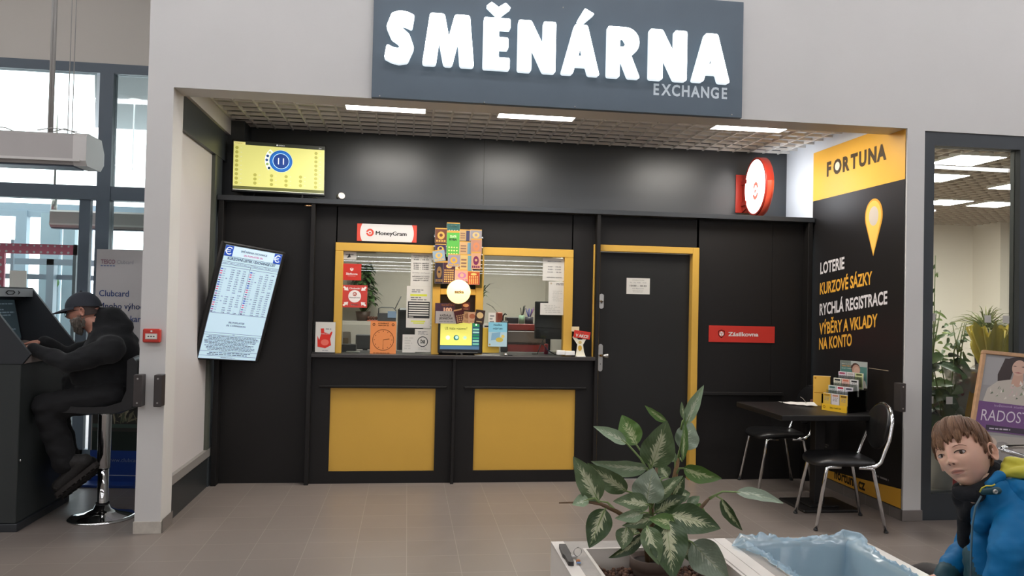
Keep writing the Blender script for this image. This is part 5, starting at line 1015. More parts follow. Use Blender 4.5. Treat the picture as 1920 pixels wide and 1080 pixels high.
def segd(v, a, b, ra, rb):
    a, b = np.array(a), np.array(b); ab = b-a; t_ = np.clip(((v-a)@ab)/max(1e-9, ab@ab), 0, 1); return np.linalg.norm(v-(a+t_[:, None]*ab), axis=1)-(ra+(rb-ra)*t_)
def wrinkle(v, nm, amp, sc, stretch=(1, 1, 1), seed=0):
    o = v.copy()
    for i in range(len(v)):
        p = Vector((v[i][0]*stretch[0]*sc+seed, v[i][1]*stretch[1]*sc, v[i][2]*stretch[2]*sc)); k = noise.noise(p)+.5*noise.noise(p*2.1); k = (abs(k)**.8)*(1 if k > 0 else -1); o[i] = v[i]+nm[i]*amp*k
    return o
def organic(name, prims, vox, parent, mats, sm=6, wr=None, **props):
    """prims: (a, b, ra, rb, material key); one continuous surface, faces take the material of the nearest limb"""
    mb = MB()
    for p in prims: capsule(mb, *p[:4])
    v, f, nm = remesh(mb, vox, sm); D = np.array([segd(v, *p[:4]) for p in prims]); near = D.argmin(0)
    if wr: v = wrinkle(v, nm, *wr)
    out = MB(); ks = [p[4] for p in prims]; g = {}
    fm = [ks[near[q[0]]] for q in f]
    out.v = [tuple(q) for q in v]; out.f = f; out.sm = [True]*len(f); out.m = [out.mi(mats[k]) for k in fm]
    return out.build(name, parent, **props)
SKIN = mat('skin_boy', 'e6b8a0', .45, spec=.4, sss=.25, var=.03, vscale=30); SKM = mat('skin_man', 'c08a76', .5, spec=.4, var=.05, vscale=40); LIP = mat('lips', 'c68d7e', .45); DKH = mat('nostril', '6a3a30', .6)
def gsum(x, z, child=True):
    def g(cx, cz, sx, sz, a): return a*math.exp(-((abs(x)-cx)/sx)**2-((z-cz)/sz)**2) if cx else a*math.exp(-(x/sx)**2-((z-cz)/sz)**2)
    return (g(.03, .022, .018, .007, .0025)+g(.031, .001, .015, .0095, -.008)+g(0, .006, .007, .016, .005)+g(0, -.012, .0065, .012, .007)+g(0, -.0245, .0085, .0085, .0145)+g(.0115, -.0275, .006, .0058, .0055)
            +g(0, -.040, .004, .006, -.002)+g(0, -.0495, .019, .0042, .0045)+g(0, -.0548, .02, .0018, -.0035)+g(0, -.0605, .015, .0045, .0048)+g(0, -.0705, .018, .005, -.0035)+g(0, -.086, .017, .012, .006)+g(.037, -.026, .018, .018, .004))
HA, HB, HC = .0725, .089, .105
def hbase(sx, sy, sz):
    t_ = max(0, -sz); x = HA*sx*(1-.40*t_**1.6); y = HB*sy*((1-.42*t_) if sy < 0 else (1-.06*t_)); z = HC*sz
    return x, y, z
def face_y(x, z):
    sz = z/HC; t_ = max(0, -sz); sx = min(.99, max(-.99, x/(HA*(1-.40*t_**1.6)))); sy = math.sqrt(max(0, 1-sx*sx-sz*sz)); return HB*sy*(1-.06*t_)+gsum(x, z)*min(1, max(0, (sy-.15)*3))
def head(mb, M, skin, lips=True, nu=200, nv=150):
    vs = []; lab = []
    for j in range(nv+1):
        la = -PI/2+PI*j/nv
        for i in range(nu):
            a = 2*PI*i/nu; sx, sy, sz = math.cos(la)*math.cos(a), math.cos(la)*math.sin(a), math.sin(la); x, y, z = hbase(sx, sy, sz)
            if sy > .1: y += gsum(x, z)*min(1, max(0, (sy-.15)*3))
            vs.append((x, y, z))
    f = []; fl = []
    for j in range(nv):
        for i in range(nu):
            k = (i+1) % nu; f.append((j*nu+i, j*nu+k, (j+1)*nu+k, (j+1)*nu+i)); x, y, z = vs[j*nu+i]
            wl = .0205*(1-((z+.0555)/.0085)**2) if abs(z+.0555) < .0085 else -1
            fl.append('lip' if lips and y > .05 and abs(x) < wl and -.065 < z < -.0465 else 'nos' if (lips and y > .05 and abs(z+.0552) < .0011 and abs(x) < .0185) or y > .06 and abs(abs(x)-.0065) < .003 and abs(z+.0315) < .0022 else 'skin')
    for key, mt in (('skin', skin), ('lip', LIP), ('nos', DKH)):
        mb.add(vs, [q for q, l in zip(f, fl) if l == key], mt, True, M)
    # ears
    for s in (-1, 1):
        E = M @ Matrix.Translation((s*(HA+.003), -.014, -.006)) @ Matrix.Rotation(s*.45, 4, 'Z') @ Matrix.Rotation(-.12, 4, 'X')
        def er(u, v):
            k = 2*PI*u; rr = .0165*(1 if math.sin(k) > -.2 else .78-.05*math.sin(k)); h = .028 if math.sin(k) > 0 else .029; q = [0, .35, .62, .80, .93, 1.0, .96, .80][min(7, int(v*7+.01))]; d = [-.004, -.003, .001, .007, .0095, .007, .002, -.004][min(7, int(v*7+.01))]
            return (s*(d+.004), -rr*math.cos(k)*q-.002, h*math.sin(k)*q)
        mb.M = E; mb.grid(er, 36, 8, skin, closed_u=True); mb.ball((s*.005, -.004, .004), (.0035, .004, .010), skin, 10); mb.ball((s*.002, .010, -.006), (.006, .004, .006), skin, 10); mb.M = Matrix()
def eye_parts(M, parent, look=(0, 1, 0), iris='4a382c', s=1.):
    EW_ = mat('eye_white', 'b5aaa6', .3); LASH = mat('lash', '3a2a24', .6)
    for sx in (-1, 1):
        ex, ez = sx*.0305, .0005; ey = face_y(ex, ez)-.0015; lk = Vector(look).normalized()
        m = MB(M); m.ball((ex, ey, ez), (.0130, .0054, .0062), EW_, 18); m.build('eye', parent); e = list(parent.children)[-1]
        m = MB(M); ic = Vector((ex, ey, ez))+Vector((lk.x*.006, .0035, lk.z*.002)); m.ball(ic, (.0056, .0028, .0056), mat('iris_'+iris, iris, .2), 14); m.ball(ic+Vector((0, .0012, 0)), (.0026, .002, .0026), mat('pupil', '0c0a0a', .1), 10); m.build('iris', parent)
        up = [(ex+.0140*math.cos(k), 0, ez-.0005++.0066*math.sin(k)) for k in [math.radians(q) for q in range(0, 181, 15)]]
        m = MB(M); m.tube([(x, face_y(x, z)+.0022, z) for x, _, z in up], [.0006]+[.0013]*11+[.0006], LASH, 6)
        m.tube([(x, face_y(x, z+.003)+.001, z+.0028) for x, _, z in up], [.0006]+[.0015]*11+[.0006], SKIN if iris == '4a382c' else SKM, 6); m.build('eyelid', parent)
        m = MB(M); m.tube([(ex+sx*d, face_y(ex+sx*d, .0215+h)+.0008, .0215+h) for d, h in ((-.014, -.003), (-.006, .0), (.004, .0015), (.013, -.001), (.019, -.005))], [.0008, .0013, .0014, .0012, .0005], mat('brow_brown', '8a6650', .8), 6); m.build('eyebrow', parent)
def hair(M, parent, cols, n=650, seed=1, off=.004):
    r = random.Random(seed); crown = Vector((.0, -.42, .91)).normalized(); A, B, C = HA+off, HB+off, HC+off*.9; m = MB(M)
    def S(d, o): d = d.normalized(); t_ = max(0, -d.z); return Vector(((A+o)*d.x*(1-.18*t_), (B+o)*d.y*(1-.25*t_ if d.y < 0 else 1), (C+o)*d.z))
    # under-shell
    vs = []; NU = 72; NV = 16
    def hz(a):                                      # lowest height of the hair for an azimuth
        y = math.sin(a); return (.34+.10*math.cos(a*2+1.2)+.05*math.sin(a*9)) if y > .62 else (-.02+.32*(y-.15)/.47 if y > .15 else (-.02 if y > -.05 else -.36))
    for j in range(NV+1):
        for i in range(NU):
            a = 2*PI*i/NU; zl = hz(a); el = PI/2+(math.asin(zl)-PI/2)*j/NV; vs.append(S(Vector((math.cos(el)*math.cos(a), math.cos(el)*math.sin(a), math.sin(el))), -.004 if j < NV else -.009))
    m.add(vs, [(j*NU+i, j*NU+(i+1) % NU, (j+1)*NU+(i+1) % NU, (j+1)*NU+i) for j in range(NV) for i in range(NU)], cols[0], True)
    def rot(d, ang): return Vector((d.x*math.cos(ang)-d.y*math.sin(ang), d.x*math.sin(ang)+d.y*math.cos(ang), d.z))
    NC = 95; cl = []
    for c in range(NC):
        a = 2*PI*(c+r.uniform(-.4, .4))/NC*1.0; lay = c % 3; zl = hz(a)+(0, .10, .24)[lay]+r.uniform(-.05, .05)+(-.03 if lay == 0 else 0); fr = max(0, math.sin(a))
        cl.append((a, zl, (.35*fr+r.uniform(-.12, .12)), r.uniform(.000, .009)*(1 if lay else .5)+.004*lay, r.randrange(len(cols))))
    for i in range(n):
        a, zl, sw, o, ci = cl[r.randrange(NC)]; spread = r.gauss(0, .085); zz = zl+r.uniform(-.025, .05); el = math.asin(max(-.9, min(.95, zz)))
        s0 = r.uniform(0, .3); oo = o+r.uniform(-.002, .002); pts = []
        for k in range(9):
            t_ = s0+(1-s0)*k/8; aa = a+spread*(1-.75*t_**3); tg = Vector((math.cos(el)*math.cos(aa), math.cos(el)*math.sin(aa), math.sin(el)))
            d = rot(crown.lerp(tg, t_), sw*t_*(1-t_*.25)).normalized(); pts.append(S(d, oo*math.sin(PI*min(1, t_*1.05))**.6+.002+(-.004 if k == 8 else 0)))
        w = r.uniform(.0011, .0020); m.tube(pts, [w*.4, w*.9, w, w, w, w*.95, w*.8, w*.55, w*.15], cols[ci if r.random() < .75 else r.randrange(len(cols))], 4, flatk=.7)
    return m.build('hair', parent)
# ---- the boy
d_b = 2.47; HCt = at(1807, 853, d_b); VD = (EYE-HCt).normalized(); VR = UP.cross(VD).normalized(); VU = VD.cross(VR)
f_ = (VD*.89-VR*.46-VU*.03).normalized(); u0 = VU*math.cos(.34)-VR*math.sin(.34); x_ = f_.cross(u0).normalized(); u_ = x_.cross(f_).normalized()
sB = 1.0; MH = Matrix(((x_.x*sB, f_.x*sB, u_.x*sB, HCt.x), (x_.y*sB, f_.y*sB, u_.y*sB, HCt.y), (x_.z*sB, f_.z*sB, u_.z*sB, HCt.z), (0, 0, 0, 1)))
def A3(x, y, d): return at(x, y, d)
hip = A3(1945, 1150, 2.50)
boy = thing('person', (hip.x, hip.y, .45), 'boy with brown hair in a blue jacket with yellow lining, looking at the viewer', 'person')
m = MB(); head(m, MH, SKIN, nu=420, nv=340); m.tube([MH @ Vector((0, -.02, -.06)), MH @ Vector((.01, -.045, -.13)), A3(1862, 940, 2.50)], [.048, .046, .06], SKIN, 20)
m.build('body', boy)
eye_parts(MH, boy, look=(-.42, 1, .02))
HR = [mat('hair_%d' % i, c, .45, spec=.45) for i, c in enumerate(('74523a', '7d5b42', '886448', '6a4c36'))]
hair(MH, boy, HR, 3600, 3)
JB = mat('jacket_blue', '04679c', .6, spec=.25, bump=.03, bscale=90); JT = mat('jacket_teal', '1a444e', .6, bump=.03, bscale=90); NVY = mat('navy_fleece', '0c0e14', .9, bump=.2, bscale=260); YLN = mat('hood_yellow', 'cfc53e', .6, sheen=.2, bump=.03, bscale=80)
shL, shR = A3(1912, 944, 2.36), A3(1842, 965, 2.62)
pr = [(A3(1868, 958, 2.50), A3(1925, 1130, 2.48), .085, .135, 'b'), (shL, shR, .055, .05, 'b'), (A3(1905, 985, 2.44), A3(1955, 1120, 2.42), .10, .12, 'b'),
      (shL, A3(1893, 1040, 2.24), .058, .056, 'b'), (A3(1893, 1040, 2.24), A3(1868, 1122, 2.24), .056, .048, 'b'),
      (shR, A3(1815, 1030, 2.60), .048, .046, 'b'), (A3(1815, 1030, 2.60), A3(1784, 1066, 2.50), .045, .040, 'b'), (A3(1782, 1068, 2.50), A3(1770, 1085, 2.46), .037, .034, 't'),
      (A3(1838, 1050, 2.42), A3(1852, 1120, 2.38), .05, .06, 't'), (A3(1848, 950, 2.43), A3(1843, 1100, 2.39), .038, .045, 'b'), (A3(1858, 936, 2.385), A3(1838, 985, 2.39), .030, .028, 'b'), (A3(1870, 925, 2.38), A3(1885, 960, 2.36), .045, .05, 'b')]
organic('jacket', pr, .0065, boy, {'b': JB, 't': JT}, 5, (.006, 13, (1.3, 1.3, 1.9), 3))
# hood with its yellow lining, collar, piping, zip and snap
pr = [(A3(1882, 900, 2.46), A3(1945, 918, 2.40), .036, .050, 'b'), (A3(1870, 905, 2.44), A3(1925, 930, 2.34), .030, .045, 'b')]; organic('hood', pr, .006, boy, {'b': JB}, 4, (.005, 22, (1, 1, 2), 9))
m = MB(); HCn = A3(1908, 876, 2.40)
def hd(u, v):
    a = PI*u; r_ = .02+.055*v; p = HCn+RT*(-math.cos(a)*r_*1.15+.004)+UP*(math.sin(a)*r_*.55-.022+.010*math.sin(7*u+v))+_fw*(-.03*v+.02*math.sin(a)+.006*noise.noise(Vector((u*5, v*5, 2)))); return tuple(p)
pr = [(A3(1877, 887, 2.41), A3(1893, 867, 2.42), .010, .018, 'y'), (A3(1893, 867, 2.42), A3(1945, 876, 2.40), .018, .026, 'y'), (A3(1880, 888, 2.40), A3(1940, 884, 2.37), .010, .022, 'y')]
organic('hood_lining', pr, .005, boy, {'y': YLN}, 4, (.004, 26, (1, 1, 2), 4), label='yellow hood lining')
pr = [(A3(1806, 932, 2.50), A3(1822, 962, 2.52), .034, .036, 'n'), (A3(1826, 928, 2.46), A3(1850, 915, 2.45), .030, .030, 'n'), (A3(1850, 915, 2.46), A3(1866, 880, 2.50), .030, .028, 'n'), (A3(1800, 918, 2.52), A3(1812, 935, 2.52), .024, .03, 'n'), (A3(1812, 960, 2.50), A3(1812, 1015, 2.50), .030, .026, 'n'), (A3(1862, 890, 2.54), A3(1846, 935, 2.56), .035, .04, 'n')]
pr += [(A3(1866, 880, 2.47), A3(1853, 912, 2.405), .026, .027, 'n'), (A3(1853, 912, 2.405), A3(1828, 928, 2.385), .027, .026, 'n'), (A3(1828, 928, 2.385), A3(1800, 924, 2.43), .026, .024, 'n'), (A3(1840, 935, 2.44), A3(1812, 962, 2.48), .028, .026, 'n'), (A3(1870, 878, 2.50), A3(1868, 920, 2.44), .03, .035, 'n')]
organic('neck_warmer', pr, .005, boy, {'n': NVY}, 4, (.003, 30, (1, 1, 1), 1), label='dark navy neck warmer')
pr = [(A3(1856, 908, 2.365), A3(1874, 893, 2.38), .012, .018, 'b'), (A3(1843, 922, 2.345), A3(1870, 920, 2.33), .010, .012, 't')]; organic('collar', pr, .0035, boy, {'b': JB, 't': JT}, 3)
m = MB(); m.tube([A3(1837, 923, 2.335), A3(1841, 915, 2.332), A3(1849, 911, 2.328), A3(1860, 911, 2.322), A3(1866, 908, 2.318)], .0022, YLN, 8); m.build('piping', boy)
b0 = A3(1867, 922, 2.305); m = MB(frame(b0, RT, -_fw)); m.lathe([(.0065, -.004), (.0065, .001), (.004, .0025), (.0038, .001), (0, .001)], STEEL, 20); m.build('snap_button', boy)
m = MB(); m.tube([A3(1840, 930, 2.35), A3(1829, 950, 2.355), A3(1823, 985, 2.36), A3(1821, 1030, 2.355), A3(1820, 1100, 2.35)], .003, mat('zip_grey', '56707c', .5), 8); m.build('zip', boy)
TRO = mat('trousers_dark', '3a3431', .75, bump=.05, bscale=120)
kn = A3(1722, 1080, 2.68); kn2 = A3(1765, 1090, 2.50)
pr = [(kn, A3(1800, 1092, 2.55), .044, .055, 't'), (A3(1800, 1092, 2.55), hip, .055, .10, 't'), (kn, Vector((kn.x+.12, kn.y+.0, .12)), .042, .035, 't'), (A3(1830, 1120, 2.40), hip, .06, .1, 't'), (A3(1830, 1120, 2.40), Vector((A3(1830, 1120, 2.40).x+.1, A3(1830, 1120, 2.40).y, .12)), .05, .038, 't'), (hip, hip+Vector((0, 0, .05)), .12, .12, 't')]
organic('trousers', pr, .008, boy, {'t': TRO}, 5, (.006, 14, (1, 1, 2), 2))
for q in (Vector((kn.x+.12, kn.y, .05)), Vector((A3(1830, 1120, 2.40).x+.1, A3(1830, 1120, 2.40).y, .05))):
    m = MB(); capsule(m, q+Vector((.03, 0, 0)), q+Vector((-.10, -.02, -.012)), .045, .034, BPLAS); m.build('shoe', boy)
def hand(mats_, wrist, dirv, palmn, s, parent, name='hand', curl=.5, vox=.0035):
    d = Vector(dirv).normalized(); n = Vector(palmn); n = (n-d*n.dot(d)).normalized(); sd = d.cross(n); w = Vector(wrist); pr = []
    for k in (-1, -.33, .33, 1): pr.append((w+sd*k*.014*s, w+d*.085*s+sd*k*.030*s, .017*s, .013*s, 's'))
    for k, L in ((-1, .062), (-.33, .078), (.33, .084), (1, .074)):
        b = w+d*.09*s+sd*k*.031*s; a1 = b+(d*math.cos(curl*.5)+n*math.sin(curl*.5))*L*.45*s; a2 = a1+(d*math.cos(curl*1.2)+n*math.sin(curl*1.2))*L*.3*s; a3 = a2+(d*math.cos(curl*1.8)+n*math.sin(curl*1.8))*L*.25*s
        pr += [(b, a1, .0095*s, .0085*s, 's'), (a1, a2, .0085*s, .0078*s, 's'), (a2, a3, .0078*s, .0065*s, 's')]
    t0 = w+d*.025*s+sd*.028*s; t1 = t0+(d*.6+sd*.7+n*.3).normalized()*.04*s; t2 = t1+(d*.9+sd*.1+n*.4).normalized()*.032*s; pr += [(t0, t1, .0135*s, .0105*s, 's'), (t1, t2, .0105*s, .0085*s, 's')]
    return organic(name, pr, vox, parent, mats_, 2)
hand({'s': SKIN}, A3(1769, 1084, 2.455), A3(1746, 1093, 2.44)-A3(1769, 1084, 2.455), -UP, .82, boy)
hand({'s': SKIN}, A3(1866, 1130, 2.25), A3(1850, 1165, 2.30)-A3(1866, 1130, 2.25), -UP, .82, boy)
t = thing('seat_bench', (hip.x+.05, hip.y, 0), 'low dark bench the boy is sitting on beside the planter', 'bench')
bz = hip.z-.13; m = MB(); m.box(hip.x-.16, hip.x+.35, hip.y-.45, hip.y+.35, bz-.06, bz, mat('bench_dark', '3a3836', .6), .006); m.build('top', t)
for dx in (-.12, .31):
    for dy in (-.4, .3): m = MB(); m.box(hip.x+dx-.02, hip.x+dx+.02, hip.y+dy-.02, hip.y+dy+.02, 0, bz-.06, BPLAS); m.build('leg', t)
# ---- the man at the kiosk
def Q(x, y, Y=5.60): return on(x, y, 1, Y)
man = thing('person', (-2.0, 5.6, .77), 'bearded man in dark cap and black hoodie seated at the betting terminal', 'person')
HK = mat('hoodie_black', '0c0e11', .9, sheen=.1, bump=.1, bscale=120); JN = mat('trousers_black', '0b0b0d', .9, bump=.08, bscale=120)
MC = Q(157, 583, 5.58); fm = Vector((-.97, -.10, -.20)).normalized(); um = Vector((-.22, 0, .975)); um = (um-fm*um.dot(fm)).normalized(); xm = fm.cross(um).normalized(); s = 1.10
MM = Matrix(((xm.x*s, fm.x*s, um.x*s, MC.x), (xm.y*s, fm.y*s, um.y*s, MC.y), (xm.z*s, fm.z*s, um.z*s, MC.z), (0, 0, 0, 1)))
SN, SF = Q(208, 655, 5.40), Q(200, 645, 5.80); EN, EF = Q(128, 682, 5.36), Q(125, 668, 5.83); WN, WF = Q(64, 655, 5.42), Q(84, 640, 5.72)
pr = [(Q(203, 738), Q(190, 700), .14, .195, 'h'), (Q(190, 700), Q(208, 640), .185, .145, 'h'), (Q(222, 700), Q(222, 648), .15, .13, 'h'), (SN, SF, .095, .09, 'h'), (Q(208, 640), Q(188, 612), .10, .075, 'h'), (Q(206, 604), Q(224, 622), .075, .085, 'h'), (Q(186, 588), Q(206, 594), .04, .075, 'h'), (Q(214, 592), Q(234, 612), .06, .06, 'h'),
      (SN, EN, .088, .066, 'h'), (EN, WN, .066, .044, 'h'), (SF, EF, .088, .066, 'h'), (EF, WF, .066, .044, 'h'),
      (Q(205, 744, 5.48), Q(88, 762, 5.44), .105, .09, 't'), (Q(88, 762, 5.44), Q(122, 868, 5.46), .095, .075, 't'), (Q(205, 744, 5.74), Q(98, 762, 5.76), .105, .085, 't'), (Q(98, 762, 5.76), Q(132, 872, 5.76), .09, .07, 't'), (Q(205, 742, 5.5), Q(205, 742, 5.7), .11, .11, 't'),
      (MM @ Vector((0, -.02, -.06)), Q(192, 622, 5.6), .06, .07, 's'), (Q(150, 720), Q(165, 740), .11, .13, 'h')]
organic('body', pr, .012, man, {'h': HK, 't': JN, 's': SKM}, 5, (.009, 9, (1, 1, 1.8), 5))
m = MB(); head(m, MM, SKM, nu=110, nv=80); m.build('head', man); eye_parts(MM, man, look=(0, 1, -.4), iris='3a4048')
BRD = mat('grey_beard', '857c73', .9, var=.4, vscale=60, bump=.4, bscale=250); m = MB(MM); r = random.Random(5)
for i in range(520):
    a = r.uniform(-1.75, 1.75); z = r.uniform(-.10, -.035) if abs(a) > .5 else r.uniform(-.10, -.066); 
    if abs(a) > .9: z = r.uniform(-.085, -.03 if abs(a) < 1.3 else .0)
    sz = z/HC; rr = math.sqrt(max(.02, 1-sz*sz)); x = HA*.86*math.sin(a)*rr; y = HB*.97*math.cos(a)*rr*.97+.003; p = Vector((x, y, z)); kk = max(0, math.cos(a))*min(1, (-z)/.07); d = Vector((math.sin(a)*.006, math.cos(a)*.010, -.012-.030*kk))
    m.tube([p, p+d*.5, p+d+Vector((0, -.003, -.006))], [.0036, .0030, .0006], BRD, 5)
for i in range(50): x = r.uniform(-.022, .022); z = -.043+r.uniform(-.003, .003); m.tube([(x, face_y(x, z), z), (x*1.2, face_y(x, z)+.005, z-.008)], [.0028, .0008], BRD, 5)
m.build('beard', man)
CAPM = mat('cap_dark', '232730', .75, bump=.05, bscale=150); m = MB(MM)
def capf(u, v):
    a = 2*PI*u; el = PI/2*(1-v)*.98+.02; A, B, C = HA+.013, HB+.014, HC*.92; x, y, z = A*math.cos(el)*math.cos(a), B*math.cos(el)*math.sin(a), .026+(C-.002)*math.sin(el)*.98; return (x, y-.004, z-.02*max(0, -math.sin(a))*(1-math.sin(el)))
m.grid(capf, 48, 14, CAPM, closed_u=True); m.ball((0, -.004, .026+HC*.90), .007, CAPM, 10); m.build('cap', man, label='dark baseball cap')
m = MB(MM); NB = 14
def vis(u, v): a = math.radians(18+144*u); A, B = HA+.012, HB+.013; k = 1+v*.72*math.sin(a)**2.2; return (A*math.cos(a)*(1+.06*v), (B)*math.sin(a)*k-.004, .030-.016*v*math.sin(a)-.008*v*math.cos(a)**2+.002)
m.grid(vis, 24, 7, CAPM); m.grid(lambda u, v: tuple(Vector(vis(u, v))-Vector((0, 0, .006))), 24, 7, CAPM); m.tube([tuple(Vector(vis(i/20, 1))-Vector((0, 0, .003))) for i in range(21)], .0035, CAPM, 6); m.build('visor', [c for c in man.children if c.name.startswith('cap')][0])
m = MB(MM); GL_ = mat('glasses_dark', '20181c', .35)
for sx in (-1, 1):
    c = Vector((sx*.033, HB+.008, -.004)); m.tube([c+Vector((.021*math.cos(k), -.006*abs(math.cos(k))*(1 if sx*math.cos(k) > 0 else .3), .016*math.sin(k))) for k in [i*PI/10 for i in range(20)]], .002, GL_, 6, closed=True)
    m.tube([c+Vector((sx*.021, -.006, .006)), Vector((sx*(HA+.006), .03, .008)), Vector((sx*(HA+.006), -.02, .006))], .002, GL_, 6)
m.tube([(-.012, HB+.008, 0), (0, HB+.012, .003), (.012, HB+.008, 0)], .002, GL_, 6); m.build('glasses', man)
m = MB(MM); HG = mat('hair_grey_brown', '4c403c', .8, bump=.3, bscale=250)
m.grid(lambda u, v: ((HA+.005)*math.cos(PI+PI*u)*(1-.05*v), (HB+.004)*math.sin(PI+PI*u)*(1-.12*v), .03-.062*v), 24, 6, HG); m.build('hair', man)
hand({'s': SKM}, WN+Vector((.01, 0, .0)), Vector((-.95, .25, .08)), (0, .2, -1), .95, man, curl=.45, vox=.0045); hand({'s': SKM}, WF, Vector((-.95, -.2, -.10)), (0, 0, -1), .95, man, curl=.4, vox=.0045)
BT = mat('boot_brown_black', '1c1917', .7, bump=.3, bscale=120); SO = mat('boot_sole', '2a2522', .8, bump=.3, bscale=90)
for (hx, hy, tx, ty, Y) in ((163, 872, 112, 912, 5.46), (174, 876, 122, 916, 5.77)):
    a, b_ = Q(hx, hy, Y), Q(tx, ty, Y); ax = (b_-a).normalized(); nn = Vector((-ax.z, 0, ax.x)); nn = nn if nn.z > 0 else -nn; L = (b_-a).length
    out = organic('boot', [(a+nn*.03, b_+nn*.0, .052, .042, 'b'), (a+nn*.03, a+nn*.07+ax*.05, .048, .052, 'b'), (a.lerp(b_, .5)+nn*.015, b_+nn*.005, .05, .044, 'b')], .007, man, {'b': BT}, 3)
    m = MB(Matrix(((ax.x, 0, nn.x, a.x), (0, 1, 0, a.y), (ax.z, 0, nn.z, a.z), (0, 0, 0, 1)))); m.prism(rnd_poly([(-.05, -.042), (L*.4, -.034), (L*.75, -.046), (L+.045, -.03), (L+.06, 0), (L+.045, .03), (L*.75, .046), (L*.4, .036), (-.05, .042), (-.062, 0)], .02), -.045, -.018, SO, 'z')
    for k in range(9): x = -.04+(L+.08)*k/8; m.box(x-.006, x+.006, -.036, .036, -.054, -.044, SO)
    m.build('sole', list(man.children)[-1])
# ================================================================ foreground planter with the variegated plant and the lined bin
PZ = .65; WB = mat('planter_white', 'e6dfd6', .4, var=.02); GB = mat('planter_grey_wood', 'a8a199', .5, var=.08, vscale=30)
def mod(x0, x1, y0, y1, name, label, ix0, ix1, iy0, iy1, depth):
    t = thing(name, ((x0+x1)/2, (y0+y1)/2, 0), label, 'planter')
    m = MB(); m.box(x0, x0+.022, y0, y1, 0, PZ, WB, .002); m.box(x1-.022, x1, y0, y1, 0, PZ, WB, .002); m.box(x0+.022, x1-.022, y1-.02, y1, 0, PZ-.03, GB); m.box(x0+.022, x1-.022, y0, y0+.02, 0, PZ, WB); m.box(x0+.02, x1-.02, y0+.02, y1-.02, 0, .03, GB); m.build('side_boards', t)
    m = MB(); z0, z1 = PZ-.018, PZ
    m.box(x0, x0+.045, y0, y1, z1-.004, z1+.001, WB); m.box(x1-.045, x1, y0, y1, z1-.004, z1+.001, WB)
    m.box(x0+.045, ix0, y0, y1, z0, z1, GB); m.box(ix1, x1-.045, y0, y1, z0, z1, GB); m.box(ix0, ix1, iy1, y1, z0, z1, GB); m.box(ix0, ix1, y0, iy0, z0, z1, GB); m.build('rim', t)
    m = MB(); e = .010; zt = z1+.004
    m.box(ix0, ix0+e, iy0, iy1, depth, zt, WB); m.box(ix1-e, ix1, iy0, iy1, depth, zt, WB); m.box(ix0+e, ix1-e, iy1-e, iy1, depth, zt, WB); m.box(ix0+e, ix1-e, iy0, iy0+e, depth, zt, WB); m.box(ix0, ix1, iy0, iy1, depth-.02, depth, WB); m.build('inner_tray', t)
    return t
XA, XM, XB, YA, YB = .530, 1.135, 1.695, 1.75, 2.755
mod(XA, XM, YA, YB, 'planter_box', 'white planter box filled with brown clay pebbles holding the variegated plant', .625, 1.08, 1.85, 2.665, .50)
mod(XM+.002, XB, YA, YB, 'waste_bin_box', 'white box with a blue plastic liner beside the planter in the foreground', 1.225, 1.63, 1.85, 2.69, .49)
# clay pebbles
m = MB(); r = random.Random(2); PC = [mat('clay_%d' % i, c, .85, bump=.3, bscale=300) for i, c in enumerate(('5a4034', '6b4a3a', '4a362e', '7c5a46'))]
bx = [(0, 0, -1), (.9, 0, -.45), (.28, .85, -.45), (-.72, .53, -.45), (-.72, -.53, -.45), (.28, -.85, -.45), (.72, .53, .45), (-.28, .85, .45), (-.9, 0, .45), (-.28, -.85, .45), (.72, -.53, .45), (0, 0, 1)]
bf = [(0, 2, 1), (0, 3, 2), (0, 4, 3), (0, 5, 4), (0, 1, 5), (1, 2, 6), (2, 3, 7), (3, 4, 8), (4, 5, 9), (5, 1, 10), (1, 6, 10), (2, 7, 6), (3, 8, 7), (4, 9, 8), (5, 10, 9), (6, 7, 11), (7, 8, 11), (8, 9, 11), (9, 10, 11), (10, 6, 11)]
m.box(.637, 1.068, 1.862, 2.653, .502, .575, PC[2])
for i in range(2600):
    s = r.uniform(.006, .0105); x, y = r.uniform(.645, 1.06), r.uniform(1.87, 2.645); z = .585+r.uniform(-.006, .008)+.008*noise.noise(Vector((x*9, y*9, 0)))
    if (x-.838)**2+(y-2.565)**2 < .055**2: continue
    Q = Matrix.Translation((x, y, z)) @ Matrix.Rotation(r.uniform(0, 6), 4, (r.random(), r.random(), r.random()+.1)) @ Matrix.Diagonal((s*r.uniform(.8, 1.25), s*r.uniform(.8, 1.2), s, 1))
    m.add(bx, bf, PC[r.randrange(4)], True, Q)
single('clay_pebbles', m, 'brown clay pebbles filling the white planter around the pot', 'pebbles')['kind'] = 'stuff'
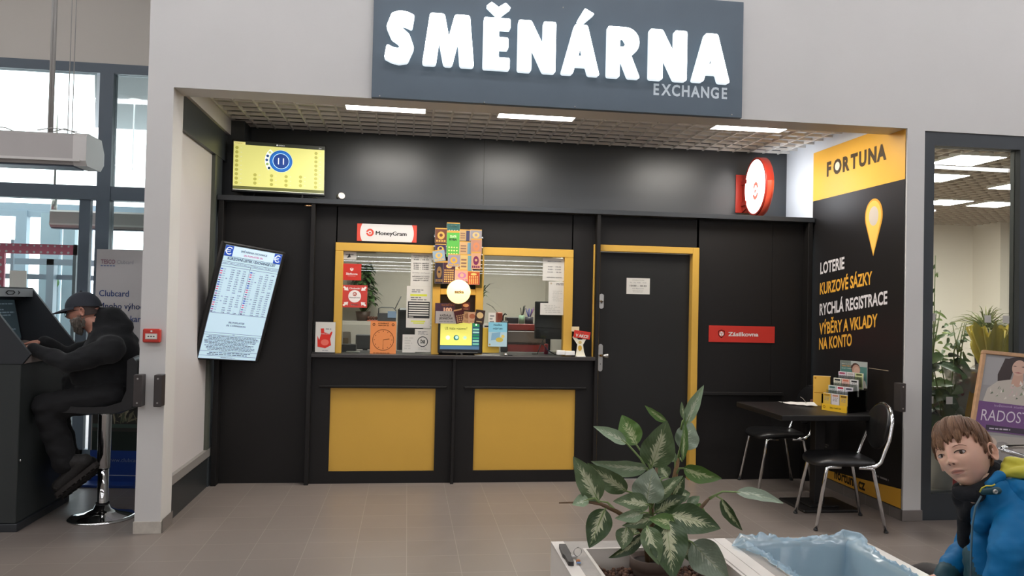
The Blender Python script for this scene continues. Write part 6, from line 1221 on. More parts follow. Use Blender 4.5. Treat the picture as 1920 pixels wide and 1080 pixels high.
# plant pot
PX, PYy = .838, 2.565; PT = mat('pot_clay_grey', '5a4a40', .75, var=.08, vscale=20)
t = thing('variegated_plant', (PX, PYy, .56), 'large potted plant with cream veined green leaves in the white planter', 'plant')
m = MB(); m.lathe([(0, .56), (.05, .56), (.062, .61), (.063, .615), (.071, .617), (.071, .650), (.064, .652), (.062, .635), (0, .632)], PT, 36, M=Matrix.Translation((PX, PYy, 0))); m.build('pot', t)
m = MB(); m.lathe([(.062, .636), (0, .640)], mat('soil', '2a201a', .95, bump=.5, bscale=200), 24, M=Matrix.Translation((PX, PYy, 0))); m.build('soil', t)
def leaf_mat(name, g1, g2, cream, amount, rough=.36):
    m = bpy.data.materials.new(name); m.use_nodes = True; nt = m.node_tree; b = nt.nodes['Principled BSDF']; L = nt.links.new
    def N(t_, **k):
        n = nt.nodes.new(t_)
        for a, x in k.items(): setattr(n, a, x)
        return n
    def M_(op, a, b_=None):
        n = N('ShaderNodeMath', operation=op)
        for i, x in enumerate((a, b_)):
            if x is None: continue
            if isinstance(x, (int, float)): n.inputs[i].default_value = x
            else: L(x, n.inputs[i])
        return n.outputs[0]
    uv = N('ShaderNodeUVMap'); sp = N('ShaderNodeSeparateXYZ'); L(uv.outputs[0], sp.inputs[0]); au = M_('ABSOLUTE', M_('SUBTRACT', M_('MULTIPLY', sp.outputs[0], 2), 1)); v = sp.outputs[1]
    s = M_('SUBTRACT', v, M_('MULTIPLY', au, .38)); cv = N('ShaderNodeCombineXYZ'); L(M_('MULTIPLY', s, 26), cv.inputs[0]); L(M_('MULTIPLY', sp.outputs[0], 5), cv.inputs[1])
    oi = N('ShaderNodeObjectInfo'); L(M_('MULTIPLY', oi.outputs['Random'], 50), cv.inputs[2])
    no = N('ShaderNodeTexNoise'); no.inputs['Scale'].default_value = 1; no.inputs['Detail'].default_value = 3; L(cv.outputs[0], no.inputs[0])
    env = M_('MULTIPLY', M_('SUBTRACT', 1, M_('MULTIPLY', au, 1.35)), M_('SUBTRACT', 1, M_('POWER', v, 4)))
    k = M_('ADD', M_('MULTIPLY', no.outputs['Fac'], 1.5), M_('SUBTRACT', M_('MULTIPLY', env, amount), 1.25))
    mr = N('ShaderNodeMapRange'); L(k, mr.inputs[0]); mr.inputs[1].default_value = -.02; mr.inputs[2].default_value = .09
    c1 = N('ShaderNodeMix', data_type='RGBA'); c1.inputs[6].default_value = (*lin(g1), 1); c1.inputs[7].default_value = (*lin(g2), 1)
    n2 = N('ShaderNodeTexNoise'); n2.inputs['Scale'].default_value = 14; L(uv.outputs[0], n2.inputs[0]); L(n2.outputs['Fac'], c1.inputs[0])
    c2 = N('ShaderNodeMix', data_type='RGBA'); L(mr.outputs[0], c2.inputs[0]); L(c1.outputs[2], c2.inputs[6]); c2.inputs[7].default_value = (*lin(cream), 1)
    mid = M_('LESS_THAN', au, .03); c3 = N('ShaderNodeMix', data_type='RGBA'); L(M_('MULTIPLY', mid, .6), c3.inputs[0]); L(c2.outputs[2], c3.inputs[6]); c3.inputs[7].default_value = (*lin('93a070'), 1)
    L(c3.outputs[2], b.inputs['Base Color']); b.inputs['Roughness'].default_value = rough; b.inputs['Specular IOR Level'].default_value = .5
    wv = N('ShaderNodeMath', operation='SINE'); L(M_('MULTIPLY', s, 75), wv.inputs[0]); bp = N('ShaderNodeBump'); bp.inputs['Strength'].default_value = .10; bp.inputs['Distance'].default_value = .002; L(wv.outputs[0], bp.inputs['Height']); L(bp.outputs[0], b.inputs['Normal'])
    b.inputs['Transmission Weight'].default_value = 0
    MATS[name] = m; return m
LD = leaf_mat('leaf_dark', '34492a', '465c36', 'c2c5a0', .84); LM = leaf_mat('leaf_mid', '4e6342', '64774e', 'c2c6a4', .86); LG = leaf_mat('leaf_bright', '527436', '648442', 'c6cc9c', .74)
LP_ = leaf_mat('leaf_pale', '7c9272', '92a684', 'c6cdb4', .74, .33); LK = leaf_mat('leaf_pale_grey', '7d8c78', '98a690', 'c0c8b4', .66, .33)
PET = mat('petiole_green', '7f955c', .45); TRK = mat('cane_brown', '6a5238', .6, var=.2, vscale=40)
D0 = 2.64
def cp(x, y, d): return at(1020+x/2.841, 700+y/2.841, D0+d)
def leaf_obj(b, tp, w, mt, bend, roll, cup_, wav, seed, parent, att=None, name='leaf', asym=1.):
    r = random.Random(seed); ax = tp-b; L = ax.length; ax.normalize(); view = (EYE-(b+tp)/2).normalized(); sd = ax.cross(view).normalized(); sd = Quaternion(ax, roll) @ sd; nn = sd.cross(ax).normalized()
    if nn.dot(view) < 0 and abs(roll) < 1.5: nn = -nn
    NU, NV = 11, 19; vs = []; uvs = []
    for j in range(NV):
        v = j/(NV-1); wd = (math.sin(PI*v**.78)**.82)*(1-.25*v)*1.12 if 0 < v < 1 else .0
        c = b+ax*L*v+nn*(bend*L*4*v*(1-v))
        for i in range(NU):
            u = -1+2*i/(NU-1); hw = w/2*wd; off = -cup_*abs(u)**1.5*hw*.9*-1 + wav*math.sin(v*17+seed+u*1.5)*hw*.16*abs(u)
            vs.append(c+sd*u*hw+nn*off); uvs.append(((u+1)/2, v))
    f = [(j*NU+i, j*NU+i+1, (j+1)*NU+i+1, (j+1)*NU+i) for j in range(NV-1) for i in range(NU-1)]
    o0 = parent.matrix_world.translation; mb = MB(); mb.add(vs, f, mt, True)
    if att is not None:
        a = Vector(att); mid = (a+b)/2+Vector((0, 0, -.012)); mb.tube([a, a.lerp(b, .5)+Vector((0, 0, .012)), b, b+ax*L*.5+nn*bend*L-nn*.002, b+ax*L*.9+nn*bend*L*.36], [.0042, .0036, .003, .0016, .0006], PET, 7)
    ob = mb.build(name, parent); me = ob.data; ul = me.uv_layers.new(name='UVMap'); n = len(vs)
    idx = np.zeros(len(me.loops), dtype=np.int32); me.loops.foreach_get('vertex_index', idx); uva = np.zeros((len(me.vertices), 2), dtype=np.float32); uva[:n] = uvs; uva[n:] = (.5, .02)
    ul.data.foreach_set('uv', uva[idx].ravel()); return ob
tr1 = [Vector((PX, PYy, .63)), cp(578, 880, 0), cp(572, 760, 0), cp(572, 650, .0), cp(590, 560, .01), cp(600, 500, .02)]
m = MB(); m.tube(tr1, [.012, .010, .009, .0085, .007, .005], TRK, 10); m.build('cane', t)
tr2 = [Vector((PX+.015, PYy+.01, .63)), cp(640, 850, .04), cp(668, 740, .05), cp(680, 620, .05), cp(700, 540, .05), cp(716, 450, .05)]
m = MB(); m.tube(tr2, [.009, .009, .008, .008, .009, .006], mat('cane_orange', '8a6a44', .55, var=.2, vscale=50), 10); m.build('cane', t)
tr3 = [Vector((PX-.012, PYy-.01, .63)), cp(540, 860, -.03), cp(470, 785, -.05), cp(385, 735, -.07), cp(300, 695, -.08), cp(230, 685, -.08), cp(80, 690, -.09)]
m = MB(); m.tube(tr3, [.009, .009, .008, .007, .006, .004, .002], TRK, 9); m.build('cane', t)
tr4 = [Vector((PX+.02, PYy, .63)), cp(700, 860, .0), cp(790, 770, -.01), cp(850, 700, -.02), cp(880, 665, -.02)]
m = MB(); m.tube(tr4, [.009, .008, .007, .006, .005], TRK, 9); m.build('cane', t)
# base, tip (x, y in the view), width, depth at base and tip, kind, bend, roll, attachment
LV = [((758, 268), (852, 62), 62, .05, .02, LP_, .03, .3, (716, 450, .05)), ((735, 470), (745, 232), 48, .04, .03, LG, .03, .9, (716, 470, .05)), ((747, 245), (733, 150), 26, .05, .06, LM, .03, .4, (730, 300, .05)),
 ((728, 405), (788, 262), 120, .06, .10, LK, .05, .3, (712, 460, .05)), ((655, 258), (536, 170), 42, .06, .10, LG, .04, .5, (640, 480, .03)), ((572, 498), (655, 250), 158, .02, -.02, LM, .04, .15, (590, 560, .01)),
 ((493, 382), (415, 222), 112, .03, .07, LG, .03, .1, (590, 560, .01)), ((440, 372), (262, 282), 62, .0, -.03, LP_, .04, .4, (585, 570, .0)), ((550, 505), (248, 468), 84, -.01, -.06, LP_, .07, .5, (580, 600, .0)),
 ((292, 680), (155, 442), 122, -.06, -.07, LM, .03, .2, (385, 735, -.07)), ((440, 628), (230, 476), 98, -.02, -.06, LM, .05, .25, (570, 700, .0)), ((238, 672), (150, 700), 62, -.09, -.10, LP_, .03, .4, (300, 695, -.08)),
 ((325, 722), (240, 932), 118, -.08, -.12, LD, -.05, .1, (385, 735, -.07)), ((545, 690), (582, 503), 150, -.04, -.04, LK, .08, -.1, (572, 720, .0)), ((585, 690), (742, 545), 80, -.02, -.04, LM, .06, .5, (572, 740, .0)),
 ((556, 700), (366, 682), 88, -.06, -.10, LM, .08, .3, (572, 760, 0)), ((530, 742), (376, 772), 62, -.09, -.12, LP_, .06, .3, (572, 780, 0)), ((742, 505), (948, 560), 84, .02, -.02, LG, .10, .35, (700, 545, .05)),
 ((1022, 632), (1278, 694), 62, -.04, -.10, LK, .08, .5, (880, 665, -.02)), ((945, 668), (1058, 838), 60, -.03, -.04, LD, .08, .5, (880, 670, -.02)), ((590, 745), (758, 655), 92, -.01, -.03, LD, .06, .3, (572, 790, 0)),
 ((800, 800), (832, 690), 92, .0, .02, LG, .04, .1, (700, 850, 0)), ((672, 752), (942, 828), 138, -.08, -.14, LD, .07, .15, (600, 860, 0)), ((652, 782), (690, 1100), 176, -.10, -.20, LD, .05, .05, (590, 860, 0)),
 ((548, 815), (612, 1022), 100, -.12, -.18, LM, .04, .1, (580, 870, 0)), ((790, 900), (985, 1095), 158, -.07, -.14, LK, .08, .15, (640, 870, 0)), ((520, 860), (342, 984), 62, -.03, -.08, LD, .14, .5, (575, 880, 0)),
 ((440, 820), (418, 940), 84, -.07, -.10, LM, .03, .2, (560, 860, 0)), ((585, 765), (415, 812), 62, -.06, -.09, LM, .08, .3, (575, 800, 0)), ((700, 800), (556, 775), 74, -.10, -.12, LG, .05, .2, (600, 850, 0)),
 ((690, 650), (750, 552), 68, .02, .0, LD, .03, .2, (680, 640, .05)), ((660, 555), (610, 487), 66, .03, .05, LM, .03, .2, (600, 600, .0)), ((698, 472), (662, 392), 44, .05, .05, LP_, .03, .2, (700, 540, .05)),
 ((745, 890), (790, 1012), 70, -.03, -.07, LM, .04, .3, (640, 860, 0)), ((560, 860), (545, 760), 90, .04, .06, LD, .04, .3, (575, 880, 0)), ((620, 640), (560, 560), 80, .05, .08, LD, .03, .2, (590, 640, .0)), ((640, 760), (720, 700), 100, .06, .09, LD, .04, .2, (600, 800, .0)), ((480, 860), (470, 790), 90, .05, .07, LD, .04, .2, (560, 870, 0)),
 ((690, 660), (780, 640), 70, .05, .06, LM, .05, .2, (680, 660, .05)), ((760, 700), (830, 655), 50, .04, .05, LP_, .05, .3, (690, 740, .05))]
for i, (a, b_, w, da, db, mt, bend, roll, at_) in enumerate(LV):
    A, B = cp(*a, da), cp(*b_, db); leaf_obj(A, B, w/2.841*(D0+da)/FPX*1.14, mt, bend, roll*(1 if i % 2 else -1), .35, .5, i, t, cp(*at_))
# key holder on the rim
a = on(1054, 1026, 2, PZ+.003); b_ = on(1071, 1060, 2, PZ+.003); ax = (b_-a); L = ax.length; ax.normalize(); F = Matrix(((ax.x, -ax.y, 0, a.x), (ax.y, ax.x, 0, a.y), (0, 0, 1, PZ+.001), (0, 0, 0, 1)))
t = thing('key_holder', tuple((a+b_)/2), 'black oblong key holder with a metal ring lying on the left planter rim', 'key holder')
m = MB(F); DKB = mat('key_black', '2a2524', .45, bump=.1, bscale=300); m.prism(rnd_poly([(0, -.012), (L*.55, -.015), (L*.68, -.010), (L, -.009), (L*1.02, .009), (L*.66, .010), (L*.55, .014), (0, .012)], .006), 0, .014, DKB, 'z'); m.build('case', t)
m = MB(); q = on(1083, 1040, 2, PZ+.015); m.tube([q+Vector((.014*math.cos(k), .003*math.cos(k), .010+.014*math.sin(k))) for k in [i*PI/8 for i in range(16)]], .0014, STEEL, 6, closed=True); m.build('ring', t)
m = MB(); q = on(1084, 1052, 2, PZ+.01); m.box(q.x-.007, q.x+.007, q.y-.004, q.y+.004, PZ+.004, PZ+.016, mat('charm_orange', 'd08a5a', .5), .003); m.box(q.x-.008, q.x+.008, q.y-.012, q.y-.004, PZ+.004, PZ+.010, mat('charm_blue', '6a8ab4', .5), .003); m.build('charm', t)
m = MB(); q = on(1076, 1044, 2, PZ+.006); m.tube([q+Vector((-.012, 0, 0)), q, q+Vector((.012, -.002, .002))], [.003, .006, .004], WPLAS, 8); m.build('clip', t)
# blue liner
bm_ = bpy.data.materials.new('blue_liner'); bm_.use_nodes = True; nt = bm_.node_tree; nt.nodes.clear(); o_ = nt.nodes.new('ShaderNodeOutputMaterial'); d_ = nt.nodes.new('ShaderNodeBsdfDiffuse'); tl = nt.nodes.new('ShaderNodeBsdfTranslucent'); tp_ = nt.nodes.new('ShaderNodeBsdfTransparent'); gl = nt.nodes.new('ShaderNodeBsdfGlossy')
for n_, c_ in ((d_, 'dceef8'), (tl, 'd8eefa'), (tp_, 'd8eefa')): n_.inputs[0].default_value = (*lin(c_), 1)
gl.inputs['Roughness'].default_value = .18; mx = [nt.nodes.new('ShaderNodeMixShader') for _ in range(3)]; mx[0].inputs[0].default_value = .5; mx[1].inputs[0].default_value = .5; mx[2].inputs[0].default_value = .10
L_ = nt.links.new; L_(d_.outputs[0], mx[0].inputs[1]); L_(tl.outputs[0], mx[0].inputs[2]); L_(mx[0].outputs[0], mx[1].inputs[1]); L_(tp_.outputs[0], mx[1].inputs[2]); L_(mx[1].outputs[0], mx[2].inputs[1]); L_(gl.outputs[0], mx[2].inputs[2]); L_(mx[2].outputs[0], o_.inputs[0])
ix0, ix1, iy0, iy1 = 1.235, 1.62, 1.86, 2.68
t = thing('bin_liner', (1.43, 2.3, .32), 'crumpled translucent blue plastic bag lining the white box', 'bag')
def rim(u):                       # around the hole
    P = 2*((ix1-ix0)+(iy1-iy0)); s = (u % 1)*P; a, b_ = ix1-ix0, iy1-iy0
    if s < a: return Vector((ix0+s, iy1, 0)), Vector((0, 1, 0))
    s -= a
    if s < b_: return Vector((ix1, iy1-s, 0)), Vector((1, 0, 0))
    s -= b_
    if s < a: return Vector((ix1-s, iy0, 0)), Vector((0, -1, 0))
    s -= a; return Vector((ix0, iy0+s, 0)), Vector((-1, 0, 0))
cx_, cy_ = (ix0+ix1)/2, (iy0+iy1)/2
def lin_(u, v):
    p, n = rim(u); nz = lambda k, s, z=0: noise.noise(Vector((math.cos(2*PI*u)*k, math.sin(2*PI*u)*k, v*s+z)))
    corner = max(0, 1-min(abs(u*P_-c) for c in (0, a_, a_+b2, 2*a_+b2, P_))/.17)
    if v < .45:                   # inside, from the bottom up
        k = v/.45; q = p-n*(.012+.010*abs(nz(4, 1.5))+.02*(1-k)); z = .51+(PZ+.008-.51)*k; c = Vector((cx_, cy_, 0)); q = q.lerp(c, .06*(1-k)); return (q.x, q.y, z)
    k = (v-.45)/.55; amp = .35+1.0*corner+.8*max(0, nz(3, 0, 5)); ro = .010+(.028+.03*corner)*amp*k
    q = p+n*(ro*(1 if k < 1 else 1)-.012)+Vector((nz(14, 3, 2), nz(14, 3, 7), 0))*.022*k*(1+corner); z = PZ+.008+(.008+.022*corner*abs(nz(7, 1, 3))*2.2+.016*abs(nz(20, 4)))*math.sin(PI*min(1, k*1.15))+.010*nz(26, 6, 1)*k
    return (q.x, q.y, max(z, PZ+.004))
a_, b2 = ix1-ix0, iy1-iy0; P_ = 2*(a_+b2)
m = MB(); m.grid(lin_, 420, 34, bm_, closed_u=True); m.build('bag_wall', t)
m = MB(); m.grid(lambda u, v: (ix0+.02+(ix1-ix0-.04)*u, iy0+.02+(iy1-iy0-.04)*v, .515+.012*noise.noise(Vector((u*6, v*9, 3)))), 20, 30, bm_); m.build('bag_floor', t)
# ================================================================ flower shop window display
t = thing('display_bench', (4.7, 5.75, 0), 'low pale bench behind the flower shop window', 'bench'); m = MB(); m.box(4.14, 5.3, 5.42, 6.3, .50, .54, mat('bench_pale', '8a857c', .6), .004); m.build('top', t)
for x in (4.16, 5.22): m = MB(); m.box(x, x+.04, 5.95, 6.25, 0, .50, BPLAS); m.build('leg', t)
def shp(px, py, Y): return on(px, py, 1, Y)
def pot3(t, x, y, z, r0, h, mt): m = MB(); m.lathe([(0, 0), (r0*.8, 0), (r0, h), (r0*.9, h), (r0*.86, h*.9), (0, h*.88)], mt, 26, M=Matrix.Translation((x, y, z))); return m.build('pot', t)
q = shp(1762, 885, 5.5); WP = mat('white_planter', 'd6d2cc', .35)
t = thing('tall_white_pot', (q.x, 5.50, 0), 'two white cylinder pots on the floor behind the flower shop glass', 'pot'); m = MB(); m.lathe([(0, .20), (.08, .20), (.085, .25), (.085, .33), (.076, .34), (0, .34)], WP, 30, M=Matrix.Translation((q.x, 5.50, -.2+.02))); m.build('lower_pot', t); m = MB(); m.lathe([(0, .16), (.085, .165), (.087, .46), (.077, .46), (.075, .44), (0, .44)], WP, 30, M=Matrix.Translation((q.x, 5.50, 0))); m.build('upper_pot', t)
q = shp(1798, 890, 5.6); m = MB(); m.lathe([(0, 0), (.04, 0), (.05, .42), (.045, .42), (.04, .02), (0, .02)], mat('red_vase', 'a02238', .35), 24, M=Matrix.Translation((q.x, 5.6, 0))); single('red_vase', m, 'tall dark red vase on the floor beside the white pots', 'vase')
def bigleaf(name, label, q, n, sp, hh, L, W, cols, seed, rough=.3, c0=None):
    r = random.Random(seed); t = thing(name, tuple(q), label, 'plant', None); m = MB()
    for i in range(n):
        a = r.uniform(0, 2*PI); p = q+Vector((r.uniform(-1, 1)*sp, r.uniform(-.5, .8)*sp*.8, r.uniform(.02, 1)*hh)); d = Vector((math.cos(a), math.sin(a)*.7, r.uniform(-.5, .5))).normalized(); l = L*r.uniform(.7, 1.15); w = W*r.uniform(.8, 1.1)
        sd = d.cross(Vector((r.uniform(-.5, .5), -.8, .7))).normalized(); nn = sd.cross(d); pts = []
        for u in range(7):
            v = u/6; wd = math.sin(PI*v**.8)**.8*w/2+.0008; c = p+d*l*v-Vector((0, 0, 1))*l*.35*v*v; pts += [c-sd*wd+nn*wd*.25, c, c+sd*wd+nn*wd*.25]
        m.add(pts, [(3*j+e, 3*j+e+1, 3*j+e+4, 3*j+e+3) for j in range(6) for e in (0, 1)], flat(r.choice(cols), rough), True)
    m.build('foliage', t); m = MB(); r = random.Random(seed)
    for i in range(4): m.tube([q, q+Vector((r.uniform(-.3, .3)*sp, 0, hh*.5)), q+Vector((r.uniform(-.8, .8)*sp, 0, hh))], [.008, .006, .003], mat('stem_green', '5c6a38', .6), 6)
    m.build('stem', t); return t
q = shp(1765, 835, 5.50); q.z = .46; t = bigleaf('rubber_plant', 'dark glossy broad-leaved plant at left of flower shop window', Vector((q.x+.03, 5.50, .46)), 62, .19, .74, .18, .09, ['2c3f24', '3a5032', '26361f', '4a6038'], 2)
q = shp(1752, 600, 5.8); t = bigleaf('leafy_plant', 'small fine leaved plant high at the left shop window frame', Vector((q.x+.05, 5.9, .9)), 60, .11, .62, .07, .03, ['54683c', '6e8048', '869456'], 5); m = MB(); m.box(q.x-.04, shp(1852, 640, 5.8).x-.10, 5.8, 6.05, .54, .90, mat('shelf_box', '6a6258', .6), .004); single('display_crate', m, 'brown display crate raising plants behind the shop glass', 'crate')
q = shp(1800, 600, 5.9); t = bigleaf('leafy_plant', 'dark small leaved plant in the middle of the shop window', Vector((q.x, 5.92, .9)), 70, .14, .52, .07, .03, ['4a5a3e', '5c6f4a', '687a52'], 6)
q = shp(1745, 530, 5.7); r = random.Random(12); t = thing('climbing_plant', (q.x-.02, 5.62, 0), 'thin climbing plant with pale leaves along the left shop window frame', 'plant'); m = MB(); m.tube([(q.x-.02, 5.62, 0), (q.x-.03, 5.62, 1.2), (q.x-.02, 5.62, 1.95)], [.006, .005, .003], mat('stem_green', '5c6a38', .6), 6); m.build('stem', t); m = MB()
for i, (px, py) in enumerate(((1750, 500), (1756, 515), (1748, 545), (1753, 555), (1746, 570))):
    p = shp(px, py, 5.6); a = Vector((q.x-.02, 5.62, p.z)); d = (p-a); sd = Vector((0, -.3, 1)).normalized()*.022; m.add([a, a.lerp(p, .5)+sd, p+d*.5, a.lerp(p, .5)-sd], [(0, 1, 2, 3)], flat('6d8a4a', .4), True)
    m.add([p, p+d*.6+sd, p+d*1.3-Vector((0, 0, .02)), p+d*.6-sd], [(0, 1, 2, 3)], flat('5a7a3c', .4), True)
m.build('foliage', t)
q = shp(1852, 640, 5.8); r = random.Random(9); b = Vector((q.x+.02, 5.85, 1.36)); t = thing('grass_plant', tuple(b-Vector((0, 0, .32))), 'arching grass-like potted plant at centre of flower shop window', 'plant'); pot3(t, b.x, b.y, 1.04, .09, .32, mat('dark_pot', '3a3836', .5)); m = MB()
for i in range(130):
    a = r.uniform(0, 2*PI); el = r.uniform(.3, 1.45); L = r.uniform(.2, .42); d = Vector((math.cos(a)*math.cos(el), math.sin(a)*math.cos(el)*.7, math.sin(el))); sd = d.cross(Vector((0, -1, .2))).normalized(); pts = []
    for u in (0, .3, .6, .85, 1): c = b+d*L*u-Vector((0, 0, L*.5))*u**2.5; w2 = .0045*(1-u)**.5+.0004; pts += [c-sd*w2, c+sd*w2]
    m.add(pts, [(2*j, 2*j+1, 2*j+3, 2*j+2) for j in range(4)], flat(r.choice(['7e8a52', '98a066', '6a7646', 'a8a878']), .5), True)
m.build('foliage', t); m = MB(); m.box(b.x-.095, b.x+.5, b.y-.15, b.y+.15, .54, 1.04, mat('shelf_box', '6a6258', .6), .004); single('display_crate', m, 'long display crate under the grass-like plant', 'crate')
q0 = shp(1828, 622, 5.55); q1 = shp(1903, 650, 5.55); t = thing('wrapped_bouquet', ((q0.x+q1.x)/2, 5.6, .54), 'bouquet wrapped in crumpled yellow tulle behind the shop glass', 'bouquet')
TU = mat('yellow_tulle', 'decb4c', .6, sheen=.5, alpha=.92); cx2, cz2 = (q0.x+q1.x)/2+.04, (q0.z+q1.z)/2+.08
def tul(k, s):
    def f(u, v):
        a = 2*PI*u; n_ = noise.noise(Vector((math.cos(a)*5+s, math.sin(a)*5, v*3))); rr = .02+(.16+.09*n_+.03*math.sin(a*11+s))*v**.7*k; return (cx2+rr*math.cos(a)*1.05, 5.62+rr*math.sin(a)*.55, cz2-.42+.40*v+.13*n_*v+.04*math.sin(a*9+s)*v*v)
    return f
m = MB(); m.grid(tul(1, 0), 120, 14, TU, closed_u=True); m.grid(tul(.75, 4), 100, 14, TU, closed_u=True); m.build('tulle_wrap', t)
m = MB(); m.tube([(cx2, 5.62, .54), (cx2, 5.62, cz2-.38)], .03, mat('stem_green', '5c6a38', .6), 10); m.build('stem', t)
q = shp(1822, 640, 5.5); t = thing('wrapped_bouquet', (q.x, 5.5, .54), 'bouquet in dark striped and clear foil with red flowers in the shop window', 'bouquet'); m = MB(); FO = mat('clear_foil', 'b4b0aa', .15, alpha=.55); r = random.Random(3)
m.grid(lambda u, v: (q.x-.02+(.03+.13*v)*math.cos(2*PI*u)*(1+.12*math.sin(14*PI*u)), 5.55+(.03+.09*v)*math.sin(2*PI*u), .56+.52*v+.03*math.sin(10*PI*u)*v), 70, 8, FO, closed_u=True); m.build('foil', t)
m = MB(); [m.ball((q.x+r.uniform(-.1, .1), 5.52+r.uniform(-.03, .05), .92+r.uniform(-.08, .12)), r.uniform(.014, .024), flat(r.choice(['9c2a2c', 'b83a34', 'c8a028', '7a2030', 'd0bcae'])), 8) for i in range(26)]; m.build('flowers', t)
m = MB(); q = shp(1838, 690, 5.42)
for i in range(5): m.prism([(q.x-.12+.05*i, .60+.02*i), (q.x-.08+.05*i, .60), (q.x+.02+.045*i, 1.0), (q.x-.03+.045*i, 1.02)], 5.46+.012*i, 5.462+.012*i, flat(('d09a28', '1d1c1a', 'c8b02c', '26221e', 'c07a24')[i], .35), 'y')
single('striped_wrap', m, 'yellow and black striped wrapping paper leaning behind the glass beside the easel', 'wrapping')
for i, (px, py, l) in enumerate(((1748, 595, 'leftmost of the upper row'), (1852, 598, 'middle of upper row under the grass plant'), (1886, 599, 'right one of the upper row'), (1744, 750, 'leftmost of the lower row'), (1780, 751, 'middle of the lower row'))):
    F, w_, h_ = front(px-6, py-7, px+6, py+7, FY+.055); m = MB(F); m.box(0, w_, 0, h_, 0, .001, mat('glass_sticker', 'c9c6c0', .5, alpha=.75)); single('glass_sticker', m, 'small frosted square on the shop glass, '+l, 'sticker', 'frosted squares on the shop glass')
# easel poster
TL, TRc, BLc = on(1843, 656, 1, 4.86), on(1925, 664, 1, 4.86), on(1818, 812, 1, 4.70)
u = (TRc-TL).normalized(); vv = (TL-BLc).normalized(); n = u.cross(vv).normalized()
if n.y > 0: n = -n
PH, PWd = .95, .50; F = Matrix(((u.x, vv.x, n.x, 0), (u.y, vv.y, n.y, 0), (u.z, vv.z, n.z, 0), (0, 0, 0, 1))); O = TL-vv*PH; F.translation = O
t = thing('easel_poster', (O.x+.25, 4.7, .0), 'wooden framed poster of a long haired woman with a purple RADOST band', 'poster')
WD = mat('frame_wood', 'b28a64', .5, var=.12, vscale=25)
m = MB(F); e = .028; m.box(0, PWd, PH-e, PH, -.02, .006, WD, .003); m.box(0, e, 0, PH-e, -.02, .006, WD, .003); m.box(PWd-e, PWd, 0, PH-e, -.02, .006, WD, .003); m.box(e, PWd-e, 0, e, -.02, .006, WD, .003); m.build('frame', t)
m = MB(F); m.box(e, PWd-e, e, PH-e, -.012, -.004, mat('poster_grey', '8d8a88', .35)); z = -.0034
mb_ = lambda b: .61+(b-.4)*.62 if b >= .39 else b+.21
m.rect(PWd*.1, PH*.05, PWd*.9, PH*.36, flat('a39c94', .35), z+.0001); m.disc(PWd*.5, PH*.2, PWd*.2, flat('8a8480', .35), z+.0002, 20, ry=PH*.12); m.disc(PWd*.3, PH*.3, PWd*.12, flat('bfa898', .35), z+.0003, 20, ry=PH*.05)
def PLp(pts, c, zz): m.poly([(PWd*a, PH*mb_(b)) for a, b in pts], flat(c, .35), z+zz)
PLp([(.08, .60), (.08, .95), (.35, .95), (.3, .6)], '9b9896', .0002); PLp([(.78, .55), (.78, .95), (.94, .95), (.94, .55)], 'a9a6a2', .0002)
PLp([(.36, .95), (.28, .74), (.30, .62), (.46, .60), (.5, .78), (.52, .95)], '3c3230', .0004); PLp([(.60, .95), (.68, .78), (.70, .58), (.84, .58), (.84, .80), (.78, .95)], '3c3230', .0004); m.disc(PWd*.58, PH*.925, PWd*.2, flat('3c3230', .35), z+.0003, 24, ry=PH*.045)
PLp([(.12, .40), (.16, .56), (.30, .66), (.48, .69), (.70, .69), (.84, .62), (.92, .50), (.92, .36)], 'b5aca0', .0006); PLp([(.50, .64), (.52, .78), (.66, .78), (.68, .64), (.60, .60)], 'bd9784', .0008)
m.disc(PWd*.585, PH*.885, PWd*.105, flat('c3a08e', .35), z+.001, 28, ry=PH*.062); PLp([(.52, .782), (.585, .775), (.65, .782), (.585, .79)], '9c5a58', .0014)
for x in (.52, .65): PLp([(x-.035, .86), (x, .856), (x+.035, .86), (x, .868)], '4a3a36', .0014)
r = random.Random(6)
for i in range(34): a, b_ = r.uniform(.2, .86), r.uniform(.42, .64); PLp([(a, b_), (a+r.uniform(.01, .05), b_+.01), (a+r.uniform(.0, .04), b_+r.uniform(.02, .06))], r.choice(['cfc8bc', '76826a', 'c4a8a4', '5c6656', 'd8d2c8']), .0012+.00001*i)
PLp([(.06, .18), (.06, .40), (.94, .385), (.94, .165)], '6d4a78', .0020); m.text('RADOST', PWd*.13, PH*.465, PH*.088, flat('cfc4cc', .35), z+.0024, w=PWd*.70, bold=-.004); m.text('květinové studio', PWd*.3, PH*.575, PH*.018, flat('b09ab4', .35), z+.0024, w=PWd*.45, bold=0)
PLp([(.22, .185), (.22, .225), (.80, .215), (.80, .175)], '3c3240', .0023); lines(m, PWd*.26, PWd*.76, PH*.40, PH*.42, 1, flat('b8aeb8'), z+.0026, 4, .5)
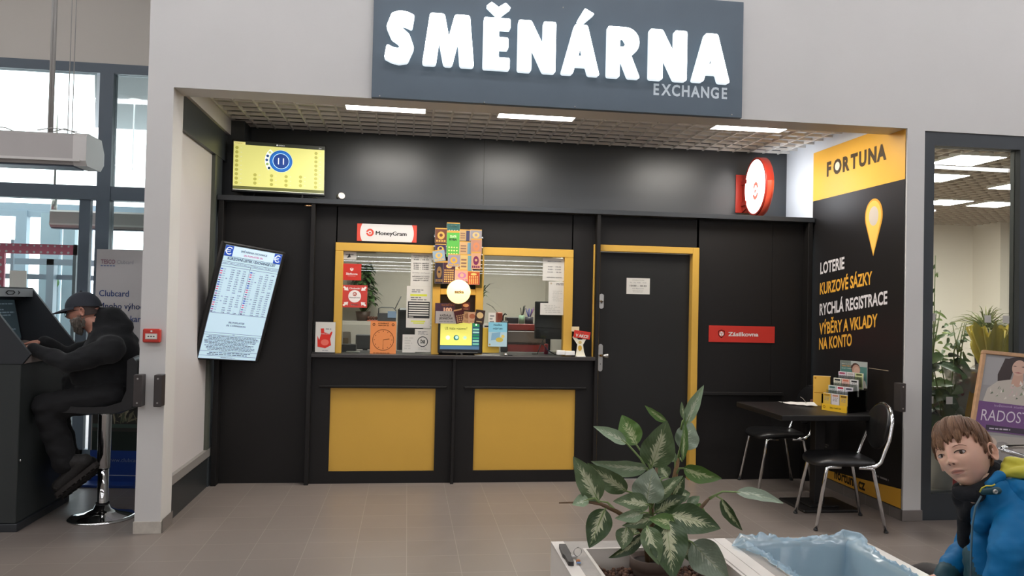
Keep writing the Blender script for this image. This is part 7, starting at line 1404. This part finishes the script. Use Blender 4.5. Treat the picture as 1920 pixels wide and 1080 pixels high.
m.build('picture', t)
for s in (.08, .92): p = F @ Vector((PWd*s, PH*.5, -.03)); m = MB(); m.tube([F @ Vector((PWd*s, PH*.95, -.026)), (F @ Vector((PWd*s, 0, -.026))), Vector(((F @ Vector((PWd*s, 0, 0))).x, (F @ Vector((0, 0, 0))).y-.05, 0))], .012, WD, 8); m.build('leg', t)
p = F @ Vector((PWd*.5, PH*.9, -.03)); m = MB(); m.tube([p, Vector((p.x, 5.14, 0))], .012, WD, 8); m.build('rear_leg', t)
# chrome chair rail at the right edge
t = thing('chrome_chair', (2.85, 3.25, 0), 'chair with a bent chrome back rail at the right edge behind the boy', 'chair')
P = [on(1935, 860, 1, 3.2), on(1900, 850, 1, 3.2), on(1880, 845, 1, 3.2), on(1877, 841, 1, 3.2), on(1886, 838, 1, 3.25), on(1925, 837, 1, 3.4), on(1960, 837, 1, 3.5)]
m = MB(); m.tube(P, .010, CHROME, 10); m.build('back_rail', t)
m = MB(); m.box(2.78, 3.2, 3.1, 3.5, .44, .47, LEATH, .01); m.build('seat', t)
for i, (x, y) in enumerate(((2.80, 3.12), (3.18, 3.12), (2.80, 3.48), (3.18, 3.48))): m = MB(); m.tube([(x, y, 0), (x, y, .45)]+([(P[0].x if i == 0 else P[-1].x, P[0].y if i == 0 else P[-1].y, P[0].z)] if i in (0, 3) else []), .011, CHROME, 8); m.build('leg', t)
# ---------------------------------------------------------------- daylight and render look
w = bpy.data.worlds.new('world'); SC.world = w; w.use_nodes = True
bg = w.node_tree.nodes['Background']; bg.inputs[0].default_value = (.86, .94, 1, 1); bg.inputs[1].default_value = 6
SC.view_settings.view_transform = 'Standard'; SC.view_settings.look = 'None'; SC.view_settings.gamma = 1; SC.view_settings.exposure = 0.0
SC.view_settings.use_curve_mapping = False
SC.cycles.use_denoising = True
SC.cycles.max_bounces = 8; SC.cycles.transparent_max_bounces = 16; SC.cycles.sample_clamp_indirect = 6
SC.cycles.caustics_reflective = False; SC.cycles.caustics_refractive = False
